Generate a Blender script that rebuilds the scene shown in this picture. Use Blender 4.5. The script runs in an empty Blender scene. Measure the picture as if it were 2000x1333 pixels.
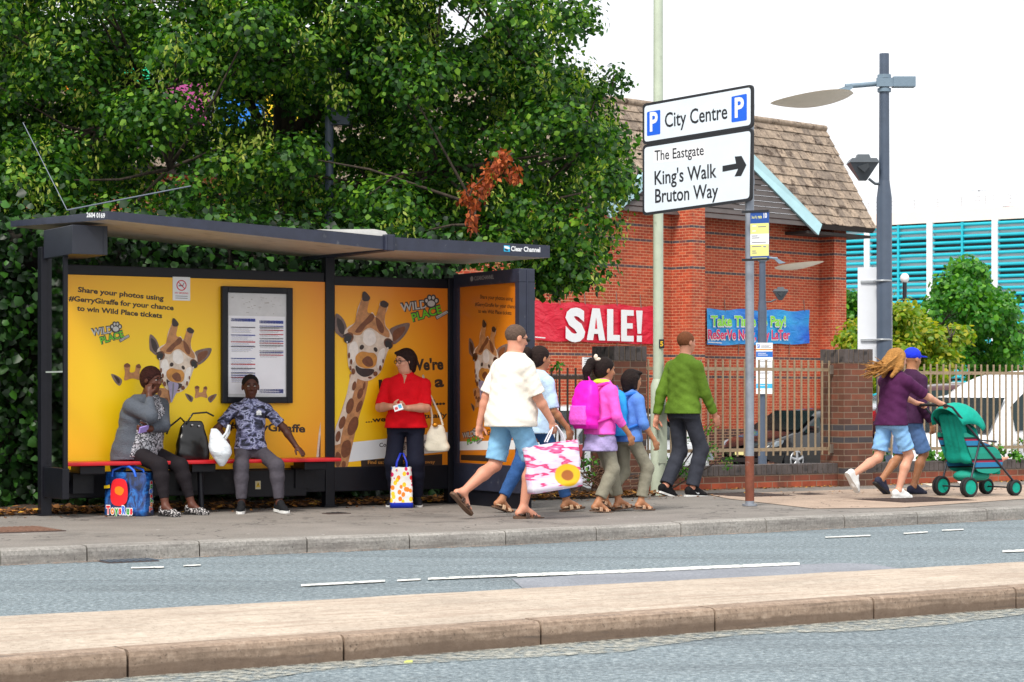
import bpy, bmesh, math, random
import numpy as np
from mathutils import Vector, Matrix

# ------------------------------------------------------------------ camera, world, sun, exposure
sc = bpy.context.scene
COL = sc.collection
cam_d = bpy.data.cameras.new('camera')
cam = bpy.data.objects.new('camera', cam_d)
COL.objects.link(cam)
cam.location = (0, 0, 1.25)
cam.rotation_euler = (math.radians(90), 0, 0)
cam_d.sensor_width = 36
cam_d.lens = 75.6
cam_d.shift_y = 0.0512
cam_d.clip_start = 0.1
cam_d.clip_end = 5000
cam_d.dof.use_dof = True
cam_d.dof.focus_distance = 21.0
cam_d.dof.aperture_fstop = 11.0
sc.camera = cam

SUN_EL, SUN_AZ = math.radians(52), math.radians(205)      # azimuth measured clockwise from +Y
w = bpy.data.worlds.new('World')
sc.world = w
w.use_nodes = True
nt = w.node_tree
nt.nodes.clear()
sky = nt.nodes.new('ShaderNodeTexSky')
sky.sky_type = 'NISHITA'
sky.sun_disc = False
sky.sun_elevation = SUN_EL
sky.sun_rotation = SUN_AZ
sky.dust_density = 4.0
sky.air_density = 1.0
tc = nt.nodes.new('ShaderNodeTexCoord')
cn = nt.nodes.new('ShaderNodeTexNoise')
cn.inputs['Scale'].default_value = 2.2
cn.inputs['Detail'].default_value = 5
nt.links.new(tc.outputs['Generated'], cn.inputs['Vector'])
cr = nt.nodes.new('ShaderNodeValToRGB')
cr.color_ramp.elements[0].position = 0.3
cr.color_ramp.elements[0].color = (10.0, 10.3, 10.9, 1)
cr.color_ramp.elements[1].position = 0.7
cr.color_ramp.elements[1].color = (13.5, 13.5, 13.4, 1)
nt.links.new(cn.outputs['Fac'], cr.inputs['Fac'])
mx = nt.nodes.new('ShaderNodeMixRGB')
mx.inputs['Fac'].default_value = 0.88
nt.links.new(sky.outputs['Color'], mx.inputs['Color1'])
nt.links.new(cr.outputs['Color'], mx.inputs['Color2'])
bg = nt.nodes.new('ShaderNodeBackground')
bg.inputs['Strength'].default_value = 0.085
nt.links.new(mx.outputs['Color'], bg.inputs['Color'])
wo = nt.nodes.new('ShaderNodeOutputWorld')
nt.links.new(bg.outputs['Background'], wo.inputs['Surface'])

sun_d = bpy.data.lights.new('sun', 'SUN')
sun_d.energy = 2.4
sun_d.angle = math.radians(16)
sun_d.color = (1.0, 0.95, 0.87)
sun = bpy.data.objects.new('sun', sun_d)
COL.objects.link(sun)
sdir = Vector((math.sin(SUN_AZ) * math.cos(SUN_EL), math.cos(SUN_AZ) * math.cos(SUN_EL), math.sin(SUN_EL)))
sun.rotation_euler = sdir.to_track_quat('Z', 'Y').to_euler()

sc.view_settings.view_transform = 'Standard'
sc.view_settings.look = 'None'
sc.view_settings.exposure = 0.52
sc.view_settings.gamma = 1.0
sc.render.engine = 'CYCLES'
sc.cycles.max_bounces = 6
sc.cycles.transparent_max_bounces = 8

# ------------------------------------------------------------------ helpers: materials
def srgb(r, g=None, b=None):
    if g is None:
        r, g, b = (int(r[i:i + 2], 16) for i in (1, 3, 5))
    f = lambda c: (c / 255 / 12.92) if c / 255 <= 0.04045 else ((c / 255 + 0.055) / 1.055) ** 2.4
    return (f(r), f(g), f(b))

_mats = {}
def mat(name, col=(.5, .5, .5), rough=.6, metal=0., var=.12, scale=8., bump=0., bscale=60., spec=.5, trans=0., emit=0., alpha=1., coat=0., grime=None, coords='Object'):
    """Principled surface whose colour wanders a little with two noises (wear and dirt of the thing itself)."""
    if name in _mats:
        return _mats[name]
    m = bpy.data.materials.new(name)
    m.use_nodes = True
    n = m.node_tree
    b = n.nodes['Principled BSDF']
    b.inputs['Roughness'].default_value = rough
    b.inputs['Metallic'].default_value = metal
    b.inputs['Specular IOR Level'].default_value = spec
    b.inputs['Coat Weight'].default_value = coat
    b.inputs['Transmission Weight'].default_value = trans
    b.inputs['Alpha'].default_value = alpha
    t = n.nodes.new('ShaderNodeTexCoord')
    if var or grime:
        nz = n.nodes.new('ShaderNodeTexNoise')
        nz.inputs['Scale'].default_value = scale
        nz.inputs['Detail'].default_value = 6
        nz.inputs['Roughness'].default_value = .65
        n.links.new(t.outputs[coords], nz.inputs['Vector'])
        r = n.nodes.new('ShaderNodeValToRGB')
        r.color_ramp.elements[0].position = .3
        r.color_ramp.elements[1].position = .72
        lo = [max(0, c * (1 - var)) for c in col]
        hi = [min(1, c * (1 + var)) for c in col]
        r.color_ramp.elements[0].color = (*lo, 1)
        r.color_ramp.elements[1].color = (*hi, 1)
        n.links.new(nz.outputs['Fac'], r.inputs['Fac'])
        out = r.outputs['Color']
        if grime:
            g2 = n.nodes.new('ShaderNodeTexNoise')
            g2.inputs['Scale'].default_value = grime[1]
            g2.inputs['Detail'].default_value = 8
            n.links.new(t.outputs[coords], g2.inputs['Vector'])
            rr = n.nodes.new('ShaderNodeValToRGB')
            rr.color_ramp.elements[0].position = grime[2]
            rr.color_ramp.elements[1].position = min(1, grime[2] + .12)
            n.links.new(g2.outputs['Fac'], rr.inputs['Fac'])
            mm = n.nodes.new('ShaderNodeMixRGB')
            n.links.new(rr.outputs['Color'], mm.inputs['Fac'])
            n.links.new(out, mm.inputs['Color1'])
            mm.inputs['Color2'].default_value = (*grime[0], 1)
            out = mm.outputs['Color']
        n.links.new(out, b.inputs['Base Color'])
    else:
        b.inputs['Base Color'].default_value = (*col, 1)
    if bump:
        bz = n.nodes.new('ShaderNodeTexNoise')
        bz.inputs['Scale'].default_value = bscale
        bz.inputs['Detail'].default_value = 4
        n.links.new(t.outputs[coords], bz.inputs['Vector'])
        bp = n.nodes.new('ShaderNodeBump')
        bp.inputs['Strength'].default_value = bump
        bp.inputs['Distance'].default_value = .02
        n.links.new(bz.outputs['Fac'], bp.inputs['Height'])
        n.links.new(bp.outputs['Normal'], b.inputs['Normal'])
    if emit:
        b.inputs['Emission Color'].default_value = (*col, 1)
        b.inputs['Emission Strength'].default_value = emit
    _mats[name] = m
    return m

def nodes_of(name, rough=.8):
    m = bpy.data.materials.new(name)
    m.use_nodes = True
    n = m.node_tree
    b = n.nodes['Principled BSDF']
    b.inputs['Roughness'].default_value = rough
    t = n.nodes.new('ShaderNodeTexCoord')
    _mats[name] = m
    return m, n, b, t

def nnoise(n, vec, scale, detail=5, rough=.6, dist=0):
    z = n.nodes.new('ShaderNodeTexNoise')
    z.inputs['Scale'].default_value = scale
    z.inputs['Detail'].default_value = detail
    z.inputs['Roughness'].default_value = rough
    z.inputs['Distortion'].default_value = dist
    if vec is not None:
        n.links.new(vec, z.inputs['Vector'])
    return z.outputs['Fac']

def nramp(n, fac, stops, interp='LINEAR'):
    r = n.nodes.new('ShaderNodeValToRGB')
    r.color_ramp.interpolation = interp
    e = r.color_ramp.elements
    while len(e) < len(stops):
        e.new(.5)
    for k, (p, c) in enumerate(stops):
        e[k].position = p
        e[k].color = (*c, 1)
    n.links.new(fac, r.inputs['Fac'])
    return r.outputs['Color']

def nmix(n, a, b, fac, mode='MIX'):
    x = n.nodes.new('ShaderNodeMixRGB')
    x.blend_type = mode
    for s, v in (('Fac', fac), ('Color1', a), ('Color2', b)):
        if isinstance(v, (int, float)):
            x.inputs[s].default_value = v
        elif isinstance(v, tuple):
            x.inputs[s].default_value = (*v, 1)
        else:
            n.links.new(v, x.inputs[s])
    return x.outputs['Color']

def nbump(n, b, h, strength=.3, dist=.01):
    p = n.nodes.new('ShaderNodeBump')
    p.inputs['Strength'].default_value = strength
    p.inputs['Distance'].default_value = dist
    n.links.new(h, p.inputs['Height'])
    n.links.new(p.outputs['Normal'], b.inputs['Normal'])

def nmap(n, vec, scale=(1, 1, 1), rot=(0, 0, 0), loc=(0, 0, 0)):
    q = n.nodes.new('ShaderNodeMapping')
    q.inputs['Scale'].default_value = scale
    q.inputs['Rotation'].default_value = rot
    q.inputs['Location'].default_value = loc
    n.links.new(vec, q.inputs['Vector'])
    return q.outputs['Vector']

# ------------------------------------------------------------------ helpers: objects
def tag(o, label=None, cat=None, group=None, kind=None):
    if label: o['label'] = label
    if cat: o['category'] = cat
    if group: o['group'] = group
    if kind: o['kind'] = kind
    return o

def thing(name, label, cat, loc=(0, 0, 0), rz=0., group=None):
    o = bpy.data.objects.new(name, None)
    COL.objects.link(o)
    o.empty_display_size = .2
    o.location = loc
    o.rotation_euler = (0, 0, rz)
    return tag(o, label, cat, group)

def copy_tree(o, parent=None):
    c = o.copy()
    COL.objects.link(c)
    if parent is not None:
        c.parent = parent
    for ch in list(o.children):
        copy_tree(ch, c)
    return c

class G:
    """Collects shapes; build() links them as one mesh object."""
    def __init__(s):
        s.v, s.f, s.m, s.sm = [], [], [], []
        s.T = Matrix.Identity(4)
    def add(s, vs, fs, mi=0, smooth=False):
        o = len(s.v)
        s.v += [tuple(s.T @ Vector(p)) for p in vs]
        s.f += [tuple(i + o for i in f) for f in fs]
        s.m += [mi] * len(fs)
        s.sm += [smooth] * len(fs)
        return s
    def box(s, a, b, mi=0, bev=0.):
        x0, x1 = sorted((a[0], b[0])); y0, y1 = sorted((a[1], b[1])); z0, z1 = sorted((a[2], b[2]))
        if not bev:
            vs = [(x, y, z) for x in (x0, x1) for y in (y0, y1) for z in (z0, z1)]
            return s.add(vs, [(0, 1, 3, 2), (4, 6, 7, 5), (0, 4, 5, 1), (2, 3, 7, 6), (0, 2, 6, 4), (1, 5, 7, 3)], mi)
        bm = bmesh.new()
        bmesh.ops.create_cube(bm, size=1)
        for v in bm.verts:
            v.co = Vector(((x0 + x1) / 2 + v.co.x * (x1 - x0), (y0 + y1) / 2 + v.co.y * (y1 - y0), (z0 + z1) / 2 + v.co.z * (z1 - z0)))
        bmesh.ops.bevel(bm, geom=bm.edges[:], offset=min(bev, .45 * min(x1 - x0, y1 - y0, z1 - z0)), segments=2, affect='EDGES', profile=.7)
        s.bm(bm, mi)
        bm.free()
        return s
    def bm(s, bm, mi=0, smooth=False):
        bm.verts.index_update()
        return s.add([v.co[:] for v in bm.verts], [[v.index for v in f.verts] for f in bm.faces], mi, smooth)
    def tube(s, pts, r, mi=0, seg=12, cap=True, smooth=True):
        """Tube through points; r one radius or one per point."""
        pts = [Vector(p) for p in pts]
        rs = r if isinstance(r, (list, tuple)) else [r] * len(pts)
        vs, fs = [], []
        up = None
        for i, p in enumerate(pts):
            d = (pts[min(i + 1, len(pts) - 1)] - pts[max(i - 1, 0)])
            d = d.normalized() if d.length > 1e-9 else Vector((0, 0, 1))
            if up is None:
                up = Vector((0, 0, 1)) if abs(d.z) < .9 else Vector((1, 0, 0))
            a = d.cross(up)
            a = a.normalized() if a.length > 1e-6 else d.orthogonal().normalized()
            b = a.cross(d).normalized()
            up = b
            for k in range(seg):
                t = 2 * math.pi * k / seg
                vs.append(p + (a * math.cos(t) + b * math.sin(t)) * rs[i])
        for i in range(len(pts) - 1):
            for k in range(seg):
                k2 = (k + 1) % seg
                fs.append((i * seg + k, i * seg + k2, (i + 1) * seg + k2, (i + 1) * seg + k))
        s.add(vs, fs, mi, smooth)
        if cap:
            s.add(vs[:seg], [tuple(range(seg))[::-1]], mi)
            s.add(vs[-seg:], [tuple(range(seg))], mi)
        return s
    def ball(s, c, r, mi=0, seg=12, smooth=True):
        rx, ry, rz = r if isinstance(r, (tuple, list)) else (r, r, r)
        n2 = max(4, seg // 2)
        vs = [(c[0], c[1], c[2] - rz)]
        for i in range(1, n2):
            a = -math.pi / 2 + math.pi * i / n2
            for k in range(seg):
                t = 2 * math.pi * k / seg
                vs.append((c[0] + rx * math.cos(a) * math.cos(t), c[1] + ry * math.cos(a) * math.sin(t), c[2] + rz * math.sin(a)))
        vs.append((c[0], c[1], c[2] + rz))
        fs = [(0, 1 + (k + 1) % seg, 1 + k) for k in range(seg)]
        for i in range(n2 - 2):
            for k in range(seg):
                k2 = (k + 1) % seg
                fs.append((1 + i * seg + k, 1 + i * seg + k2, 1 + (i + 1) * seg + k2, 1 + (i + 1) * seg + k))
        e = len(vs) - 1
        fs += [(1 + (n2 - 2) * seg + k, 1 + (n2 - 2) * seg + (k + 1) % seg, e) for k in range(seg)]
        return s.add(vs, fs, mi, smooth)
    def prism(s, poly, axis, a, b, mi=0):
        """Closed 2-D outline extruded along an axis from a to b. axis y: poly is (x,z); x: (y,z); z: (x,y)."""
        def P(p, h):
            return {'y': (p[0], h, p[1]), 'x': (h, p[0], p[1]), 'z': (p[0], p[1], h)}[axis]
        n = len(poly)
        vs = [P(p, a) for p in poly] + [P(p, b) for p in poly]
        fs = [tuple(range(n)), tuple(range(2 * n - 1, n - 1, -1))]
        fs += [(i, i + n, (i + 1) % n + n, (i + 1) % n) for i in range(n)]
        return s.add(vs, fs, mi)
    def sheet(s, poly, y, mi=0):
        """Flat outline (x,z) standing in the plane y, triangulated so that hollows come out right."""
        from mathutils.geometry import tessellate_polygon
        vs = [(p[0], y, p[1]) for p in poly]
        tr = tessellate_polygon([[Vector((p[0], p[1], 0)) for p in poly]])
        area = sum(poly[i][0] * poly[(i + 1) % len(poly)][1] - poly[(i + 1) % len(poly)][0] * poly[i][1] for i in range(len(poly)))
        fs = []
        for t in tr:
            a, b, c = (poly[i] for i in t)
            cr = (b[0] - a[0]) * (c[1] - a[1]) - (b[1] - a[1]) * (c[0] - a[0])
            fs.append(tuple(t) if cr > 0 else tuple(t)[::-1])
        return s.add(vs, fs, mi)
    def text(s, body, size, x, z, y, mi=0, align='LEFT', bold=0., rot=0., sx=1., shear=0.):
        """Lettering standing in the x-z plane at depth y, its baseline at (x, z)."""
        vs, fs = text_geo(body, size, align, bold, shear)
        c, q = math.cos(rot), math.sin(rot)
        return s.add([(x + (p[0] * sx) * c - p[1] * q, y, z + (p[0] * sx) * q + p[1] * c) for p in vs], fs, mi)
    def build(s, name, mats, parent=None, label=None, loc=None, bev=0., sub=0, autosmooth=None):
        me = bpy.data.meshes.new(name)
        me.from_pydata(s.v, [], s.f)
        for m in (mats if isinstance(mats, (list, tuple)) else [mats]):
            me.materials.append(m)
        me.polygons.foreach_set('material_index', s.m)
        me.polygons.foreach_set('use_smooth', s.sm)
        me.update()
        o = bpy.data.objects.new(name, me)
        COL.objects.link(o)
        if parent is not None: o.parent = parent
        if label: o['label'] = label
        if loc: o.location = loc
        if bev:
            bv = o.modifiers.new('bevel', 'BEVEL')
            bv.width = bev; bv.segments = 2; bv.limit_method = 'ANGLE'
        return o

_tx = {}
def text_geo(body, size, align='LEFT', bold=0., shear=0.):
    key = (body, size, align, bold, shear)
    if key in _tx: return _tx[key]
    cu = bpy.data.curves.new('lettering', 'FONT')
    cu.body = body; cu.size = size; cu.align_x = align; cu.offset = bold * size; cu.shear = shear
    cu.resolution_u = 3
    ob = bpy.data.objects.new('lettering', cu)
    COL.objects.link(ob)
    bpy.context.view_layer.update()
    ev = ob.evaluated_get(bpy.context.evaluated_depsgraph_get())
    me = ev.to_mesh()
    vs = [tuple(v.co) for v in me.vertices]
    fs = [tuple(p.vertices) if p.normal.z >= 0 else tuple(p.vertices)[::-1] for p in me.polygons]
    ev.to_mesh_clear()
    bpy.data.objects.remove(ob)
    bpy.data.curves.remove(cu)
    _tx[key] = (vs, fs)
    return vs, fs

def smooth_loop(pts, n=6):
    """Closed Catmull-Rom through the points."""
    out = []
    k = len(pts)
    for i in range(k):
        p0, p1, p2, p3 = (np.array(pts[(i + j - 1) % k], float) for j in range(4))
        for t in np.linspace(0, 1, n, endpoint=False):
            out.append(tuple(.5 * ((2 * p1) + (-p0 + p2) * t + (2 * p0 - 5 * p1 + 4 * p2 - p3) * t * t + (-p0 + 3 * p1 - 3 * p2 + p3) * t ** 3)))
    return out

def rrect(w, h, r, cx=0, cz=0, n=5):
    out = []
    for (sx, sz, a0) in ((1, -1, -90), (1, 1, 0), (-1, 1, 90), (-1, -1, 180)):
        for k in range(n + 1):
            a = math.radians(a0 + 90 * k / n)
            out.append((cx + sx * (w / 2 - r) + r * math.cos(a), cz + sz * (h / 2 - r) + r * math.sin(a)))
    return out

# ------------------------------------------------------------------ street frame
PAV = .12                                     # pavement level; the road is at 0
ANG = math.radians(31)
U = Vector((math.cos(ANG), math.sin(ANG), 0))  # along the kerb, to the right
N = Vector((-math.sin(ANG), math.cos(ANG), 0)) # from the kerb towards the buildings
S0 = Vector((-1.835, 21.47, 0))                # foot of the shelter's middle post
def S(t, n, z=0.):
    return S0 + U * t + N * n + Vector((0, 0, z))
def ray(px, py, d):                            # a place seen at (px, py), d metres ahead
    return Vector(((px - 1000) / 4200 * d, d, 1.25 - (py - 769) / 4200 * d))
def rnd(seed):
    return random.Random(seed)
# ------------------------------------------------------------------ setting: ground, road, kerbs, pavement
def gz(x, y):
    """Height of the car park ground behind the railings, sinking away from the street."""
    t = max(0, min(1, (y - 25) / 32))
    return -.28 - .57 * t

# asphalt
m_road, n, b, t = nodes_of('asphalt', .85)
o_ = t.outputs['Object']
base = nramp(n, nnoise(n, o_, 28, 5, .85), [(.34, srgb(66, 76, 82)), (.5, srgb(112, 126, 133)), (.66, srgb(178, 188, 191))])
patch = nramp(n, nnoise(n, nmap(n, o_, (.35, 1.2, 1), (0, 0, -ANG)), 1.6, 4), [(.35, (.84, .84, .84)), (.7, (1.1, 1.1, 1.1))])
c_ = nmix(n, base, patch, 1., 'MULTIPLY')
chip = nramp(n, nnoise(n, o_, 110, 2, .5), [(.60, (0, 0, 0)), (.72, (1, 1, 1))])
c_ = nmix(n, c_, srgb(205, 210, 208), nmix(n, (0, 0, 0), chip, .55))
tarry = nramp(n, nnoise(n, nmap(n, o_, loc=(4, 2, 0)), 85, 2, .5), [(.59, (0, 0, 0)), (.70, (1, 1, 1))])
c_ = nmix(n, c_, srgb(58, 66, 72), nmix(n, (0, 0, 0), tarry, .7))
stn = nramp(n, nnoise(n, nmap(n, o_, (.12, .9, 1), (0, 0, -ANG)), 1.5, 6, .7), [(.52, (0, 0, 0)), (.7, (.55, .55, .55))])
c_ = nmix(n, c_, srgb(70, 78, 84), stn)
spt = nramp(n, nnoise(n, nmap(n, o_, loc=(11, 5, 0)), 2.3, 7, .75), [(.64, (0, 0, 0)), (.70, (.6, .6, .6))])
c_ = nmix(n, c_, srgb(58, 62, 66), spt)
n.links.new(c_, b.inputs['Base Color'])
nbump(n, b, nnoise(n, o_, 75, 3, .7), .7, .015)

def stone(name, lo, mid, hi, sc_=30, streak=None, gum=False, band=None):
    m, n, b, t = nodes_of(name, .85)
    o_ = t.outputs['Object']
    c = nramp(n, nnoise(n, o_, sc_, 8, .75), [(.3, lo), (.5, mid), (.72, hi)])
    big = nramp(n, nnoise(n, o_, 1.7, 5), [(.3, (.82, .82, .82)), (.7, (1.12, 1.12, 1.12))])
    c = nmix(n, c, big, 1., 'MULTIPLY')
    if streak:
        s_ = nramp(n, nnoise(n, nmap(n, nmap(n, o_, (1, 1, 1), (0, 0, -ANG)), (.7, 8, 10)), 2.0, 7, .7), [(.46, (0, 0, 0)), (.66, (1, 1, 1))])
        c = nmix(n, c, streak, nmix(n, (0, 0, 0), s_, .75))
    pit = nramp(n, nnoise(n, o_, 62, 3, .6), [(.615, (0, 0, 0)), (.68, (1, 1, 1))])
    c = nmix(n, c, tuple(.35 * v for v in lo), nmix(n, (0, 0, 0), pit, .7))
    if band:
        sp = n.nodes.new('ShaderNodeSeparateXYZ'); n.links.new(o_, sp.inputs[0])
        wob = n.nodes.new('ShaderNodeMath'); wob.operation = 'MULTIPLY_ADD'; n.links.new(nnoise(n, nmap(n, o_, (2, 2, 1)), 2.2, 5), wob.inputs[0]); wob.inputs[1].default_value = -.05; n.links.new(sp.outputs['Z'], wob.inputs[2])
        c = nmix(n, c, band[1], nramp(n, wob.outputs[0], [(0, (.75, .75, .75)), (max(.001, band[0] - .022), (.7, .7, .7)), (max(.003, band[0] - .012), (0, 0, 0))]))
        sc2 = nramp(n, nnoise(n, nmap(n, nmap(n, o_, (1, 1, 1), (0, 0, -ANG)), (.8, 3, 14)), 1.3, 6, .65, .6), [(.60, (0, 0, 0)), (.72, (.7, .7, .7))])
        c = nmix(n, c, srgb(70, 64, 62), sc2)
        wh = nramp(n, nnoise(n, nmap(n, o_, loc=(2, 7, 1)), 3.1, 7, .75), [(.70, (0, 0, 0)), (.74, (.7, .7, .7))])
        c = nmix(n, c, srgb(206, 198, 190), wh)
    if gum:
        vz = n.nodes.new('ShaderNodeTexVoronoi'); vz.inputs['Scale'].default_value = 2.6; n.links.new(o_, vz.inputs['Vector'])
        c = nmix(n, c, srgb(196, 194, 190), nramp(n, vz.outputs['Distance'], [(.035, (.8, .8, .8)), (.05, (0, 0, 0))]))
        c = nmix(n, c, tuple(.55 * v for v in lo), nramp(n, nnoise(n, nmap(n, o_, loc=(3, 9, 0)), 1.1, 7, .7), [(.56, (0, 0, 0)), (.68, (.7, .7, .7))]))
        vc = n.nodes.new('ShaderNodeTexVoronoi'); vc.feature = 'DISTANCE_TO_EDGE'; vc.inputs['Scale'].default_value = .55
        wv = n.nodes.new('ShaderNodeVectorMath'); wv.operation = 'ADD'; n.links.new(o_, wv.inputs[0])
        wn = n.nodes.new('ShaderNodeTexNoise'); wn.inputs['Scale'].default_value = 3; n.links.new(o_, wn.inputs['Vector']); n.links.new(wn.outputs['Color'], wv.inputs[1]); n.links.new(wv.outputs[0], vc.inputs['Vector'])
        c = nmix(n, c, tuple(.3 * v for v in lo), nramp(n, vc.outputs['Distance'], [(.004, (.8, .8, .8)), (.009, (0, 0, 0))]))
    n.links.new(c, b.inputs['Base Color'])
    nbump(n, b, nnoise(n, o_, 90, 4, .7), .35, .006)
    return m
m_kerb = stone('kerb_concrete', srgb(118, 114, 110), srgb(150, 146, 140), srgb(178, 174, 168), 40, srgb(104, 99, 95))
m_ikerb = stone('brown_kerb_concrete', srgb(118, 100, 85), srgb(152, 131, 113), srgb(184, 164, 146), 26, srgb(108, 92, 79), band=(.046, srgb(100, 83, 70)))
m_itop = stone('buff_concrete', srgb(150, 136, 122), srgb(182, 168, 152), srgb(204, 191, 176), 26, srgb(152, 132, 116))
m_pave = stone('pavement_asphalt', srgb(100, 96, 92), srgb(128, 122, 116), srgb(152, 146, 139), 60, gum=True)
m_pink = stone('pavement_repair', srgb(146, 124, 108), srgb(172, 150, 132), srgb(190, 170, 154), 60, gum=True)
m_rep = stone('road_repair', srgb(104, 108, 116), srgb(130, 134, 142), srgb(154, 156, 162), 40)
m_paint = mat('road_paint', srgb(226, 226, 220), .7, var=.06, scale=20, bump=.3, grime=(srgb(128, 138, 142), 22, .50))
m_soil = mat('soil', srgb(66, 52, 42), .95, var=.5, scale=14, bump=1., bscale=40)
m_ground = mat('car_park_ground', srgb(150, 148, 145), .9, var=.15, scale=2, bump=.3, bscale=50)
m_iron = mat('cast_iron', srgb(84, 70, 66), .6, metal=.3, var=.2, scale=20, bump=.4, bscale=120)

# ground sheet to the horizon, a little under the road and sinking behind the railings
g = G()
ys = [-300, -60, -20, 0, 5, 10, 15, 20]
gr = G()
tt = [-900, -200, -60, -30, -15, 0, 15, 30, 60, 120, 300, 1200, 2600]
nn = [-600, -100, -30, -10, 0, 1.29, 1.34, 6, 12, 20, 28, 36, 45, 70, 150, 400, 1200, 2600]
vs = []
for nv in nn:
    for tv in tt:
        p = S(tv, nv)
        vs.append((p.x, p.y, -.06 if nv < 1.3 else gz(p.x, p.y)))
fs = [(j * len(tt) + i, j * len(tt) + i + 1, (j + 1) * len(tt) + i + 1, (j + 1) * len(tt) + i) for j in range(len(nn) - 1) for i in range(len(tt) - 1)]
o = gr.add(vs, fs).build('ground', m_ground); tag(o, kind='structure')

# road surface
g = G()
pts = [S(-70, -4.4), S(-70, -40), S(110, -40), S(110, -2.2)]
nx, ny = 60, 24
vs, fs = [], []
for j in range(ny + 1):
    for i in range(nx + 1):
        p = S(-70 + 180 * i / nx, -40 + 39.6 * j / ny)
        vs.append((p.x, p.y, 0))
fs = [(j * (nx + 1) + i, j * (nx + 1) + i + 1, (j + 1) * (nx + 1) + i + 1, (j + 1) * (nx + 1) + i) for j in range(ny) for i in range(nx)]
o = g.add(vs, fs).build('road', m_road); tag(o, kind='structure')

# far kerb, stone by stone along its gentle curve
kp = [(0, 1105), (170, 1098), (390, 1088.5), (600, 1080.5), (800, 1073), (988, 1065.5), (1165, 1056.5), (1330, 1048), (1497, 1040), (1650, 1032), (1792, 1025), (1928, 1018)]
K = [Vector(((x - 1000) / 4200 * 5250 / (y - 769), 5250 / (y - 769), 0)) for x, y in kp]
d0 = (K[1] - K[0]).normalized(); d1 = (K[-1] - K[-3]).normalized()
K = [K[0] - d0 * .95 * k for k in range(25, 0, -1)] + K + [K[-1] + d1 * .93 * k for k in range(1, 40)]
def knorm(i):
    d = (K[min(i + 1, len(K) - 1)] - K[max(0, i - 1)]).normalized()
    return Vector((-d.y, d.x, 0))
g = G()
r_ = rnd(4)
for i in range(len(K) - 1):
    a, c = K[i], K[i + 1]
    na, nc = knorm(i), knorm(i + 1)
    e = (c - a).normalized() * .006
    a2, c2 = a + e, c - e
    dz = r_.uniform(-.004, .004)
    prof = [(.0, -.05), (.0, .075), (.006, .104), (.028, .119), (.14, .121), (.14, -.05)]
    vs = []
    for (q, nq) in ((a2, na), (c2, nc)):
        for (pn, pz) in prof:
            v = q + nq * (pn + dz * .5)
            vs.append((v.x, v.y, pz + dz if pz > .05 else pz))
    k = len(prof)
    fs = [(j, j + k, (j + 1) % k + k, (j + 1) % k) for j in range(k)] + [tuple(range(k)), tuple(range(2 * k - 1, k - 1, -1))]
    fs = [f[::-1] for f in fs]
    g.add(vs, fs)
o = g.build('kerb', m_kerb); tag(o, kind='structure')

# pavement behind it
g = G()
vs, fs = [], []
for i, p in enumerate(K):
    q = p + knorm(i) * .135
    e = (q - S0).dot(U)
    bk = S(e, 1.3)
    for s in range(7):
        v = q.lerp(bk, s / 6)
        vs.append((v.x, v.y, PAV - .004))
for i in range(len(K) - 1):
    for s in range(6):
        fs.append((i * 7 + s, (i + 1) * 7 + s, (i + 1) * 7 + s + 1, i * 7 + s + 1))
o = g.add(vs, fs).build('pavement', m_pave); tag(o, kind='structure')
# a pinkish strip of relaid footway by the railings and the paler one beside the manhole on the left
def flat(name, poly, z, m, kind='structure', sub=None):
    g = G()
    g.add([(p[0], p[1], z) for p in poly], [tuple(range(len(poly)))])
    o = g.build(name, m)
    return tag(o, kind=kind)
def onpav(px, py, h=PAV):
    d = 4200 * (1.25 - h) / (py - 769)
    return ((px - 1000) / 4200 * d, d)
flat('pavement_patch', [onpav(*p) for p in ((1380, 966), (1425, 975), (1590, 994), (1760, 992), (2040, 972), (2300, 955), (2100, 945), (1650, 957))], PAV + .001, m_pink)
# soil bed behind the shelter
g = G()
vs, fs = [], []
r_ = rnd(7)
for i in range(70):
    for j in range(16):
        p = S(-26 + i * .434, .12 + j * .2)
        if j == 0: p += N * r_.uniform(-.05, .06)
        vs.append((p.x, p.y, PAV + .004 + (0 if j == 0 else r_.uniform(.0, .05) + .006 * j)))
for i in range(69):
    for j in range(15):
        fs.append((i * 16 + j, (i + 1) * 16 + j, (i + 1) * 16 + j + 1, i * 16 + j + 1))
o = g.add(vs, fs, smooth=True).build('soil_bed', m_soil); tag(o, kind='structure')

# central reservation
f0 = [(250, 1325), (672, 1293), (1057, 1262), (1397, 1235), (1707, 1211), (1985, 1190)]
F = [Vector(((x - 1000) / 4200 * 5250 / (y - 769), 5250 / (y - 769), 0)) for x, y in f0]
b0 = [(0, 1205.5), (500, 1180), (1000, 1152), (1500, 1126), (2000, 1099)]
B = [Vector(((x - 1000) / 4200 * 4746 / (y - 769), 4746 / (y - 769), 0)) for x, y in b0]
da = (F[1] - F[0]).normalized(); db = (F[-1] - F[-3]).normalized()
F = [F[0] - da * 1.07 * k for k in range(20, 0, -1)] + F + [F[-1] + db * 1.07 * k for k in range(1, 22)]
da = (B[1] - B[0]).normalized(); db = (B[-1] - B[-2]).normalized()
B = [B[0] - da * 1.07 * k for k in range(20, 0, -1)] + B + [B[-1] + db * 1.07 * k for k in range(1, 22)]
g = G()
r_ = rnd(11)
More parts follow.
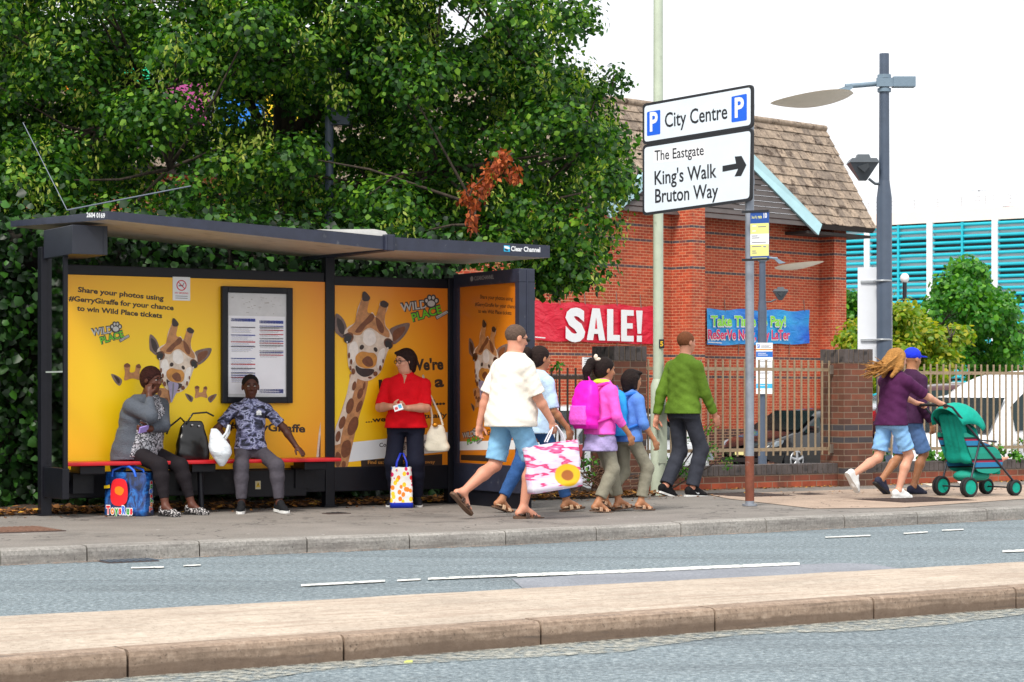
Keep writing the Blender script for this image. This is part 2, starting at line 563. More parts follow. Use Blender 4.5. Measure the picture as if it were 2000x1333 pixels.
for i in range(len(F) - 1):
    d = (F[i + 1] - F[i]).normalized()
    nq = Vector((-d.y, d.x, 0))
    e = d * .007
    dz = r_.uniform(-.004, .003)
    prof = [(.012, -.05), (.008, .035), (.0, .045), (.0, .088), (.008, .112), (.03, .122), (.15, .124), (.15, -.05)]
    prof = [(.0, -.05), (.0, .09), (.007, .113), (.028, .1225), (.15, .124), (.15, -.05)]
    vs = []
    for q in (F[i] + e, F[i + 1] - e):
        for pn, pz in prof:
            v = q + nq * (pn + r_.uniform(0, .0015))
            vs.append((v.x, v.y, pz + dz if pz > 0 else pz))
    k = len(prof)
    fs = [(j, j + k, (j + 1) % k + k, (j + 1) % k)[::-1] for j in range(k)] + [tuple(range(k))[::-1], tuple(range(2 * k - 1, k - 1, -1))[::-1]]
    g.add(vs, fs)
o = g.build('traffic_island_kerb', m_ikerb); tag(o, kind='structure')
def lerp_at(L, tval):
    for i in range(len(L) - 1):
        a, c = L[i].dot(U), L[i + 1].dot(U)
        if a <= tval <= c or i == len(L) - 2:
            return L[i].lerp(L[i + 1], (tval - a) / (c - a))
g = G()
vs, fs = [], []
nseg = 160
for i in range(nseg + 1):
    tv = -12 + 38 * i / nseg
    a = lerp_at(F, tv) + N * .149
    c = lerp_at(B, tv)
    for s in range(5):
        v = a.lerp(c, s / 4)
        vs.append((v.x, v.y, .1235 + (.012 * math.sin(math.pi * s / 4)) + r_.uniform(-.002, .002)))
    vs.append((c.x + N.x * .012, c.y + N.y * .012, .10))
    vs.append((c.x + N.x * .014, c.y + N.y * .014, -.05))
for i in range(nseg):
    for s in range(6):
        fs.append((i * 7 + s, (i + 1) * 7 + s, (i + 1) * 7 + s + 1, i * 7 + s + 1))
o = g.add(vs, fs).build('traffic_island', m_itop); tag(o, kind='structure')

# painted lines and the darker repair strip on the bus lane
def onroad(px, py):
    d = 5250 / (py - 769)
    return ((px - 1000) / 4200 * d, d)
flat('road_repair_strip', [onroad(*p) for p in ((1000, 1132), (1180, 1122), (1400, 1112), (1560, 1104), (1640, 1101), (1700, 1103), (1765, 1113), (1700, 1130), (1200, 1160), (1020, 1150))], .004, m_rep)
g = G()
for (x0, y0, x1, y1, th) in ((588, 1146, 752, 1137, 4), (776, 1136.5, 822, 1134, 3), (836, 1133, 1010, 1126, 4), (1010, 1126, 1200, 1119, 6), (1200, 1119, 1400, 1110, 6), (1400, 1110, 1562, 1103, 5.5),
                             (256, 1111.5, 320, 1110, 2.6), (358, 1107.5, 392, 1106, 2.2), (1612, 1051.5, 1700, 1048, 2.4), (1765, 1044, 1812, 1041, 2.4), (1840, 1038, 1882, 1036, 2.2), (1958, 1079, 2060, 1075, 4)):
    q = [onroad(x0, y0 + th / 2), onroad(x1, y1 + th / 2), onroad(x1, y1 - th / 2), onroad(x0, y0 - th / 2)]
    g.add([(p[0], p[1], .008) for p in q], [(0, 1, 2, 3)])
o = g.build('lane_marking', m_paint); tag(o, kind='structure')

# grey silt along the island's kerb
m_silt = stone('gutter_silt', srgb(132, 132, 124), srgb(164, 164, 154), srgb(196, 194, 184), 40)
def holes(m, lo=.42, hi=.58):
    n = m.node_tree; t = n.nodes.new('ShaderNodeTexCoord')
    n.links.new(nramp(n, nnoise(n, t.outputs['Object'], 16, 7, .8), [(lo, (0, 0, 0)), (hi, (1, 1, 1))]), n.nodes['Principled BSDF'].inputs['Alpha'])
holes(m_silt)
g = G(); vs = []; fs = []
r_ = rnd(21)
for i in range(161):
    tv = -12 + 38 * i / 160
    a = lerp_at(F, tv)
    for q in (a, a - N * (.30 + .10 * math.sin(i * .7) + r_.uniform(0, .08))):
        vs.append((q.x, q.y, .005))
fs = [(2 * i, 2 * i + 1, 2 * i + 3, 2 * i + 2) for i in range(160)]
o = g.add(vs, fs).build('gutter_silt', m_silt); tag(o, kind='structure')
g = G(); vs = []
for i in range(len(K)):
    q = K[i]; nq = knorm(i)
    for w_ in (0, .05 + .04 * r_.random() if i < 40 else .16):
        v = q - nq * w_
        vs.append((v.x, v.y, .005))
fs = [(2 * i, 2 * i + 1, 2 * i + 3, 2 * i + 2) for i in range(len(K) - 1)]
m_silt2 = stone('pink_gutter_silt', srgb(150, 128, 112), srgb(180, 158, 142), srgb(200, 180, 166), 70); holes(m_silt2, .46, .6)
o = g.add(vs, fs).build('kerb_gutter_silt', m_silt2); tag(o, kind='structure')

# covers set in the footway
def cover(px, py, rx, label, rect=None, name='manhole_cover', m=m_iron):
    x, y = onpav(px, py)
    o = thing(name, label, 'manhole cover', (x, y, PAV), ANG)
    g = G()
    if rect:
        a, c = rect
        g.box((-a / 2 - .03, -c / 2 - .03, -.05), (a / 2 + .03, c / 2 + .03, .003)).build('frame', m_iron, o)
        h = G().box((-a / 2, -c / 2, -.04), (a / 2, c / 2, .007))
        k = int(a / .05)
        for i in range(1, k):
            h.box((-a / 2 + i * a / k - .012, -c / 2 + .02, .007), (-a / 2 + i * a / k + .012, c / 2 - .02, .011))
        h.build('cover_plate', m, o)
    else:
        g.tube([(0, 0, -.05), (0, 0, .004)], rx + .04, seg=40, smooth=False).build('frame', m_iron, o)
        h = G().tube([(0, 0, -.04), (0, 0, .008)], rx, seg=40, smooth=False)
        for i in range(-6, 7):
            ln = math.sqrt(max(0, rx * rx - (i * rx / 6.6) ** 2)) - .02
            if ln > .02: h.box((i * rx / 6.6 - .012, -ln, .008), (i * rx / 6.6 + .012, ln, .012))
        h.build('cover_plate', m, o)
    return o
cover(1788, 977, .3, 'round ridged iron cover under the running woman, right of the sign post', (.95, .75))
cover(1460, 967, .3, 'rectangular iron cover beside the foot of the sign post', (.62, .8))
cover(1582, 966, .12, 'small dark iron cover lying between the two larger ones', (.22, .2))
cover(10, 1036, .4, 'rusty brown inspection cover on the pavement at the far left', (.75, .62), m=mat('rusty_iron', srgb(120, 88, 72), .8, var=.2, scale=12, bump=.4))
cover(657, 1003, .1, 'small black water cover near the foot of the middle shelter post', (.17, .1), m=mat('black_iron', srgb(40, 40, 42), .5))
x, y = onroad(250, 1097)
o = thing('drain_grate', 'blue-grey iron gully grate in the gutter below the kerb at the left', 'drain', (x, y, .0), ANG)
h = G().box((-.2, -.12, -.04), (.2, .12, .006)); h.build('frame', m_iron, o)
h = G()
for i in range(8): h.box((-.18 + i * .05, -.1, .006), (-.15 + i * .05, .1, .013))
h.build('grating', mat('grate_iron', srgb(92, 104, 118), .45, metal=.5), o)
# ------------------------------------------------------------------ bus shelter
m_frame = mat('shelter_paint', srgb(20, 21, 29), .42, var=.18, scale=6, spec=.3, bump=.05, bscale=30, grime=(srgb(44, 44, 48), 5, .66))
m_fascia = mat('fascia_paint', srgb(42, 46, 63), .46, var=.2, scale=9, grime=(srgb(92, 94, 100), 14, .66))
m_soffit = mat('roof_lining', srgb(196, 184, 168), .5, var=.1, scale=4, grime=(srgb(150, 138, 122), 6, .6))
m_red = mat('bench_red', srgb(200, 22, 34), .35, var=.1, scale=10, grime=(srgb(150, 24, 30), 20, .66))
m_ink = mat('poster_ink', srgb(52, 36, 26), .5, var=.05)
m_white = mat('print_white', srgb(232, 234, 236), .45, var=.03)
m_lblue = mat('print_sky_blue', srgb(30, 170, 215), .4, var=.03)
m_g_cream = mat('giraffe_cream', srgb(222, 204, 186), .5, var=.22, scale=16)
m_g_white = mat('giraffe_white', srgb(238, 230, 222), .5, var=.1, scale=22)
m_g_tan = mat('giraffe_tan', srgb(188, 132, 84), .5, var=.3, scale=20)
m_g_brown = mat('giraffe_brown', srgb(120, 70, 40), .5, var=.3, scale=24)
m_g_dark = mat('giraffe_dark', srgb(52, 34, 28), .4, var=.3, scale=20)
m_g_ear = mat('giraffe_ear', srgb(122, 100, 92), .5, var=.35, scale=24)
m_g_muz = mat('giraffe_muzzle', srgb(204, 140, 62), .5, var=.25, scale=14)
m_g_eye = mat('giraffe_eye', srgb(20, 14, 14), .3, var=0)
m_g_tongue = mat('giraffe_tongue', srgb(160, 150, 180), .45, var=.2, scale=20)
m_lime = mat('print_lime', srgb(105, 200, 30), .45, var=.08)
m_lgrey = mat('print_grey', srgb(196, 194, 190), .45, var=.08)
m_dgrey = mat('print_dark_grey', srgb(62, 58, 56), .45, var=.05)
m_pblue = mat('print_blue', srgb(62, 80, 170), .45, var=.05)
m_pred = mat('print_red', srgb(206, 36, 60), .45, var=.05)
m_pgrey = mat('print_mid_grey', srgb(120, 118, 126), .45, var=.05)
ART = [m_g_cream, m_g_white, m_g_tan, m_g_brown, m_g_dark, m_g_ear, m_g_muz, m_g_eye, m_g_tongue, m_ink, m_white, m_lime, m_lgrey, m_dgrey, m_pblue, m_pred, m_pgrey, m_lblue]
A = {k: i + 1 for i, k in enumerate('cream white tan brown dark ear muz eye tongue ink paper lime lgrey dgrey blue red grey sky'.split())}

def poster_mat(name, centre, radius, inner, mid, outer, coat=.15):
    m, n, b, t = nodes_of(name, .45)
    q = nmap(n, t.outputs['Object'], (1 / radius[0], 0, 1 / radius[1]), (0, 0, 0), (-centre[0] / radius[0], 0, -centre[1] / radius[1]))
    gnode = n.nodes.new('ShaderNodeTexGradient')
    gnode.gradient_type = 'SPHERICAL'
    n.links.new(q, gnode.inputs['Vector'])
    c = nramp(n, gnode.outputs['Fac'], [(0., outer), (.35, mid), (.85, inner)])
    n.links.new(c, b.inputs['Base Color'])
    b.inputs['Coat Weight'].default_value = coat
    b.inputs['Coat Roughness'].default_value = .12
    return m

SH = thing('bus_shelter', 'dark framed bus shelter with yellow giraffe posters, a red bench and a flat roof', 'bus shelter', S(0, 0, PAV), ANG)
PY = -.032                                     # posters' plane in the shelter's own frame
def wall(px, py, n=PY):
    k = (px - 1000) / 4200
    p = S(0, n)
    tt_ = (k * p.y - p.x) / (U.x - k * U.y)
    d = p.y + U.y * tt_
    return (tt_, 1.25 - (py - 769) / 4200 * d - PAV)
# posts
for tx in (-2.92, 0., 1.40):
    g = G()
    g.box((tx - .052, -.05, 0), (tx + .052, .055, 2.49 if tx < 1 else 2.32), bev=.012)
    if tx < 1: g.box((tx - .075, -.075, 0), (tx + .075, .08, .012))
    g.build('post', m_frame, SH)
# rails of the back wall and the kick panel
g = G()
g.box((-2.868, -.028, 2.24), (-.052, .028, 2.335), bev=.008); g.build('top_rail', m_frame, SH)
G().box((.052, -.028, 2.21), (1.348, .028, 2.305), bev=.008).build('top_rail', m_frame, SH)
g = G(); g.box((-2.868, -.04, .15), (-.052, .03, .395), bev=.01)
g.box((-2.86, -.055, .31), (-.06, -.04, .382)); g.build('kick_panel', m_frame, SH)
g = G(); g.box((.052, -.04, .15), (1.348, .03, .395), bev=.01); g.build('kick_panel', m_frame, SH)
g = G().box((-.99, -.13, .12), (-.30, -.042, .385), bev=.01)
jb = g.build('junction_box', m_frame, SH)
c = wall(504, 948, -.133)
G().box((c[0] - .028, -.1325, c[1] - .04), (c[0] + .028, -.1305, c[1] + .04)).sheet([(c[0] - .024, c[1] - .02), (c[0] + .024, c[1] - .02), (c[0], c[1] + .034)], -.134, 1).sheet([(c[0] - .004, c[1] - .012), (c[0] + .006, c[1] + .004), (c[0] + .002, c[1] + .022), (c[0] - .005, c[1] + .006)], -.1346, 2).build('warning_sticker', [mat('sticker_white', srgb(214, 206, 170), .5), mat('sticker_yellow', srgb(226, 190, 20), .5), m_ink], jb)

# bench
g = G(); g.box((-2.86, -.47, .465), (-.085, -.12, .50), bev=.012)
bench = g.build('bench_seat', m_red, SH)
for tx in (-2.6, -1.5, -.33):
    g = G(); g.box((tx - .12, -.4, .385), (tx + .12, -.14, .465), bev=.01); g.box((tx - .1, -.15, .2), (tx + .1, -.03, .42))
    g.build('bench_bracket', m_frame, SH)
g = G(); g.tube([(-1.5, -.3, .4), (-1.5, -.34, .0)], .028); g.build('bench_leg', m_frame, SH)

# ------------- posters
def blob(L, mp, n=5):
    return smooth_loop([mp(*p) for p in L], n)
def oval(cx, cy, rx, ry, rot=0, k=16):
    out = []
    for i in range(k):
        a = -2 * math.pi * i / k
        x, y = rx * math.cos(a), ry * math.sin(a)
        out.append((cx + x * math.cos(rot) - y * math.sin(rot), cy + x * math.sin(rot) + y * math.cos(rot)))
    return out
def giraffe(g, mp, y0, tongue=False, clipx=None, part=None):
    st = [y0]
    def put(L, mi, smooth=True):
        st[0] -= .00035
        P = blob(L, mp) if smooth else [mp(*p) for p in L]
        if clipx is not None: P = [(max(p[0], clipx), p[1]) for p in P]
        g.sheet(P, st[0], A[mi])
    if not tongue:
        put([(165, 630), (285, 650), (275, 780), (225, 950), (185, 1120), (142, 1308), (100, 1312), (56, 1308), (50, 1060), (90, 930), (130, 800), (160, 700)], 'tan')
        put([(170, 640), (215, 650), (190, 760), (140, 930), (95, 1100), (80, 1300), (57, 1300), (52, 1060), (92, 930), (132, 800)], 'cream')
        for (x, y, rx, ry, a) in ((235, 775, 20, 40, .3), (160, 865, 26, 58, .25), (228, 868, 18, 46, .4), (104, 985, 22, 48, .3), (182, 1010, 34, 72, .35), (74, 1085, 18, 40, .2), (132, 1175, 34, 66, .25), (76, 1255, 20, 50, .1), (190, 720, 14, 34, .2), (262, 720, 9, 30, .2), (115, 1290, 14, 26, .2)):
            put(oval(x, y, rx, ry, a), 'brown')
    else:
        put([(120, 660), (262, 660), (245, 740), (215, 810), (190, 830), (150, 780), (125, 720)], 'tan')
        put(oval(190, 770, 26, 40, .3), 'brown'); put(oval(140, 700, 16, 30, .3), 'brown')
    put([(56, 200), (105, 228), (135, 290), (128, 325), (112, 372), (72, 348), (52, 318)], 'ear')
    put([(66, 230), (100, 250), (120, 300), (112, 345), (88, 335), (70, 290)], 'dark')
    put([(445, 322), (480, 290), (560, 265), (592, 272), (570, 332), (520, 392), (468, 416)], 'ear')
    put([(470, 335), (500, 305), (555, 290), (550, 330), (510, 375), (475, 395)], 'brown')
    put([(122, 322), (150, 290), (190, 265), (202, 225), (215, 160), (245, 85), (250, 48), (280, 50), (302, 78), (290, 120), (283, 180), (300, 205), (320, 186), (345, 215), (368, 160), (376, 118), (405, 104), (436, 126), (428, 165), (412, 212), (415, 280), (445, 320), (466, 370), (460, 420), (432, 470), (412, 530), (384, 610), (350, 650), (300, 680), (250, 680), (190, 650), (152, 590), (142, 520), (138, 420), (118, 370)], 'cream')
    put([(140, 320), (190, 268), (205, 215), (248, 85), (298, 80), (284, 180), (318, 196), (345, 220), (378, 130), (428, 134), (412, 214), (412, 280), (442, 330), (440, 370), (385, 350), (350, 325), (305, 300), (262, 318), (235, 350), (190, 350)], 'tan')
    put([(196, 330), (225, 285), (270, 240), (312, 196), (335, 215), (320, 250), (275, 285), (240, 330)], 'brown')
    put([(345, 225), (380, 250), (405, 300), (395, 340), (360, 310)], 'brown')
    put([(262, 330), (300, 312), (335, 335), (345, 400), (300, 430), (255, 400)], 'white')
    put([(160, 420), (200, 400), (220, 470), (190, 540), (160, 560), (148, 490)], 'white')
    put([(370, 470), (410, 450), (400, 540), (370, 600), (352, 560)], 'white')
    put([(246, 84), (250, 46), (264, 36), (282, 50), (304, 80), (292, 104), (258, 106)], 'dark')
    put([(378, 136), (380, 112), (404, 102), (438, 126), (424, 152), (395, 150)], 'dark')
    put([(198, 510), (238, 472), (290, 478), (335, 484), (354, 525), (334, 580), (270, 592), (212, 568)], 'muz')
    put([(245, 540), (280, 505), (315, 520), (325, 570), (280, 580)], 'brown')
    put([(200, 572), (240, 592), (330, 600), (312, 640), (256, 654), (208, 622)], 'dark')
    put(oval(243, 440, 15, 19, .5), 'dark'); put(oval(343, 457, 13, 18, -.5), 'dark')
    put(oval(148, 372, 34, 42, .5), 'brown'); put(oval(436, 412, 32, 40, -.5), 'brown')
    put(oval(142, 378, 25, 34, .45), 'eye'); put(oval(436, 420, 24, 34, -.45), 'eye'); put([(108, 352), (150, 340), (182, 372), (150, 358), (120, 364)], 'dark'); put([(466, 398), (430, 380), (402, 406), (430, 396), (456, 408)], 'dark')
    put(oval(136, 402, 5, 6), 'white'); put(oval(430, 446, 5, 6), 'white')
    for (x, y, rx, ry) in ((150, 500, 8, 22), (165, 545, 9, 20), (180, 615, 14, 22), (160, 590, 8, 16), (340, 632, 16, 18), (375, 590, 9, 20), (395, 540, 6, 16), (300, 660, 14, 8)):
        put(oval(x, y, rx, ry), 'brown')
    if tongue:
        put([(212, 595), (295, 600), (290, 660), (262, 720), (240, 770), (228, 740), (218, 660)], 'tongue')
        put([(250, 610), (262, 612), (255, 700), (242, 740)], 'grey')
    return st[0]
def horns(g, mp, y0):
    for L, mi in (([(0, 70), (40, 85), (62, 112), (48, 145), (20, 120)], 'ear'), ([(15, 80), (40, 95), (50, 120), (40, 130)], 'dark'),
                  ([(240, 75), (200, 85), (172, 112), (190, 150), (220, 120)], 'ear'), ([(222, 82), (195, 100), (186, 122), (200, 130)], 'brown'),
                  ([(75, 110), (78, 60), (72, 15), (90, 2), (108, 15), (104, 55), (122, 60), (135, 50), (140, 15), (158, 8), (168, 28), (160, 60), (168, 108), (120, 98)], 'tan'),
                  ([(72, 20), (90, 0), (108, 18), (90, 30)], 'brown'), ([(140, 20), (158, 6), (168, 28), (152, 34)], 'brown')):
        y0 -= .0004
        g.sheet(blob(L, mp), y0, A[mi])
def cropA(mpw):
    return lambda x, y: mpw(100 + x / 4.443, 520 + y / 4.443)
def cropB(mpw):
    return lambda x, y: mpw(640 + x / 3.704, 560 + y / 3.704)
wA, wB = cropA(wall), cropB(wall)
def ptext(g, body, a, c, cap, y, mi, bold=.012):
    """Lettering whose baseline runs from a to c on the wall; cap is the capital height in metres."""
    size = cap / .73
    vs, _f = text_geo(body, size, 'LEFT', bold)
    x0, x1 = min(v[0] for v in vs), max(v[0] for v in vs)
    L = math.hypot(c[0] - a[0], c[1] - a[1])
    sx = L / (x1 - x0)
    rot = math.atan2(c[1] - a[1], c[0] - a[0])
    g.text(body, size, a[0] - x0 * sx * math.cos(rot), a[1] - x0 * sx * math.sin(rot), y, mi, bold=bold, rot=rot, sx=sx)
def logo(g, mp, y, s=1.):
    """The animal park's logo; mp maps a 345 x 245 box to the wall."""
    for dy, off, mi in ((0, .085, 'dgrey'), (-.0012, .016, None)):
        a, c = mp(18, 120), mp(200, 92)
        cap = (mp(0, 0)[1] - mp(0, 62)[1])
        ptext(g, 'WILD', a, c, cap * (1.0 if mi else .95), y + dy, A[mi or 'lgrey'], off)
        a, c = mp(98, 192), mp(300, 128)
        ptext(g, 'PLACE', a, c, cap * (1.0 if mi else .95), y - .0004 + dy, A[mi or 'lime'], off)
    yy = y - .002
    for L, mi in ((oval(222, 60, 40, 36), 'dgrey'), (oval(190, 42, 17, 22), 'dgrey'), (oval(212, 18, 17, 22), 'dgrey'), (oval(240, 18, 17, 22), 'dgrey'), (oval(262, 42, 17, 22), 'dgrey'),
                  (oval(224, 62, 26, 22), 'lgrey'), (oval(192, 42, 9, 13), 'lgrey'), (oval(213, 20, 9, 13), 'lgrey'), (oval(238, 20, 9, 13), 'lgrey'), (oval(259, 42, 9, 13), 'lgrey'), ([(250, 155), (335, 108), (345, 130), (262, 180)], 'dgrey'), ([(255, 157), (332, 113), (340, 128), (264, 173)], 'lgrey')):
        yy -= .0003
        g.sheet([mp(*p) for p in L], yy, A[mi])
    ptext(g, 'PROJECT', mp(263, 168), mp(336, 128), .012, yy - .0004, A['dgrey'], .01)

# long poster behind the bench
pA = (-2.868, -.052, .396, 2.239)
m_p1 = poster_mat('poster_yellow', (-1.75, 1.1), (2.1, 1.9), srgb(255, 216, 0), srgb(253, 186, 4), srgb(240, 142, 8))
g = G()
g.box((pA[0], PY, pA[2]), (pA[1], PY + .02, pA[3]), 0)
y1 = PY - .0008
for body, a, c, cap in (('Share your photos using', (230, 224), (975, 300), 45), ('#GerryGiraffe for your chance', (150, 300), (1062, 384), 45), ('to win Wild Place tickets', (222, 386), (962, 452), 45)):
    ptext(g, body, wA(*a), wA(*c), cap / 4.443 / 208, y1, A['ink'], .034)
def mapAg(x, y):
    return wA(800 + x, y + 405 + .1 * (x - 140))
giraffe(g, mapAg, y1, tongue=True)
logo(g, lambda x, y: wA(335 + x, 485 + y), y1)
def crop1(x, y): return wall(x / 2.0194, 400 + y / 2.0194)
horns(g, lambda x, y: crop1(730 + x * .52, 714 + y * .45), y1)
horns(g, lambda x, y: crop1(438 + x * .7, 625 + y * .62), y1)
ptext(g, '#GerryGiraffe', wall(440, 839), wall(596, 845), .078, y1, A['ink'], .034)
ptext(g, 'hello me!', wall(352, 877), wall(397, 878), .03, y1, A['ink'], .012)
g.sheet([wall(626, 824), wall(626, 914), wall(616, 914), wall(619, 880), wall(622, 850)], y1 - .001, A['cream'])
g.sheet([wall(626, 850), wall(626, 914), wall(622, 914), wall(623, 880)], y1 - .0016, A['brown'])
g.build('giraffe_poster', [m_p1] + ART, SH)

# second poster
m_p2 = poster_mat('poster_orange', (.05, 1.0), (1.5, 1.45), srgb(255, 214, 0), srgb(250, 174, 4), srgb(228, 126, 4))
g = G()
g.box((.052, PY, .396), (1.348, PY + .02, 2.21), 0)
yl = giraffe(g, wB, y1, clipx=.053)
logo(g, lambda x, y: wB(512 + x * 1.05, 62 + y), y1)
for body, a, c, cap in (("We're", (590, 607), (838, 598), 80), ('having a', (372, 756), (842, 722), 80), ('laugh...', (560, 868), (850, 852), 62), ('...well, not actually', (274, 985), (866, 944), 36)):
    ptext(g, body, wB(*a), wB(*c), cap / 3.704 / 190, y1, A['ink'], .042 if cap > 50 else .03)
g.sheet([wB(170, 1128), wB(150, 1270), wB(891, 1190), wB(891, 1052)], y1 - .0004, A['paper'])
giraffe_n = [(120, 1130), (185, 1120), (142, 1308), (56, 1308), (50, 1150)]
g.sheet([wB(*p) for p in giraffe_n], y1 - .0008, A['tan'])
for (x, y, rx, ry) in ((132, 1175, 34, 60), (72, 1240, 18, 46), (115, 1285, 14, 22)):
    g.sheet([wB(*p) for p in oval(x, y, rx, ry)], y1 - .0012, A['brown'])
for body, a, c in (('Come and meet Gerry Giraffe', (374, 1162), (866, 1118)), ('at Wild Place this summer', (440, 1188), (868, 1158))):
    ptext(g, body, wB(*a), wB(*c), .042, y1 - .0016, A['ink'], .016)
g.sheet([wB(240, 1258), wB(242, 1306), wB(828, 1298), wB(828, 1212)], y1 - .0004, A['ink'])
m_or = A['muz']
ptext(g, 'Find us: Jct 17 M5, by Causeway', wB(290, 1284), wB(776, 1280), .036, y1 - .0012, m_or, .02)
g.build('giraffe_poster', [m_p2] + ART, SH)

# no-smoking notice
a, c = wall(337, 541), wall(371, 588)
g = G(); g.box((a[0], PY - .006, c[1]), (c[0], PY - .001, a[1]), 0)
cx, cz = wall(354, 558); yy = PY - .0065
ring = lambda r: [(cx + r * math.cos(-2 * math.pi * k / 24), cz + r * math.sin(-2 * math.pi * k / 24)) for k in range(24)]
g.sheet(ring(.052), yy, 1); g.sheet(ring(.042), yy - .0004, 0)
g.sheet([(cx - .03, cz - .01), (cx + .018, cz - .01), (cx + .018, cz + .004), (cx - .03, cz + .004)], yy - .0008, 2)
g.sheet([(cx + .02, cz + .004), (cx + .03, cz + .02), (cx + .024, cz + .026), (cx + .012, cz + .008)], yy - .0008, 2)
g.sheet([(cx - .034, cz + .028), (cx - .028, cz + .034), (cx + .034, cz - .028), (cx + .028, cz - .034)], yy - .0012, 1)
ptext(g, 'NO SMOKING', wall(341, 574), wall(367, 575), .017, yy, 1, .02)
for k in range(2): g.sheet([wall(342, 578 + 4 * k), wall(342, 579.3 + 4 * k), wall(366, 580 + 4 * k), wall(366, 578.7 + 4 * k)], yy, 2)
g.build('no_smoking_notice', [m_white, m_pred, m_pgrey], SH)

# timetable case
a, c = wall(434, 559, -.08), wall(572, 788, -.08)
g = G()
x0, x1, z0, z1 = a[0], c[0], c[1], a[1]
f_ = .062
for bx in (((x0, z0), (x0 + f_, z1)), ((x1 - f_, z0), (x1, z1)), ((x0 + f_, z1 - f_), (x1 - f_, z1)), ((x0 + f_, z0), (x1 - f_, z0 + f_))):
    g.box((bx[0][0], -.085, bx[0][1]), (bx[1][0], PY - .002, bx[1][1]), bev=.01)
tcase = g.build('timetable_frame', m_frame, SH)
g = G()
ys_ = -.06
g.box((x0 + f_, ys_, z0 + f_), (x1 - f_, ys_ + .012, z1 - f_), 0)
def TS(u, v): return (x0 + f_ + (x1 - x0 - 2 * f_) * u, z1 - f_ - (z1 - z0 - 2 * f_) * v)
def bar(u0, u1, v, hgt, mi):
    a, c = TS(u0, v), TS(u1, v + hgt)
    g.sheet([(a[0], c[1]), (c[0], c[1]), (c[0], a[1]), (a[0], a[1])], ys_ - .0006, mi)
bar(.02, .98, .22, .75, 4)
bar(.06, .47, .245, .03, 2); bar(.54, .95, .26, .03, 2)
k = 0
r_ = rnd(3)
for v, mi in ((.325, 1), (.40, 2), (.465, 3), (.51, 1), (.625, 2), (.68, 3), (.72, 1), (.765, 1), (.785, 2), (.805, 3)):
    bar(.06, .47, v, .012, mi)
    for q in range(4):
        bar(.07, .07 + .38 * r_.uniform(.7, 1), v + .02 + q * .011, .003, 1 if q % 2 else 2)
for v, mi in ((.31, 2), (.325, 1), (.35, 3), (.39, 3), (.43, 1), (.455, 2), (.475, 3), (.50, 1), (.55, 1), (.565, 2), (.59, 3)):
    bar(.54, .95, v, .010, mi)
    for q in range(2):
        bar(.55, .55 + .38 * r_.uniform(.7, 1), v + .014 + q * .010, .003, 1)
bar(.54, .95, .925, .04, 2)
ptext(g, 'Timetable', TS(.60, .953), TS(.88, .953), .014, ys_ - .0012, 4, .01)
for q in range(26):
    u, v = r_.uniform(.05, .9), r_.uniform(.03, .19)
    bar(u, u + r_.uniform(.01, .05), v, r_.uniform(.003, .012), 5)
g.build('timetable_sheet', [mat('paper_grey', srgb(214, 214, 216), .5, var=.08, scale=9), m_pgrey, m_pblue, m_pred, mat('paper_white', srgb(240, 240, 246), .5, var=.03), mat('paper_mark', srgb(182, 178, 176), .5)], tcase)

# left end screen, glazed
m_glass = bpy.data.materials.new('clear_glass'); m_glass.use_nodes = True
n_ = m_glass.node_tree; n_.nodes.clear()
tr_ = n_.nodes.new('ShaderNodeBsdfTransparent'); tr_.inputs['Color'].default_value = (.80, .86, .82, 1)
gl_ = n_.nodes.new('ShaderNodeBsdfGlossy'); gl_.inputs['Roughness'].default_value = .06
fr_ = n_.nodes.new('ShaderNodeFresnel'); fr_.inputs['IOR'].default_value = 1.9
ms_ = n_.nodes.new('ShaderNodeMixShader'); ou_ = n_.nodes.new('ShaderNodeOutputMaterial')
n_.links.new(fr_.outputs['Fac'], ms_.inputs['Fac']); n_.links.new(tr_.outputs[0], ms_.inputs[1]); n_.links.new(gl_.outputs[0], ms_.inputs[2]); n_.links.new(ms_.outputs[0], ou_.inputs['Surface'])
G().box((-2.952, -.58, .17), (-2.888, -.052, .45), bev=.008).build('end_rail', m_frame, SH)
G().box((-2.94, -.58, .45), (-2.9, -.55, 2.38)).build('end_frame', m_frame, SH)
g = G(); g.add([(-2.92, -.548, .452), (-2.92, -.053, .452), (-2.92, -.053, 2.378), (-2.92, -.548, 2.378)], [(0, 1, 2, 3)]); gp = g.build('end_glass', m_glass, SH)
G().box((-2.93, -.548, 1.32), (-2.91, -.053, 1.335)).build('glass_joint', mat('glass_edge', srgb(168, 178, 172), .4), gp)

# cabinet under the roof
g = G(); g.box((-2.95, -.84, 2.378), (-2.62, -.056, 2.64), bev=.006); g.box((-2.662, -.845, 2.38), (-2.652, -.84, 2.635))
g.build('power_cabinet', mat('cabinet_paint', srgb(40, 43, 54), .4, var=.15, scale=5), SH)

# roof
def slab(c, th, mi_top, g, mi_side=0, mi_bot=1):
    """c: four (x, y, ztop, zbottom) corners, anticlockwise from the front left."""
    vs = [(p[0], p[1], p[3]) for p in c] + [(p[0], p[1], p[2]) for p in c]
    g.add(vs, [(4, 5, 6, 7)], mi_top); g.add(vs, [(3, 2, 1, 0)], mi_bot)
    g.add(vs, [(i, (i + 1) % 4, (i + 1) % 4 + 4, i + 4) for i in range(4)], mi_side)
g = G()
slab([(-2.79, -1.3, 2.735, 2.66), (-.055, -1.3, 2.617, 2.492), (-.055, .5, 2.64, 2.52), (-3.02, .7, 2.775, 2.72)], 0, 0, g)
rl = g.build('roof', [m_fascia, m_soffit], SH)
g = G()
slab([(.055, -1.3, 2.612, 2.488), (1.797, -1.3, 2.594, 2.472), (1.8, .45, 2.594, 2.50), (.055, .5, 2.62, 2.51)], 0, 0, g)
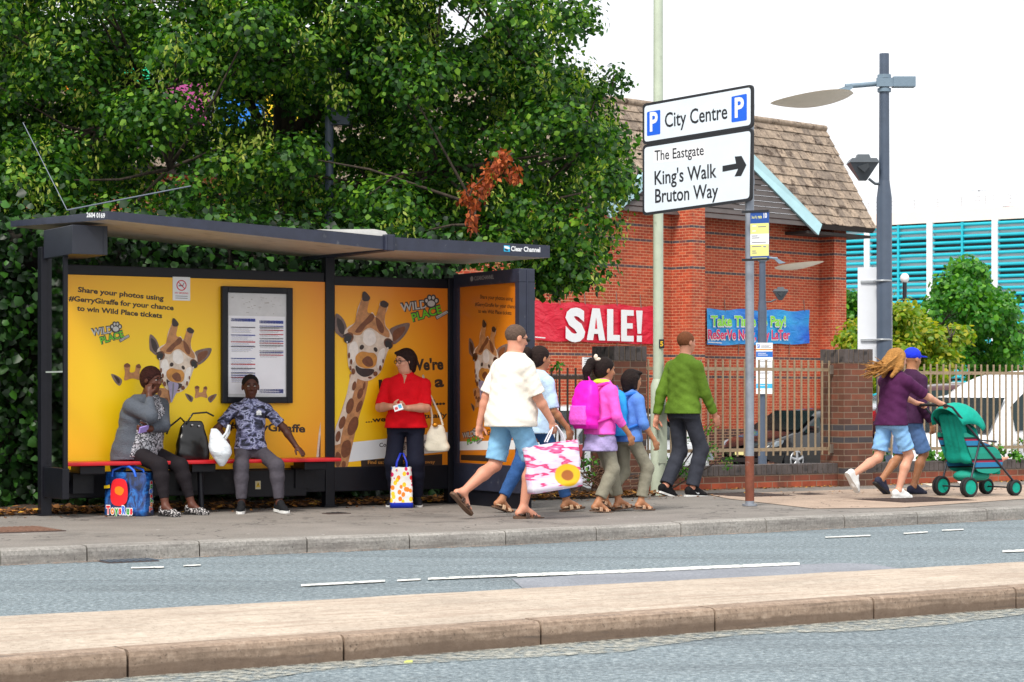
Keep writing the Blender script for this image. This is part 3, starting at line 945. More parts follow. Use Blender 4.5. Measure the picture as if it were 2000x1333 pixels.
rr = g.build('roof', [m_fascia, m_soffit], SH)
g = G().box((-.052, -1.33, 2.48), (.052, .5, 2.635), bev=.012); g.box((-.03, -1.335, 2.485), (-.02, -1.33, 2.63)); g.box((.04, -1.335, 2.485), (.048, -1.33, 2.63))
g.build('roof_beam', m_fascia, SH)
G().prism([(-.75, 2.655), (-.06, 2.62), (-.0, 2.64), (-.02, 2.665), (-.14, 2.682)], 'y', -1.27, .3).build('pale_roof_panel', mat('pale_roof_sheen', srgb(206, 204, 200), .4, var=.1), SH)  # pale panel added for the whitish light on the roof's top
def fas(px, py, n=-1.303):
    return wall(px, py, n)
g = G(); ptext(g, '2604 0169', fas(169, 424.5), fas(205, 426), .042, -1.3035, 0, .03); g.build('stop_number', m_white, rl)
g = G(); ptext(g, 'Clear Channel', fas(998, 490.5), fas(1055, 493), .048, -1.3035, 0, .03)
g.sheet([fas(984, 479.5), fas(984, 491.5), fas(996, 492.5), fas(996, 480.5)], -1.3030, 1)
g.sheet([fas(*p) for p in oval(990, 484, 6, 2.5, .3)[::-1]][::-1], -1.3036, 0); g.sheet([fas(*p) for p in oval(989, 488.5, 4, 1.8, .3)], -1.3038, 2)
g.build('operator_lettering', [m_white, m_lblue, m_fascia], rr)
# stay rods rising from the roof's corner
def loc_sh(v): return SH.matrix_world.inverted() @ v if False else (Matrix.Rotation(-ANG, 4, 'Z') @ (v - S(0, 0, PAV)))
a = loc_sh(ray(131, 411, 18.95))
for px, py, d, r in ((45, 240, 19.6, .004), (372, 364, 20.3, .007)):
    c = loc_sh(ray(px, py, d))
    G().tube([a, c], r, seg=8).build('stay_rod', mat('rod_steel', srgb(120, 128, 140), .35, metal=.7), SH)

# right end: advertising case across the shelter
X0, X1 = 1.405, 1.585
yf, yb = -1.36, -.052
g = G()
g.box((X0, yf, .15), (X1, yb, .42), bev=.01); g.box((X0, yf, 2.22), (X1, yb, 2.355), bev=.01)
g.box((X0, yf, .42), (X1, yf + .075, 2.22)); g.box((X0, yb - .09, .42), (X1, yb, 2.22)); g.box((X0 + .03, yf + .07, .42), (X1 - .01, yb - .08, 2.22))
g.box((X0 + .085, yf - .006, .16), (X0 + .1, yf, 2.34))
case = g.build('poster_case', m_fascia, SH)
G().box((X0 + .02, yf + .03, -.02), (X1 - .02, yb - .03, .15)).build('case_plinth', m_frame, case)
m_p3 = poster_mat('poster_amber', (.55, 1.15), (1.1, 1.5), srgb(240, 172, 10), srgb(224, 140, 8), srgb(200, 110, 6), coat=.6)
g = G()
Wp = (yb - .09) - (yf + .075)                   # poster width
g.T = Matrix.Translation((X0 + .026, 0, 0)) @ Matrix.Rotation(math.radians(-90), 4, 'Z') @ Matrix.Translation((-(yb - .09), 0, 0))
# in this frame x runs 0..Wp from the back wall towards the road
g.box((0, 0, .42), (Wp, .003, 2.22), 0)
yy = -.0008
def E(u, v): return (u * Wp, 2.22 - 1.8 * v)
for body, a, c in (('Share your photos using', (.36, .072), (.92, .098)), ('#GerryGiraffe for your chance', (.27, .112), (.985, .142)), ('to win Wild Place tickets', (.33, .152), (.9, .175))):
    ptext(g, body, E(*a), E(*c), .04, yy, A['ink'], .016)
logo(g, lambda x, y: E(.03 + x * .0011, .80 + y * .0005), yy)
giraffe(g, lambda x, y: E(.10 + x * .00125, .17 + y * .00062), yy, tongue=True)
horns(g, lambda x, y: E(.2 + x * .0011, .62 + y * .0006), yy)
ptext(g, '#GerryGiraffe', E(.42, .84), E(.95, .83), .06, yy, A['ink'], .02)
g.sheet([E(0, .93), E(1, .91), E(1, .86), E(0, .88)][::1], yy - .0004, A['paper'])
g.sheet([E(.02, .985), E(.7, .985), E(.7, .95), E(.02, .955)], yy - .0004, A['ink'])
g.build('giraffe_poster', [m_p3] + ART, case)
g = G()
g.T = Matrix.Translation((X0 - .0006, 0, 0)) @ Matrix.Rotation(math.radians(-90), 4, 'Z') @ Matrix.Translation((-(yb - .09), 0, 0))
ptext(g, 'CLEARCHANNEL', (.30 * Wp, 2.275), (.64 * Wp, 2.275), .042, 0, 0, .01)
g.sheet(oval(.255 * Wp, 2.293, .03, .026), 0, 0)
g.build('operator_lettering', [mat('worn_white', srgb(150, 150, 152), .5)], case)
# ------------------------------------------------------------------ foliage
def leaf_mat(name, stops, rough=.42, trans=.35, tint=None):
    m = bpy.data.materials.new(name); m.use_nodes = True
    n = m.node_tree; n.nodes.clear()
    gi = n.nodes.new('ShaderNodeNewGeometry')
    c = nramp(n, gi.outputs['Random Per Island'], stops)
    p = n.nodes.new('ShaderNodeBsdfPrincipled'); p.inputs['Roughness'].default_value = rough; p.inputs['Specular IOR Level'].default_value = .4
    tr = n.nodes.new('ShaderNodeBsdfTranslucent')
    n.links.new(c, p.inputs['Base Color'])
    tc_ = nmix(n, c, (1.25, 1.35, .55), 1., 'MULTIPLY'); n.links.new(tc_, tr.inputs['Color'])
    ms = n.nodes.new('ShaderNodeMixShader'); ms.inputs['Fac'].default_value = trans
    n.links.new(p.outputs[0], ms.inputs[1]); n.links.new(tr.outputs[0], ms.inputs[2])
    o = n.nodes.new('ShaderNodeOutputMaterial'); n.links.new(ms.outputs[0], o.inputs['Surface'])
    _mats[name] = m
    return m
def leaves(name, mats, centres, dirs, size, mi, parent=None, droop=.5, seed=1, fold=.35, narrow=None):
    """One folded six-cornered leaf at every centre. dirs: outward directions the blades face."""
    R = np.random.default_rng(seed)
    C = np.asarray(centres, float); k = len(C)
    D = np.asarray(dirs, float) + R.normal(0, .55, (k, 3))
    D /= np.linalg.norm(D, axis=1, keepdims=True) + 1e-9
    t = R.normal(0, 1, (k, 3)); t[:, 2] -= droop * 2
    t -= (t * D).sum(1, keepdims=True) * D
    t /= np.linalg.norm(t, axis=1, keepdims=True) + 1e-9
    s = np.cross(D, t)
    L = np.asarray(size) * R.uniform(.55, 1.3, k)
    W = L * (.42 if narrow is None else narrow) * R.uniform(.85, 1.15, k)
    prof = [(0, 0), (.3, 1.), (.68, .72), (1, 0), (.68, -.72), (.3, -1.)]
    V = np.zeros((k, 6, 3))
    for i, (a, w_) in enumerate(prof):
        V[:, i] = C + t * (L * a)[:, None] + s * (W * w_)[:, None] - D * (W * abs(w_) * fold)[:, None] - D * (L * a * a * .18)[:, None]
    F = np.zeros((k, 2, 4), int)
    base = (np.arange(k) * 6)[:, None]
    F[:, 0] = base + np.array([0, 1, 2, 3]); F[:, 1] = base + np.array([0, 3, 4, 5])
    me = bpy.data.meshes.new(name)
    me.vertices.add(k * 6); me.vertices.foreach_set('co', V.reshape(-1))
    me.loops.add(k * 8); me.loops.foreach_set('vertex_index', F.reshape(-1))
    me.polygons.add(k * 2); me.polygons.foreach_set('loop_start', np.arange(k * 2) * 4); me.polygons.foreach_set('loop_total', np.full(k * 2, 4))
    for m in mats: me.materials.append(m)
    me.polygons.foreach_set('material_index', np.repeat(np.asarray(mi, int), 2))
    me.update(calc_edges=True); me.validate()
    o = bpy.data.objects.new(name, me); COL.objects.link(o)
    if parent is not None: o.parent = parent
    return o
def clump_points(R, centres, radii, per, flat=.75, shell=.45):
    """Leaf centres and outward directions in clumps: mostly near each clump's skin."""
    P, D = [], []
    for c, r in zip(centres, radii):
        m = max(6, int(per * (r ** 2)))
        v = R.normal(0, 1, (m, 3)); v /= np.linalg.norm(v, axis=1, keepdims=True)
        q = (R.uniform(0, 1, m) ** shell)[:, None]
        off = v * q * r; off[:, 2] *= flat
        P.append(np.asarray(c) + off + R.normal(0, .04, (m, 3)))
        dd = v.copy(); dd[:, 2] += .6
        D.append(dd)
    return np.concatenate(P), np.concatenate(D)
def inpoly(x, y, poly):
    c = False
    for i in range(len(poly)):
        (x0, y0), (x1, y1) = poly[i], poly[i - 1]
        if (y0 > y) != (y1 > y) and x < (x1 - x0) * (y - y0) / (y1 - y0) + x0: c = not c
    return c
m_bark, n, b, t = nodes_of('bark', .9)
q = nnoise(n, nmap(n, t.outputs['Object'], (6, 6, 1.2)), 4, 6, .7)
n.links.new(nramp(n, q, [(.3, srgb(34, 28, 24)), (.7, srgb(84, 72, 60))]), b.inputs['Base Color']); nbump(n, b, q, .9, .03)
m_leaf = leaf_mat('lime_leaf', [(0, srgb(18, 50, 12)), (.4, srgb(38, 84, 18)), (.75, srgb(70, 120, 26)), (1, srgb(122, 162, 42))], rough=.55, trans=.36)
m_bract = leaf_mat('lime_bract', [(0, srgb(104, 138, 40)), (.5, srgb(150, 174, 66)), (1, srgb(196, 200, 104))], trans=.45)
m_hedge = leaf_mat('ivy_leaf', [(0, srgb(10, 30, 9)), (.6, srgb(22, 56, 16)), (1, srgb(60, 110, 32))], rough=.45, trans=.2)
m_dead = leaf_mat('dead_leaf', [(0, srgb(110, 44, 18)), (.5, srgb(158, 70, 28)), (1, srgb(190, 104, 52))], rough=.7, trans=.2)
m_ygr = leaf_mat('golden_leaf', [(0, srgb(76, 122, 24)), (.5, srgb(128, 158, 34)), (1, srgb(186, 176, 56))], trans=.45)
m_mid = leaf_mat('green_leaf', [(0, srgb(34, 92, 22)), (.5, srgb(62, 130, 34)), (1, srgb(110, 168, 48))], trans=.4)
def limb(g, pts, r0, r1, seg=9):
    P = [np.array(p, float) for p in pts]
    out, k = [], len(P)
    for i in range(k - 1):
        p0, p1, p2, p3 = P[max(0, i - 1)], P[i], P[i + 1], P[min(k - 1, i + 2)]
        for t in np.linspace(0, 1, 5, endpoint=False):
            out.append(.5 * ((2 * p1) + (-p0 + p2) * t + (2 * p0 - 5 * p1 + 4 * p2 - p3) * t * t + (-p0 + 3 * p1 - 3 * p2 + p3) * t ** 3))
    out.append(P[-1])
    rs = [r0 + (r1 - r0) * (i / (len(out) - 1)) ** .8 for i in range(len(out))]
    g.tube(out, rs, seg=seg)
# ------------------------------------------------------------------ brickwork
def brick_mat(name, cols, mortar, bands=(), band_col=None, plinth=None, plinth_col=None, stain=None, rough=.85, mort=.009, course=.075, length=.225):
    m, n, b, t = nodes_of(name, rough)
    sp = n.nodes.new('ShaderNodeSeparateXYZ'); n.links.new(t.outputs['Object'], sp.inputs[0])
    ad = n.nodes.new('ShaderNodeMath'); ad.operation = 'ADD'
    n.links.new(sp.outputs['X'], ad.inputs[0]); n.links.new(sp.outputs['Y'], ad.inputs[1])
    cb = n.nodes.new('ShaderNodeCombineXYZ'); n.links.new(ad.outputs[0], cb.inputs['X']); n.links.new(sp.outputs['Z'], cb.inputs['Y'])
    br = n.nodes.new('ShaderNodeTexBrick')
    n.links.new(cb.outputs[0], br.inputs['Vector'])
    br.inputs['Scale'].default_value = 1
    br.inputs['Brick Width'].default_value = length; br.inputs['Row Height'].default_value = course
    br.inputs['Mortar Size'].default_value = mort / 2; br.inputs['Mortar Smooth'].default_value = .3
    br.inputs['Color1'].default_value = (0, 0, 0, 1); br.inputs['Color2'].default_value = (1, 1, 1, 1); br.inputs['Mortar'].default_value = (.5, .5, .5, 1)
    br.inputs['Bias'].default_value = 0
    k = len(cols)
    brick = nramp(n, br.outputs['Color'], [(i / (k - 1), c) for i, c in enumerate(cols)])
    row = n.nodes.new('ShaderNodeMath'); row.operation = 'DIVIDE'; n.links.new(sp.outputs['Z'], row.inputs[0]); row.inputs[1].default_value = course
    fl = n.nodes.new('ShaderNodeMath'); fl.operation = 'FLOOR'; n.links.new(row.outputs[0], fl.inputs[0])
    for q in bands:
        cp = n.nodes.new('ShaderNodeMath'); cp.operation = 'COMPARE'; n.links.new(fl.outputs[0], cp.inputs[0]); cp.inputs[1].default_value = q; cp.inputs[2].default_value = .5
        brick = nmix(n, brick, band_col, cp.outputs[0])
    if plinth is not None:
        lt = n.nodes.new('ShaderNodeMath'); lt.operation = 'LESS_THAN'; n.links.new(sp.outputs['Z'], lt.inputs[0]); lt.inputs[1].default_value = plinth
        brick = nmix(n, brick, nmix(n, plinth_col, tuple(.6 * c for c in plinth_col), br.outputs['Color']), lt.outputs[0])
    v = nramp(n, nnoise(n, t.outputs['Object'], 5, 6, .7), [(.3, (.75, .75, .75)), (.7, (1.2, 1.2, 1.2))])
    brick = nmix(n, brick, v, 1., 'MULTIPLY')
    if stain:
        s_ = nramp(n, nnoise(n, nmap(n, t.outputs['Object'], (1, 1, .5)), 2.4, 6), [(.5, (0, 0, 0)), (.7, (1, 1, 1))])
        brick = nmix(n, brick, stain, nmix(n, (0, 0, 0), s_, .75))
    c = nmix(n, brick, mortar, br.outputs['Fac'])
    n.links.new(c, b.inputs['Base Color'])
    inv = n.nodes.new('ShaderNodeMath'); inv.operation = 'SUBTRACT'; inv.inputs[0].default_value = 1; n.links.new(br.outputs['Fac'], inv.inputs[1])
    nbump(n, b, inv.outputs[0], .5, .006)
    return m
BANDS = (73, 68, 59, 29, 22)
m_brick = brick_mat('red_brick', [srgb(158, 60, 36), srgb(186, 74, 44), srgb(172, 66, 38), srgb(200, 92, 58)], srgb(206, 160, 124), BANDS, srgb(78, 70, 78), .3, srgb(92, 62, 56), mort=.013, stain=srgb(138, 54, 36))
m_pier = brick_mat('weathered_brick', [srgb(92, 58, 44), srgb(116, 70, 52), srgb(84, 56, 46), srgb(132, 76, 54)], srgb(126, 108, 92), (2, 9, 7), srgb(66, 62, 66), stain=srgb(58, 44, 38), mort=.012)
m_lowbrick = brick_mat('low_wall_brick', [srgb(112, 62, 46), srgb(140, 70, 48), srgb(100, 60, 48)], srgb(138, 116, 98), stain=srgb(70, 52, 44), plinth=.075, plinth_col=srgb(178, 84, 54), mort=.012)
m_bluebrick = mat('blue_brick', srgb(84, 76, 74), .7, var=.35, scale=7, bump=.3, bscale=60, grime=(srgb(46, 42, 42), 9, .55))
m_mort = mat('mortar', srgb(150, 130, 108), .9, var=.2)

# ------------------------------------------------------------------ brick shop building with its steep tiled roof
BA = math.radians(43.7)
BU, BN = Vector((math.cos(BA), math.sin(BA), 0)), Vector((-math.sin(BA), math.cos(BA), 0))
B0 = Vector((6.2, 58, 0))
def bl(px, y, py=None):
    """x along the building (and height) of what is seen at px, py on the plane y of the building's own frame"""
    k = (px - 1000) / 4200
    p = B0 + BN * y
    x = (k * p.y - p.x) / (BU.x - k * BU.y)
    if py is None: return x
    return (x, 1.25 - (py - 769) / 4200 * (p.y + BU.y * x))
BD = thing('shop_building', 'red brick building with dark brick bands and a steep mossy tiled roof', 'building', B0, BA)
LW, PF = -.5, -1.2
xp0, xp1 = bl(1351, PF), bl(1377, PF)
xq0, xq1 = bl(1629, PF + .7), bl(1653, PF + .7)
zt = 6.1
g = G()
g.box((-26, LW, -1.6), (xp0 - .003, 6, zt)); g.box((xp1 + .003, 0, -1.6), (xq0 - .003, 6, zt)); g.build('brick_wall', m_brick, BD)
g = G(); g.box((xp0, PF, -1.6), (xp1, 1, zt + .2)); g.build('brick_pilaster', m_brick, BD)
g = G(); g.box((xq0, PF + .7, -1.6), (xq1, 6, zt - .15)); g.build('brick_pilaster', m_brick, BD)
ye, yr, ze, zr = -.95, .85, 5.88, 8.85
xr = bl(1710, ye)
xa, xc, xap = bl(1600, ye), bl(1178, ye), bl(1390, yr)
def rp(x, f, off=0.):                         # point on the roof slope: f from eave 0 to ridge 1, off outwards
    L = math.hypot(yr - ye, zr - ze)
    ny, nz = -(zr - ze) / L, (yr - ye) / L
    return (x, ye + (yr - ye) * f + ny * off, ze + (zr - ze) * f + nz * off)
# tiles: courses that lap over one another, every tile a little out of line
m_tile, n, b, t = nodes_of('roof_tile', .9)
tcol = nramp(n, nnoise(n, t.outputs['Object'], 9, 6, .75), [(.28, srgb(96, 88, 80)), (.5, srgb(146, 132, 118)), (.72, srgb(178, 164, 148))])
gi = n.nodes.new('ShaderNodeNewGeometry')
tcol = nmix(n, tcol, nramp(n, gi.outputs['Random Per Island'], [(0, (.62, .6, .6)), (.5, (1, .96, .92)), (1, (1.25, 1.18, 1.1))]), 1., 'MULTIPLY')
moss = nramp(n, nnoise(n, t.outputs['Object'], 3.2, 8, .8), [(.545, (0, 0, 0)), (.58, (1, 1, 1))])
tcol = nmix(n, tcol, srgb(62, 46, 34), nmix(n, (0, 0, 0), moss, .85))
lich = nramp(n, nnoise(n, nmap(n, t.outputs['Object'], loc=(7, 3, 1)), 1.6, 8, .8), [(.68, (0, 0, 0)), (.71, (1, 1, 1))])
tcol = nmix(n, tcol, srgb(186, 130, 50), nmix(n, (0, 0, 0), lich, .8))
n.links.new(tcol, b.inputs['Base Color'])
nbump(n, b, nnoise(n, t.outputs['Object'], 40, 4), .5, .01)
def tiles(name, xl, xrr):
    g = G(); r_ = rnd(5)
    nc = 11
    for c in range(nc):
        f0, f1 = c / nc, (c + 1.25) / nc
        a, e = xl((c + .0) / nc), xrr((c + .0) / nc)
        a2, e2 = xl(min(1, (c + 1) / nc)), xrr(min(1, (c + 1) / nc))
        x = min(a, a2) + (0 if c % 2 else -.15)
        while x < max(e, e2):
            x1 = x + .30
            lo, hi = max(x, a), min(x1 - .006, e)
            lo2, hi2 = max(x, a2), min(x1 - .006, e2)
            if hi > lo + .02 or hi2 > lo2 + .02:
                hi = max(hi, lo + .003); hi2 = max(hi2, lo2 + .003)
                j = r_.uniform(-.008, .010); df = r_.uniform(-.012, .012) / nc * 4
                o1, o2 = .045 + j, .008
                P = [rp(lo, f0 + df, o1), rp(hi, f0 + df, o1 + r_.uniform(-.004, .004)), rp(hi2, min(f1, 1.0), o2), rp(lo2, min(f1, 1.0), o2)]
                Q = [rp(lo, f0 + df, o1 - .022), rp(hi, f0 + df, o1 - .022)]
                g.add(P + Q, [(0, 1, 2, 3), (4, 5, 1, 0)])
            x = x1
    return g.build(name, m_tile, roof)
def cutR(f): return xa + (xap - xa) * f
def cutL(f): return xc + (xap - xc) * f
m_felt = mat('roof_underside', srgb(56, 50, 48), .9, var=.2)
g = G()
for poly in ([rp(xa, 0), rp(xr, 0), rp(xr, 1), rp(xap, 1)], [rp(-26, 0), rp(xc, 0), rp(xap, 1), rp(-26, 1)]):
    low = [(p[0], p[1] + .10, p[2] - .12) for p in poly]
    g.add(poly + low, [(0, 1, 2, 3), (7, 6, 5, 4)] + [(i, i + 4, (i + 1) % 4 + 4, (i + 1) % 4) for i in range(4)])
g.add([rp(-26, 1), rp(xr, 1), (xr, 5.5, 6), (-26, 5.5, 6)], [(0, 1, 2, 3)])
roof = g.build('roof', m_felt, BD)
tiles('roof_tiles', cutR, lambda f: xr + .02)
tiles('roof_tiles', lambda f: -26, cutL)
g = G(); g.tube([(p[0], p[1], p[2]) for p in (rp(-26, 1, .03), rp(xr, 1, .03))], .09, seg=8); g.build('ridge_tiles', m_tile, roof)
m_barge = mat('barge_board_paint', srgb(160, 196, 204), .5, var=.08, scale=3)
for a, c in ((xa, xap), (xc, xap)):
    p, q = rp(a, 0, .04), rp(c, 1, .04)
    sgn = 1 if a > c else -1
    P = [p, q, (q[0], q[1], q[2] - .42), (p[0] - sgn * .16, p[1], p[2] - .30)]
    P2 = [(v[0], v[1] + .05, v[2]) for v in P]
    P = [(v[0], v[1] - .07, v[2] - .035) for v in P]
    g = G(); g.add(P + P2, [(0, 1, 2, 3), (7, 6, 5, 4)] + [(i, i + 4, (i + 1) % 4 + 4, (i + 1) % 4) for i in range(4)]); g.build('barge_board', m_barge, roof)
m_dkboard = mat('gable_boarding_stain', srgb(74, 66, 64), .6, var=.2, scale=3)
g = G()
rows = 19
for r in range(rows):
    f0, f1 = -.02 + r / rows, -.02 + (r + .92) / rows
    def q(f, d): 
        p = rp(0, f)
        return p[1] + .22 + d, p[2]
    y0_, z0_ = q(f0, -.03); y1_, z1_ = q(f1, 0)
    a0, e0 = cutL(max(0, f0)), cutR(max(0, f0))
    a1, e1 = cutL(max(0, f1)), cutR(max(0, f1))
    vs = [(a0, y0_, z0_), (e0, y0_, z0_), (e1, y1_, z1_), (a1, y1_, z1_), (a0, y0_ + .06, z0_), (e0, y0_ + .06, z0_), (e1, y1_ + .06, z1_), (a1, y1_ + .06, z1_)]
    g.add(vs, [(0, 1, 2, 3), (7, 6, 5, 4), (4, 5, 1, 0), (3, 2, 6, 7)])
g.build('gable_boarding', m_dkboard, BD)
g = G(); g.box((xa - .3, -.8, 5.62), (xr - .03, 0.2, 5.70)); g.build('eave_soffit', m_felt, roof)

# banners tied to its walls
def pvc(name, col, col2=None):
    m, n, b, t = nodes_of(name, .38)
    nz = nnoise(n, nmap(n, t.outputs['Object'], (1.1, 1, 2.2), (0, .5, 0)), 2.2, 3, .5, 1.2)
    if col2:
        sp = n.nodes.new('ShaderNodeSeparateXYZ'); n.links.new(t.outputs['Object'], sp.inputs[0])
        c = nramp(n, nnoise(n, nmap(n, t.outputs['Object'], (.3, 1, .8)), 1.4, 2), [(.35, col), (.65, col2)])
        n.links.new(c, b.inputs['Base Color'])
    else:
        b.inputs['Base Color'].default_value = (*col, 1)
    nbump(n, b, nz, .8, .05)
    return m
def banner(name, label, y, corners, m, texts, ties, small):
    (x0, zt0), (x1, zt1), (x2, zb1), (x3, zb0) = corners
    T = thing(name, label, 'banner', B0 + BU * x0 + BN * y, BA)
    W = x1 - x0
    def top(u): return zt0 + (zt1 - zt0) * u - .05 * math.sin(math.pi * u * 3) ** 2
    def bot(u): return zb0 + (zb1 - zb0) * u - .03 * math.sin(math.pi * u * 3) ** 2
    nx, nz = 48, 12
    vs = []; r_ = rnd(2)
    def wav(u, v): return -.05 - .016 * math.sin(7 * u * 3.1 + 4 * v) * (1 - .4 * v) - .006 * math.sin(u * 50 + v * 9)
    for j in range(nz + 1):
        for i in range(nx + 1):
            u, v = i / nx, j / nz
            vs.append((u * W, wav(u, v), bot(u) + (top(u) - bot(u)) * v))
    fs = [(j * (nx + 1) + i, j * (nx + 1) + i + 1, (j + 1) * (nx + 1) + i + 1, (j + 1) * (nx + 1) + i) for j in range(nz) for i in range(nx)]
    G().add(vs, fs, smooth=True).build('banner_sheet', m, T)
    for body, u0, u1, v, cap, bold, fill, edge in texts:
        H = top(.5) - bot(.5)
        a = (u0 * W, bot(u0) + H * v); c = (u1 * W, bot(u1) + H * v)
        g = G()
        if edge: ptext(g, body, (a[0] - .02, a[1] - .02), (c[0] + .02, c[1] - .02), cap * H * 1.05, -.085, 1, bold + .035)
        ptext(g, body, a, c, cap * H, -.095, 0, bold)
        g.build('banner_lettering', [fill, m_white] if edge else [fill], T)
    for u, v in ties:
        z = top(u) if v > 0 else bot(u)
        G().tube([(u * W, -.06, z - .03 * v), (u * W + .04, .02, z + .38 * v)], .01, seg=5).build('cord', mat('cord', srgb(120, 110, 104), .8), T)
    g = G()
    for u0, u1, v in small:
        g.sheet([(u0 * W, bot(u0) + .05), (u1 * W, bot(u1) + .05), (u1 * W, bot(u1) + .075), (u0 * W, bot(u0) + .075)], -.085, 0)
    g.build('small_print', m_white, T)
    return T
c4 = [bl(1040, LW, 587), bl(1281, LW, 598), bl(1281, LW, 672), bl(1040, LW, 664)]
SB = banner('sale_banner', 'red plastic banner with large white SALE! lettering tied to the brick wall', LW, c4, pvc('red_banner', srgb(214, 18, 52)),
       [], ((.2, 1), (.4, 1), (.66, 1), (.86, 1), (.66, -1), (.86, -1)), ((.0, .08, 0),))
W_ = c4[1][0] - c4[0][0]; z0_ = c4[3][1] + .04; H_ = c4[0][1] - c4[3][1] - .16
g = G(); YB = -.09
def bigl(poly, x0, x1): g.sheet([((x0 + (x1 - x0) * u) * W_, z0_ - .02 * (x0 + x1) + H_ * v) for u, v in poly], YB, 0)
ptext(g, 'S', (.235 * W_, z0_ - .012), (.392 * W_, z0_ - .016), H_ * .97, YB, 0, .055)
for x0, x1, polys in ((.405, .555, ([(0, 0), (.34, 0), (.39, .2), (.61, .2), (.66, 0), (1, 0), (.70, 1), (.30, 1)],)), (.57, .675, ([(0, 0), (1, 0), (1, .19), (.48, .19), (.48, 1), (0, 1)],)), (.685, .79, ([(0, 0), (1, 0), (1, .18), (.46, .18), (.46, .41), (.92, .41), (.92, .58), (.46, .58), (.46, .82), (1, .82), (1, 1), (0, 1)],)), (.81, .865, ([(.12, 0), (.88, 0), (.88, .2), (.12, .2)], [(.22, .26), (.78, .26), (1, 1), (0, 1)]))):
    for po in polys: bigl(po, x0, x1)
YB = -.094
g.sheet([((.405 + .15 * u) * W_, z0_ - .02 + H_ * v) for u, v in ((.43, .36), (.57, .36), (.5, .72))], YB, 1)
g.build('banner_lettering', [m_white, _mats['red_banner']], SB)
c4 = [bl(1378, 0, 602.5), bl(1578, 0, 606), bl(1578, 0, 671), bl(1378, 0, 673.5)]
m_lg = mat('banner_lime', srgb(140, 224, 50), .4, var=.12, scale=30); m_mg = mat('banner_magenta', srgb(226, 16, 96), .4, var=.06)
banner('credit_banner', 'blue plastic banner with green and pink lettering tied to the brick wall', 0, c4, pvc('blue_banner', srgb(16, 100, 214), srgb(40, 176, 232)),
       [('Take Time to Pay!', .03, .75, .54, .30, .025, m_lg, True), ('ReSerVe Now, Pay LaTer', .0, .79, .16, .28, .02, m_mg, True)], ((.17, 1), (.5, 1), (.95, 1), (.3, -1), (.8, -1)), ((.0, .13, 0),))
# notice on the wall by the left railings
c4 = bl(1138, LW - .03, 698); c5 = bl(1156, LW - .03, 726)
T = thing('wall_notice', 'small white notice with lines of print fixed to the brick wall left of the pier', 'notice', B0 + BN * (LW - .03), BA)
g = G(); g.box((c4[0], -.01, c5[1]), (c5[0] + .1, .02, c4[1]), 0)
for k in range(7): g.sheet([(c4[0] + .05, c5[1] + .04 + k * .05), (c5[0], c5[1] + .04 + k * .05), (c5[0], c5[1] + .055 + k * .05), (c4[0] + .05, c5[1] + .055 + k * .05)], -.011, 1)
g.build('notice_board', [m_white, m_pgrey], T)
# coloured shop sign up behind the big trees
T = thing('shop_sign', 'row of big bright coloured panels half hidden by the leaves of the tall trees', 'sign', ray(320, 200, 44) + Vector((0, 0, 0)), math.radians(20))
G().box((-4.2, .06, -1.3), (3.2, .3, 1.5)).build('sign_backing', mat('sign_grey', srgb(120, 126, 130), .5), T)
for i, (x, cc) in enumerate(((-3.3, '#e2541c'), (-1.9, '#f08a1a'), (-.7, '#12c48a'), (.5, '#a84484'), (1.6, '#1f7ad8'), (2.6, '#f2cc18'))):
    G().prism(smooth_loop([(x - .4, -.7), (x + .35, -.6), (x + .4, .6), (x, .7), (x - .4, .6)], 4), 'y', 0, .055).build('sign_panel', mat('sign_col_%d' % i, srgb(cc), .4), T)
for x in (-3, 2): G().box((x - .1, .1, -9.5), (x + .1, .28, -1.3)).build('sign_leg', m_frame, T)

# ------------------------------------------------------------------ piers, low walls and railings along the footway
WN = 1.2
def pier(tc_, label):
    T = thing('brick_pier', label, 'pier', S(tc_, WN, PAV), ANG, 'brick piers along the footway')
    h = 1.5
    g = G(); g.box((-.225, -.225, -.1), (.225, .225, h)); sh = g.build('pier_shaft', m_pier, T)
    g = G(); g.box((-.222, -.222, h), (.222, .222, h + .165), 1)
    r_ = rnd(int(tc_ * 10))
    for k in range(6):
        x = -.228 + k * .0765
        for sy in (-1, 1):
            g.box((x + .004, sy * .232 - (.11 if sy > 0 else 0), h + .004), (x + .069, sy * .232 + (.11 if sy < 0 else 0), h + .168 + r_.uniform(0, .006)), 0, bev=.006)
    for k in range(3):
        y = -.116 + k * .078
        for sx in (-1, 1):
            g.box((sx * .232 - (.11 if sx > 0 else 0), y + .003, h + .004), (sx * .232 + (.11 if sx < 0 else 0), y + .068, h + .166), 0, bev=.006)
    g.build('pier_coping', [m_bluebrick, m_mort], T)
    return T
pier(4.30, 'weathered brown brick pier behind the girl with the pink rucksack')
pier(7.66, 'weathered brown brick pier behind the woman in the purple top')
pier(15.2, 'brown brick pier at the far right end of the railings')
def low_wall(t0, t1, label):
    T = thing('low_wall', label, 'wall', S((t0 + t1) / 2, WN, PAV), ANG, 'low brick walls under the railings')
    L = (t1 - t0) / 2
    G().box((-L, -.11, -.1), (L, .11, .155)).build('brick_courses', m_lowbrick, T)
    g = G(); g.box((-L, -.108, .155), (L, .108, .268), 1)
    k = int(2 * L / .0775); r_ = rnd(int(t0))
    for i in range(k):
        x = -L + i * 2 * L / k
        g.box((x + .004, -.118, .158), (x + 2 * L / k - .004, .118, .276 + r_.uniform(0, .006)), 0, bev=.007)
    g.build('wall_coping', [m_bluebrick, m_mort], T)
low_wall(4.53, 7.43, 'low brick wall with a brick-on-edge coping between the two near piers')
low_wall(7.89, 14.97, 'long low brick wall running off to the right of the purple woman')
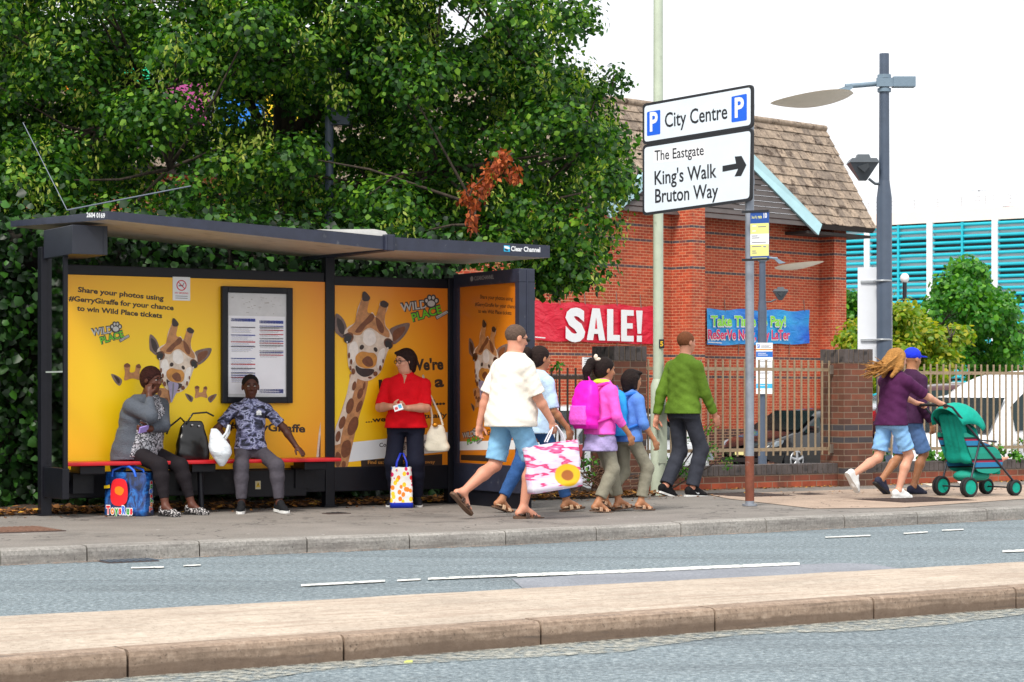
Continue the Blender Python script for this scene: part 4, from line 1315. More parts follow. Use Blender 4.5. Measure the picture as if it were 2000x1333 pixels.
m_rail = mat('railing_paint', srgb(158, 138, 112), .5, var=.3, scale=12, metal=.2, grime=(srgb(92, 62, 44), 12, .6))
m_raild = mat('dark_railing_paint', srgb(70, 56, 46), .5, var=.3, scale=12, metal=.2)
def railing(t0, t1, label, z0, z1, m, sp=.106, brackets=(0, 1)):
    T = thing('railing', label, 'railing', S(t0, WN, PAV), ANG, 'iron railings along the footway')
    L = t1 - t0
    for z in (z0 + .075, z1 - .11):
        G().box((.0, -.006, z - .02), (L, .006, z + .02)).build('rail', m, T)
    k = int(L / sp)
    bar = None
    for i in range(k):
        x = (i + .6) * L / k
        if bar is None:
            bar = G().box((-.0085, -.010, z0), (.0085, .010, z1), bev=.003).build('bar', m, T); bar.location = (x, 0, 0)
        else:
            c = bar.copy(); COL.objects.link(c); c.parent = T; c.location = (x, 0, 0)
    for e in brackets:
        x = L * e
        for z in (z0 + .075, z1 - .11):
            G().box((x - .05, -.03, z - .055), (x + .002 if e else x + .05, -.022, z + .055)).box((x - .03, -.022, z - .03), (x + .03, .01, z + .03)).build('bracket', mat('galvanised', srgb(150, 142, 132), .4, metal=.6), T)
    return T
railing(4.53, 7.43, 'brown iron railings between the two near brick piers', .38, 1.53, m_rail)
railing(7.89, 14.97, 'brown iron railings in front of the white van', .36, 1.50, m_rail, brackets=(0,))
railing(1.7, 4.07, 'dark iron railings between the shelter and the first pier', .26, 1.42, m_raild, brackets=(1,))
railing(-20, -3.2, 'dark iron railings in the hedge left of the shelter', .26, 1.42, m_raild, sp=.17, brackets=())

# ------------------------------------------------------------------ multi-storey car park
CD = Vector((.805, -.593, 0)); CA = math.atan2(CD.y, CD.x)
C0 = Vector((49.95, 222, 0))
CP = thing('car_park_building', 'turquoise louvred multi-storey car park with white columns in the distance', 'building', C0, CA)
m_cpw = mat('car_park_white', srgb(226, 228, 230), .6, var=.05, scale=.4)
m_teal = mat('turquoise_louvre', srgb(14, 172, 190), .35, var=.08, scale=.3, spec=.6)
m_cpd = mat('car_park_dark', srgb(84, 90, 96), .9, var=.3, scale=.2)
m_cpk = mat('car_park_parapet', srgb(232, 214, 204), .7, var=.05)
x0c, x1c = -36.5, 16.0
ztop = 19.2
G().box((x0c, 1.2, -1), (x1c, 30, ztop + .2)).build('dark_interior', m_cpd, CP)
for k in range(7):
    z = ztop - .4 - k * 2.95
    G().box((x0c, .3, z - 1.25), (x1c, 1.3, z + .2)).build('deck_edge', m_cpw, CP)
G().box((x0c - .2, -.1, ztop), (x1c, 1.6, ztop + 1.25)).build('parapet', m_cpk, CP)
sp_ = 7.3
for k in range(-5, 3):
    x = k * sp_
    g = G(); g.box((x - .32, -.35, -1), (x + .32, .4, ztop + .15)); g.build('column', m_cpw, CP)
    if k < 2:
        g = G(); g.box((x + sp_ / 2 - .11, -.28, -1), (x + sp_ / 2 + .11, .1, ztop - .1)); g.build('mullion', m_teal, CP)
        g = G()
        for r in range(32):
            z = ztop - .35 - r * .61
            g.tube([(x + .3, -.05, z), (x + sp_ - .3, -.05, z)], .175, seg=8)
        g.build('louvre_screen', m_teal, CP)
m_lampw = mat('strip_light', srgb(255, 240, 205), .5, emit=2.)
for (x, z) in ((-2.5, 15.6), (-9, 15.7), (-15.5, 15.6), (2.2, 14.8), (4, 14.9), (2.2, 9.3), (4.2, 9.3)):
    G().box((x - .9, 1.0, z), (x + .9, 1.15, z + .15)).build('strip_light', m_lampw, CP)
g = G()
for z in (.5, .9, 1.3): g.tube([(x0c, .6, ztop + 1.25 + z), (x1c, .6, ztop + 1.25 + z)], .04, seg=5)
for k in range(20): g.box((x0c + k * 2.7 - .04, .56, ztop + 1.2), (x0c + k * 2.7 + .04, .64, ztop + 2.55))
g.build('roof_railing', mat('roof_rail', srgb(190, 190, 192), .5), CP)
# ------------------------------------------------------------------ the tall limes behind the shelter
def px3(px, py, d): return np.array(ray(px, py, d)[:])
def big_tree(name, label, base, polys, seed, trunk, limbs, nclump, per, lsize, mats, cat='tree', rr=(.34, .62), bract=.0, group=None, bract_size=.062):
    R = np.random.default_rng(seed)
    T = thing(name, label, cat, base, 0, group)
    o0 = np.array(base[:] if hasattr(base, 'x') else base)
    cs, rs = [], []
    wts = [p[3] for p in polys]
    for (poly, dn, df, wt) in polys:
        xs = [p[0] for p in poly]; ys = [p[1] for p in poly]
        k = 0
        while k < nclump * wt / sum(wts):
            x, y = R.uniform(min(xs), max(xs)), R.uniform(min(ys), max(ys))
            if not inpoly(x, y, poly): continue
            d = R.uniform(dn, df)
            r = R.uniform(*rr)
            cs.append(px3(x, y, d) - o0); rs.append(r); k += 1
    P, D = clump_points(R, cs, rs, per, flat=.62)
    k = len(P)
    mi = np.zeros(k, int)
    sz = np.full(k, lsize)
    o = leaves('crown', mats, P, D, sz, mi, T, droop=.5, seed=seed)
    if bract:
        # pale flower bracts hang in bunches at the tips
        kb = int(len(cs) * bract)
        pick = R.choice(len(cs), kb)
        BP = []
        for i in pick:
            v = R.normal(0, 1, 3); v[1] -= .9; v /= np.linalg.norm(v)
            c = cs[i] + v * rs[i] * np.array([1, 1, .75])
            BP.append(c + R.normal(0, 1, (int(R.uniform(14, 60)), 3)) * np.array([.07, .06, .11]))
        BP = np.concatenate(BP)
        leaves('flower_bracts', [m_bract], BP, R.normal(0, 1, (len(BP), 3)) + np.array([0, -.5, .2]), np.full(len(BP), bract_size), np.zeros(len(BP), int), T, droop=1.2, seed=seed + 1, narrow=.2)
    g = G()
    for pts, r0, r1 in trunk: limb(g, [np.array(p) - o0 for p in pts], r0, r1, 12)
    g.build('trunk', m_bark, T)
    g = G()
    for pts, r0, r1 in limbs: limb(g, [np.array(p) - o0 for p in pts], r0, r1)
    # twigs reaching into the clumps
    hub = [np.array(p[0][-1]) - o0 for p in trunk] + [np.array(q) - o0 for p in limbs for q in p[0][1:]]
    for i in range(0, len(cs), 2):
        h = min(hub, key=lambda q: np.linalg.norm(q - cs[i]))
        if np.linalg.norm(h - cs[i]) < 2.6:
            mid = (h + cs[i]) / 2 + R.normal(0, .12, 3)
            g.tube([h, mid, cs[i] + (cs[i] - mid) * .3], [.022, .014, .006], seg=5)
    if limbs: g.build('limbs', m_bark, T)
    return T
bA = Vector((-6.2, 27.0, .12)); bB = Vector((-2.55, 26.6, .12))
pa = px3
polyA = [(-260, -180), (480, -180), (520, 60), (470, 220), (480, 360), (420, 450), (330, 480), (120, 465), (60, 490), (-260, 520)]
polyA2 = [(-260, 300), (60, 300), (160, 420), (90, 560), (-260, 700)]
big_tree('lime_tree', 'leafy lime tree whose dark trunk rises behind the left end of the shelter', bA,
         [(polyA, 23.0, 28.0, 1.0), (polyA2, 23.0, 25.5, .16)], 3,
         [([(-6.2, 27, 0), (-6.15, 26.9, 2.2), (-6.3, 26.8, 4.2), (-6.2, 26.9, 6.5)], .24, .10)],
         [([pa(35, 520, 26.8), pa(100, 330, 26.3), pa(190, 250, 25.6), pa(290, 180, 25)], .09, .025), ([pa(35, 430, 26.8), pa(-60, 280, 26.2), pa(-140, 120, 25.8)], .09, .03),
          ([pa(30, 300, 26.8), pa(120, 120, 26.2), pa(160, 0, 26)], .07, .03), ([pa(70, 560, 26), pa(40, 590, 24.5), pa(-20, 650, 23.8)], .04, .015), ([pa(190, 250, 25.6), pa(300, 280, 24.6), pa(330, 330, 24.2)], .03, .012)],
         330, 1750, .071, [m_leaf], rr=(.28, .56), bract=1.0, group='lime trees behind the shelter')
polyB = [(400, -180), (1130, -180), (1150, 20), (1128, 60), (1092, 100), (1050, 140), (1120, 150), (1160, 125), (1236, 165), (1240, 205), (1190, 260), (1215, 320), (1205, 380), (1210, 440), (1165, 490), (1140, 520), (1075, 540), (1050, 520), (1000, 490), (900, 500), (640, 490), (480, 480), (430, 360), (480, 200), (420, 60)]
polyB2 = [(1040, 470), (1150, 470), (1130, 530), (1085, 555), (1060, 550)]
big_tree('lime_tree', 'wide lime tree whose crown reaches over to the parking sign', bB,
         [(polyB, 23.6, 28.6, 1.0), (polyB2, 23.6, 25.2, .04)], 8,
         [([(-2.55, 26.6, 0), (-2.6, 26.6, 2.4), (-2.8, 26.5, 4.4), (-2.75, 26.5, 6.6)], .23, .11)],
         [([pa(560, 260, 26.5), pa(700, 180, 26), pa(850, 120, 25.6), pa(1000, 110, 25.2)], .08, .02), ([pa(560, 400, 26.6), pa(720, 360, 25.8), pa(860, 335, 25), pa(985, 315, 24.6)], .07, .02),
          ([pa(860, 335, 25), pa(1000, 330, 25), pa(1130, 300, 25.2)], .035, .012), ([pa(560, 320, 26.5), pa(480, 180, 26), pa(470, 40, 25.8)], .07, .03), ([pa(560, 220, 26.5), pa(640, 60, 26), pa(680, -60, 26)], .07, .03),
          ([pa(720, 360, 25.8), pa(900, 430, 25), pa(1050, 470, 24.6), pa(1110, 550, 24.4)], .035, .012), ([pa(860, 335, 25), pa(925, 400, 24), pa(920, 440, 23.8)], .02, .008)],
         360, 1750, .071, [m_leaf], rr=(.26, .54), bract=.85, group='lime trees behind the shelter')
# withered branch with rust-coloured leaves
R_ = np.random.default_rng(5)
T = thing('withered_branch', 'withered branch of rust-brown leaves hanging in the lime tree above the shelter roof', 'branch', ray(960, 330, 22.9))
o0 = np.array(T.location[:])
g = G()
path = [pa(1000, 300, 23.3), pa(970, 325, 23.0), pa(940, 352, 22.9), pa(918, 380, 22.8), pa(920, 440, 22.8)]
limb(g, [p - o0 for p in path], .012, .004, 6)
limb(g, [p - o0 for p in (pa(985, 310, 23.1), pa(1000, 335, 22.9), pa(995, 355, 22.9))], .008, .003, 6)
g.build('twig', m_bark, T)
P = []
for (x, y, s, k) in ((985, 305, 14, 30), (975, 322, 16, 50), (1003, 335, 14, 40), (955, 345, 18, 60), (930, 365, 16, 50), (912, 385, 14, 50), (925, 400, 12, 30), (921, 425, 9, 34), (925, 445, 7, 16), (1008, 350, 10, 20), (945, 372, 14, 24)):
    for q in range(int(k * 1.6)): P.append(pa(x + R_.normal(0, s * .55), y + R_.normal(0, s * .6), 22.85 + R_.normal(0, .09)) - o0)
leaves('dead_leaves', [m_dead], P, R_.normal(0, 1, (len(P), 3)) + np.array([0, -.4, 0]), np.full(len(P), .062), np.zeros(len(P), int), T, droop=1.3, seed=9, narrow=.3)

# hedge behind the shelter
T = thing('ivy_hedge', 'dark ivy-covered hedge standing close behind the bus shelter', 'hedge', S(-2.5, 1.3, PAV), ANG)
g = G()
r_ = rnd(12)
nx, nz = 60, 16
vs = []
for j in range(nz + 1):
    for i in range(nx + 1):
        vs.append((-7 + 11.6 * i / nx, -.22 + r_.uniform(-.13, .13), 2.75 * j / nz + r_.uniform(-.06, .06)))
for j in range(nz + 1):
    for i in range(nx + 1):
        vs.append((-7 + 11.6 * i / nx, .75 + r_.uniform(-.1, .1), 2.7 * j / nz))
q = (nx + 1) * (nz + 1)
fs = [(j * (nx + 1) + i, j * (nx + 1) + i + 1, (j + 1) * (nx + 1) + i + 1, (j + 1) * (nx + 1) + i) for j in range(nz) for i in range(nx)]
fs += [tuple(a + q for a in f)[::-1] for f in fs]
fs += [(nz * (nx + 1) + i, nz * (nx + 1) + i + 1, nz * (nx + 1) + i + 1 + q, nz * (nx + 1) + i + q) for i in range(nx)]
for j in range(nz): fs += [(j * (nx + 1) + nx, j * (nx + 1) + nx + q, (j + 1) * (nx + 1) + nx + q, (j + 1) * (nx + 1) + nx), (j * (nx + 1), (j + 1) * (nx + 1), (j + 1) * (nx + 1) + q, j * (nx + 1) + q)]
g.add(vs, fs).build('hedge_core', mat('hedge_core', srgb(34, 30, 22), .95, var=.5, scale=14), T)  # solid bumpy dark block filling the hedge behind its leaves
R = np.random.default_rng(31)
k = 36000
P = np.stack([R.uniform(-7, 4.6, k), -.36 + R.normal(0, .13, k), R.uniform(.02, 2.85, k)], 1)
P[:, 1] -= .14 * np.sin(P[:, 0] * 2.3 + 1) * np.sin(P[:, 2] * 2.9) + .1 * np.sin(P[:, 0] * 6.1) * np.sin(P[:, 2] * 5)
D = np.tile(np.array([0, -1, .45]), (k, 1))
k2 = 3000
P2 = np.stack([R.uniform(-7, 4.6, k2), R.uniform(-.4, .8, k2), 2.75 + R.normal(.06, .12, k2)], 1)
leaves('hedge_leaves', [m_hedge], np.concatenate([P, P2]), np.concatenate([D, np.tile(np.array([0, -.2, 1.]), (k2, 1))]), np.full(k + k2, .085), np.zeros(k + k2, int), T, droop=.6, seed=4, narrow=.5)

def shrub(label, base, pts, n_, size, mats, seed, stems=True, name='shrub', group=None, narrow=None):
    """pts: (dx, dy, dz, radius) puffs round the base"""
    R = np.random.default_rng(seed)
    T = thing(name, label, 'plant', base, 0, group)
    P, D = [], []
    for dx, dy, dz, r in pts:
        m = max(4, int(n_ * r * r / sum(p[3] ** 2 for p in pts)))
        v = R.normal(0, 1, (m, 3)); v /= np.linalg.norm(v, axis=1, keepdims=True)
        P.append(np.array([dx, dy, dz]) + v * r * (R.uniform(0, 1, m) ** .5)[:, None]); D.append(v + np.array([0, -.3, .6]))
    P = np.concatenate(P); D = np.concatenate(D)
    leaves('foliage', mats, P, D, np.full(len(P), size), np.zeros(len(P), int), T, seed=seed, narrow=narrow)
    g = G()
    for dx, dy, dz, r in pts:
        g.tube([(dx * .1, dy * .1, 0), (dx * .6 + R.normal(0, .03), dy * .6, dz * .6), (dx, dy, dz + r * .5)], [.012, .008, .003], seg=5)
    g.build('stems', m_bark, T)
    return T
p = S(3.35, 1.15, PAV)
shrub('thorny bramble sprays growing over the dark railings left of the first pier', p, [(-.5, 0, 1.62, .14), (-.2, 0, 1.5, .1), (0.05, -.05, 1.45, .08), (-.75, 0, 1.7, .16), (.1, -.1, .35, .18), (-.35, -.1, .3, .22), (.4, -.05, .3, .16), (-.7, -.1, .6, .25), (-.75, -.1, 1.0, .2)], 900, .055, [m_mid], 17, narrow=.3)
p = S(4.72, 1.0, PAV)
shrub('green weeds growing at the foot of the first pier beside the tall lamp column', p, [(.1, 0, .35, .12), (.25, 0, .6, .12), (.3, 0, .25, .14), (.55, .05, .45, .16), (.6, .1, .75, .1), (.8, .1, .35, .12)], 420, .035, [m_mid], 18, narrow=.3)
for tc_, lab, sd in ((8.75, 'weeds sprouting over the low wall just right of the running woman', 41), (9.95, 'weeds sprouting over the low wall to the right of the pushchair', 42)):
    shrub(lab, S(tc_, 1.42, PAV), [(-.3, 0, .36, .12), (0, 0, .42, .14), (.3, 0, .38, .13), (.55, 0, .33, .1), (-.55, 0, .32, .08)], 650, .06, [m_mid], sd, group='weeds along the long wall')
shrub('climbing plant with small pale flowers in front of the white van', S(11.2, 1.5, PAV), [(0, 0, .4, .12), (.05, 0, .8, .1), (-.05, 0, 1.1, .08), (.2, 0, .65, .1), (.3, 0, 1.0, .07), (-.25, 0, .5, .06)], 260, .05, [m_mid], 44)
# dry twigs beside the pier
g = G(); R = np.random.default_rng(6)
for q in range(120):
    a = np.array([R.uniform(-.9, .7), R.uniform(-.35, .3), R.uniform(.02, .25)]); v = R.normal(0, 1, 3); v[2] = abs(v[2]) * .35; v /= np.linalg.norm(v)
    g.tube([a, a + v * R.uniform(.08, .3), a + v * .35 + R.normal(0, .06, 3)], [.006, .005, .003], seg=4)
o = g.build('dry_twigs', mat('dry_twig', srgb(104, 72, 52), .9, var=.3)); o.location = S(3.5, .85, PAV); o.rotation_euler.z = ANG
tag(o, 'heap of dry brown twigs and dead stems at the foot of the dark railings', 'twigs', kind='stuff')

# fallen leaves on the soil and along the edge of the footway
k = 4200
R = np.random.default_rng(77)
tt_ = R.uniform(-6.5, 4.1, k); nn_ = np.abs(R.normal(.0, .42, k)) + .02
keep = nn_ < 1.1
P = np.array([(S(a, b_) + Vector((0, 0, PAV + .03 + .03 * R.uniform()))) for a, b_ in zip(tt_[keep], nn_[keep])])
k2 = 260
tt2 = R.uniform(-6, 9, k2); nn2 = .1 - np.abs(R.normal(0, .35, k2))
P2 = np.array([(S(a, b_) + Vector((0, 0, PAV + .012))) for a, b_ in zip(tt2, nn2)])
k3 = 420
tt3 = R.uniform(4.6, 12, k3); nn3 = 1.07 - np.abs(R.normal(0, .05, k3))
P3 = np.array([(S(a, b_) + Vector((0, 0, PAV + .012))) for a, b_ in zip(tt3, nn3)])
P = np.concatenate([P, P2, P3])
m_litter = leaf_mat('fallen_leaf', [(0, srgb(70, 46, 28)), (.6, srgb(128, 84, 46)), (.9, srgb(186, 124, 52)), (1, srgb(206, 160, 60))], rough=.8, trans=.1)
o = leaves('leaf_litter', [m_litter], P, np.tile(np.array([0, 0, 2.2]), (len(P), 1)), np.concatenate([np.full(len(P) - k2 - k3, .06), np.full(k2, .035), np.full(k3, .035)]), np.zeros(len(P), int), None, droop=0, seed=2)
tag(o, 'dry brown fallen leaves scattered under the hedge and along the walls', 'leaves', kind='stuff')

# trees in the car park
big_tree('maple_tree', 'bushy green tree with a pointed top in front of the turquoise car park', Vector((14.6, 68, -.9)),
         [([(1850, 700), (1805, 640), (1815, 580), (1850, 555), (1872, 515), (1892, 510), (1912, 530), (1925, 565), (1960, 585), (1985, 620), (1990, 680), (1990, 730), (1900, 735)], 65, 70, 1)], 51,
         [([(14.6, 68, -.9), (14.5, 68, 1.2), (14.6, 68, 4)], .2, .06)], [([(14.5, 68, .8), (13.4, 67, 2), (13, 66.6, 3)], .08, .03), ([(14.5, 68, 1.0), (15.6, 67, 2.2), (16, 66.6, 3)], .08, .03)], 110, 620, .17, [m_mid], rr=(.35, .62))
big_tree('maple_tree', 'golden green tree spreading behind the lamp post right of the brick building', Vector((9.6, 54, -.9)),
         [([(1740, 745), (1740, 640), (1755, 600), (1775, 590), (1772, 610), (1800, 640), (1845, 655), (1880, 645), (1850, 700), (1835, 740)], 52, 55, 1), ([(1650, 690), (1655, 640), (1690, 620), (1745, 640), (1745, 745), (1650, 745)], 52, 55, .6)], 52,
         [([(9.6, 54, -.9), (9.6, 54, 1), (9.5, 54, 2.6)], .13, .04)], [([(9.6, 54, .8), (10.3, 53.6, 1.8), (10.9, 53.4, 2.6)], .05, .02), ([(9.6, 54, .7), (9, 53.6, 1.6), (8.7, 53.5, 2.2)], .05, .02)], 120, 900, .14, [m_ygr], rr=(.25, .5))
big_tree('maple_tree', 'small yellow-green tree showing between the brick building and the white panel', Vector((11.4, 70, -.9)),
         [([(1650, 600), (1662, 568), (1680, 575), (1690, 640), (1690, 700), (1650, 700)], 69, 71, 1)], 53, [([(11.4, 70, -.9), (11.3, 70, 2), (11.3, 70, 4)], .12, .04)], [], 26, 620, .17, [m_mid], rr=(.3, .5))
# ------------------------------------------------------------------ direction sign
m_pole = mat('galvanised_post', srgb(142, 148, 158), .5, metal=.35, var=.18, scale=10, grime=(srgb(120, 84, 66), 5, .64))
m_signw = mat('sign_white', srgb(214, 224, 232), .4, var=.04, scale=3)
m_signk = mat('sign_black', srgb(24, 26, 32), .4, var=.1, grime=(srgb(96, 96, 80), 18, .68))
m_signb = mat('sign_blue', srgb(0, 92, 214), .4, var=.04)
m_patch = mat('sign_patch', srgb(232, 233, 236), .4, var=.03)
PL, PR = Vector((1.388, 22.6, 0)), Vector((2.432, 21.5, 0))
SU = (PR - PL).normalized(); SA = math.atan2(SU.y, SU.x); SC = (PL + PR) / 2
foot = PR - SU * .13 + Vector((-SU.y, SU.x, 0)) * .068; foot.z = PAV
RS = thing('direction_sign', 'City Centre parking direction sign in white with a thick black border and arrow', 'road sign', foot, SA)
fx = (foot - SC).dot(SU); fy = (foot - SC).dot(Vector((-SU.y, SU.x, 0)))
def sgn(px, py):
    k = (px - 1000) / 4200
    x = (k * SC.y - SC.x) / (SU.x - k * SU.y)
    d = SC.y + SU.y * x
    return (x - fx, 1.25 - (py - 769) / 4200 * d - PAV)
Y0 = -fy - .02
g = G(); g.tube([(0, 0, 0), (0.0, 0, 4.12)], .044, seg=16); g.tube([(0, 0, 0), (0, 0, .02)], .075, seg=16)
g.build('post', m_pole, RS)
g = G(); g.tube([(0, 0, .05), (.0, 0, .5)], .0455, seg=16); g.build('post_sleeve', mat('rusty_paint', srgb(120, 66, 48), .8, var=.35, scale=9, grime=(srgb(150, 150, 150), 8, .6)), RS)
def quadr(c, r):
    """rounded outline inside four corners tl, tr, br, bl"""
    out = []
    for i in (3, 2, 1, 0):
        p, q, s = (np.array(c[j % 4]) for j in (i, i + 1, i - 1))
        a = p + (q - p) / np.linalg.norm(q - p) * r; e = p + (s - p) / np.linalg.norm(s - p) * r
        for t in np.linspace(0, 1, 6): out.append(tuple((1 - t) ** 2 * a + 2 * t * (1 - t) * p + t * t * e))
    return out
def inset(c, d):
    m = np.mean(np.array(c), axis=0)
    return [(p[0] + (d if p[0] < m[0] else -d), p[1] + (d if p[1] < m[1] else -d)) for p in c]
def panel(corners, name):
    c = [sgn(*p) for p in corners]
    g = G()
    g.prism(quadr(c, .055), 'y', Y0 - .012, Y0 + .012, 0)
    g.sheet(quadr(inset(c, .028), .04), Y0 - .0135, 1)
    return g
up = panel([(1259, 204), (1474.5, 165.5), (1474.5, 250), (1259, 284)], 'u')
ptext(up, 'City Centre', sgn(1303, 250), sgn(1425, 232.5), .158, Y0 - .0148, 2, .012)
for x0, y0, x1, y1, x2, y2, x3, y3 in ((1268, 220, 1294, 215.5, 1294, 263, 1268, 267), (1433, 190, 1463, 184, 1463, 236, 1433, 240.5)):
    c = [sgn(x0, y0), sgn(x1, y1), sgn(x2, y2), sgn(x3, y3)]
    up.sheet(quadr(c, .015), Y0 - .0145, 3)
    w_ = (c[1][0] - c[0][0])
    a = (c[3][0] + .22 * w_, c[3][1] + .05); e = (c[2][0] - .18 * w_, c[2][1] + .046)
    ptext(up, 'P', a, e, .20, Y0 - .0158, 4, .03)
up.build('sign_panel', [m_signk, m_signw, m_signk, m_signb, m_patch], RS)
lo = panel([(1259, 284.6), (1474.5, 250.6), (1472, 393), (1259, 422)], 'l')
c = [sgn(1281, 293), sgn(1380, 279.5), sgn(1380, 310), sgn(1281, 320)]
lo.sheet(c[::-1], Y0 - .0142, 4)
ptext(lo, 'The Eastgate', sgn(1283, 315), sgn(1379, 303.5), .112, Y0 - .0155, 2, .008)
ptext(lo, "King's Walk", sgn(1283, 362), sgn(1404, 347), .150, Y0 - .0155, 2, .012)
ptext(lo, 'Bruton Way', sgn(1284, 397), sgn(1407, 386), .150, Y0 - .0155, 2, .012)
def c4x(x, y): return sgn(1040 + x / 2.423, 150 + y / 2.423)
lo.sheet([c4x(*p) for p in ((910, 424), (974, 413), (968, 380), (1000, 377), (1023, 420), (998, 472), (967, 474), (984, 438), (910, 452))][::-1], Y0 - .0155, 2)
lo.build('sign_panel', [m_signk, m_signw, m_signk, m_signb, m_patch], RS)
for z in (3.25, 4.0):
    G().box((-1.38, Y0 + .012, z - .03), (.1, Y0 + .045, z + .03)).build('sign_rail', m_pole, RS)
# bus stop flag on the same post
f0_, f1_ = ray(1466, 461, 21.45), ray(1502, 461, 21.36)
T = thing('bus_stop_flag', 'blue and pale yellow bus stop flag fixed to the sign post', 'bus stop flag', Vector((f0_.x, f0_.y, f0_.z)), math.atan2(f1_.y - f0_.y, f1_.x - f0_.x))
W = (f1_ - f0_).length; H = .5
m_fb = mat('flag_blue', srgb(22, 72, 148), .45, var=.05); m_fy = mat('flag_yellow', srgb(222, 218, 132), .45, var=.04)
g = G(); g.box((0, -.006, -H / 2), (W, .006, H / 2), 0)
def fb(v0, v1, mi, u0=.0, u1=1., y=-.0066):
    g.sheet([(u0 * W, H / 2 - H * v1), (u1 * W, H / 2 - H * v1), (u1 * W, H / 2 - H * v0), (u0 * W, H / 2 - H * v0)], y, mi)
fb(.26, .47, 1); fb(.47, .68, 2); fb(.68, .91, 1)
ptext(g, 'gate', (.40 * W, H * .34), (.62 * W, H * .34), .035, -.0068, 1, .02); ptext(g, '10', (.72 * W, H * .345), (.90 * W, H * .345), .05, -.0068, 2, .03)
ptext(g, 'Bruton Way', (.08 * W, H * .34), (.37 * W, H * .34), .03, -.0068, 1, .01)
for v, u0, u1, mi in ((.30, .1, .32, 2), (.32, .42, .85, 3), (.40, .1, .3, 2), (.50, .08, .4, 3), (.54, .08, .5, 3), (.63, .08, .85, 3), (.71, .08, .6, 3), (.72, .7, .85, 4), (.80, .1, .3, 3), (.84, .1, .35, 3), (.945, .1, .9, 1)):
    fb(v, v + .018, mi, u0, u1, -.0072)
g.build('flag_plate', [m_fb, m_fy, m_white, m_pgrey, m_pblue], T)
for z in (-H / 2 + .01, H / 2 - .01):
    G().box((-.09, -.012, z - .012), (W, .012, z + .012)).build('flag_bracket', m_signk, T)

# ------------------------------------------------------------------ tall pale lamp column by the pier
x, y = 1.632, 24.0
m_pale = mat('pale_green_column', srgb(186, 196, 176), .5, var=.12, scale=4, grime=(srgb(140, 150, 128), 6, .66))
T = thing('lamp_column', 'tall pale green lamp column with a wider base standing by the first brick pier', 'lamp column', (x, y, PAV), ANG)
g = G(); g.tube([(0, 0, -.05), (0, 0, 1.22), (0, 0, 1.29)], [.086, .086, .06], seg=24); g.build('column_base', m_pale, T)
g = G(); g.tube([(0, 0, 1.29), (0, 0, 8.2)], [.058, .05], seg=20); g.build('shaft', m_pale, T)
G().box((-.06, -.0885, .35), (.06, -.08, 1.0), bev=.004).build('access_door', m_pale, T)
g = G(); g.tube([(0, 0, 8.0), (-.2, -.5, 8.3), (-.5, -1.3, 8.4)], .035); g.build('arm', m_pale, T)
g = G(); g.ball((-.6, -1.6, 8.4), (.14, .36, .08)); g.build('lantern', m_lgrey, T)
def colp(px, py, r=.0595): return (x + (px - 1285) / 4200 * 24 - x, 0, 1.25 - (py - 769) / 4200 * 23.94 - PAV)
a = colp(1291, 672)
g = G(); s_ = math.sin(ANG)
g.T = Matrix.Rotation(-ANG, 4, 'Z')
g.box((a[0] - .03, -.064, a[2] - .05), (a[0] + .03, -.04, a[2] + .05), 0, bev=.004)
g.text('5', .075, a[0], a[2] - .026, -.0648, 1, align='CENTER', bold=.04)
g.build('number_plate', [m_signk, mat('plate_yellow', srgb(224, 176, 20), .5)], T)

# ------------------------------------------------------------------ dark lamp posts with wing lanterns
m_post = mat('blue_grey_post', srgb(74, 86, 104), .42, var=.12, scale=5, spec=.5)
m_arm = mat('blue_grey_arm', srgb(116, 136, 152), .42, var=.1, scale=5)
m_wing = mat('lantern_beige', srgb(222, 212, 196), .45, var=.06, scale=4)
m_dkgrey = mat('flood_grey', srgb(70, 78, 86), .4, var=.1)
m_lens = mat('flood_lens', srgb(40, 46, 52), .1, var=.1)
def wing(g, L, W, zdrop, flip=1):
    """Leaf-shaped dish: the lantern's reflector, running to -x"""
    nx, ny = 20, 8
    vs = []
    for side in (0, 1):
        for i in range(nx + 1):
            u = i / nx
            w = W * (math.sin(math.pi * u ** .8) ** .75) / 2
            for j in range(ny + 1):
                v = -1 + 2 * j / ny
                z = zdrop * math.sin(math.pi * min(1, u * 1.05)) - .35 * W * (1 - v * v) * math.sin(math.pi * u) * .35 - (0.0 if side else .012)
                vs.append((-L * u * flip, v * w, z + .13 * L * (0.5 - u) * flip))
    q = (nx + 1) * (ny + 1)
    fs = []
    for i in range(nx):
        for j in range(ny):
            a, b_, c, d = i * (ny + 1) + j, (i + 1) * (ny + 1) + j, (i + 1) * (ny + 1) + j + 1, i * (ny + 1) + j + 1
            fs.append((a, b_, c, d)); fs.append((d + q, c + q, b_ + q, a + q))
    return g.add(vs, fs, smooth=True)
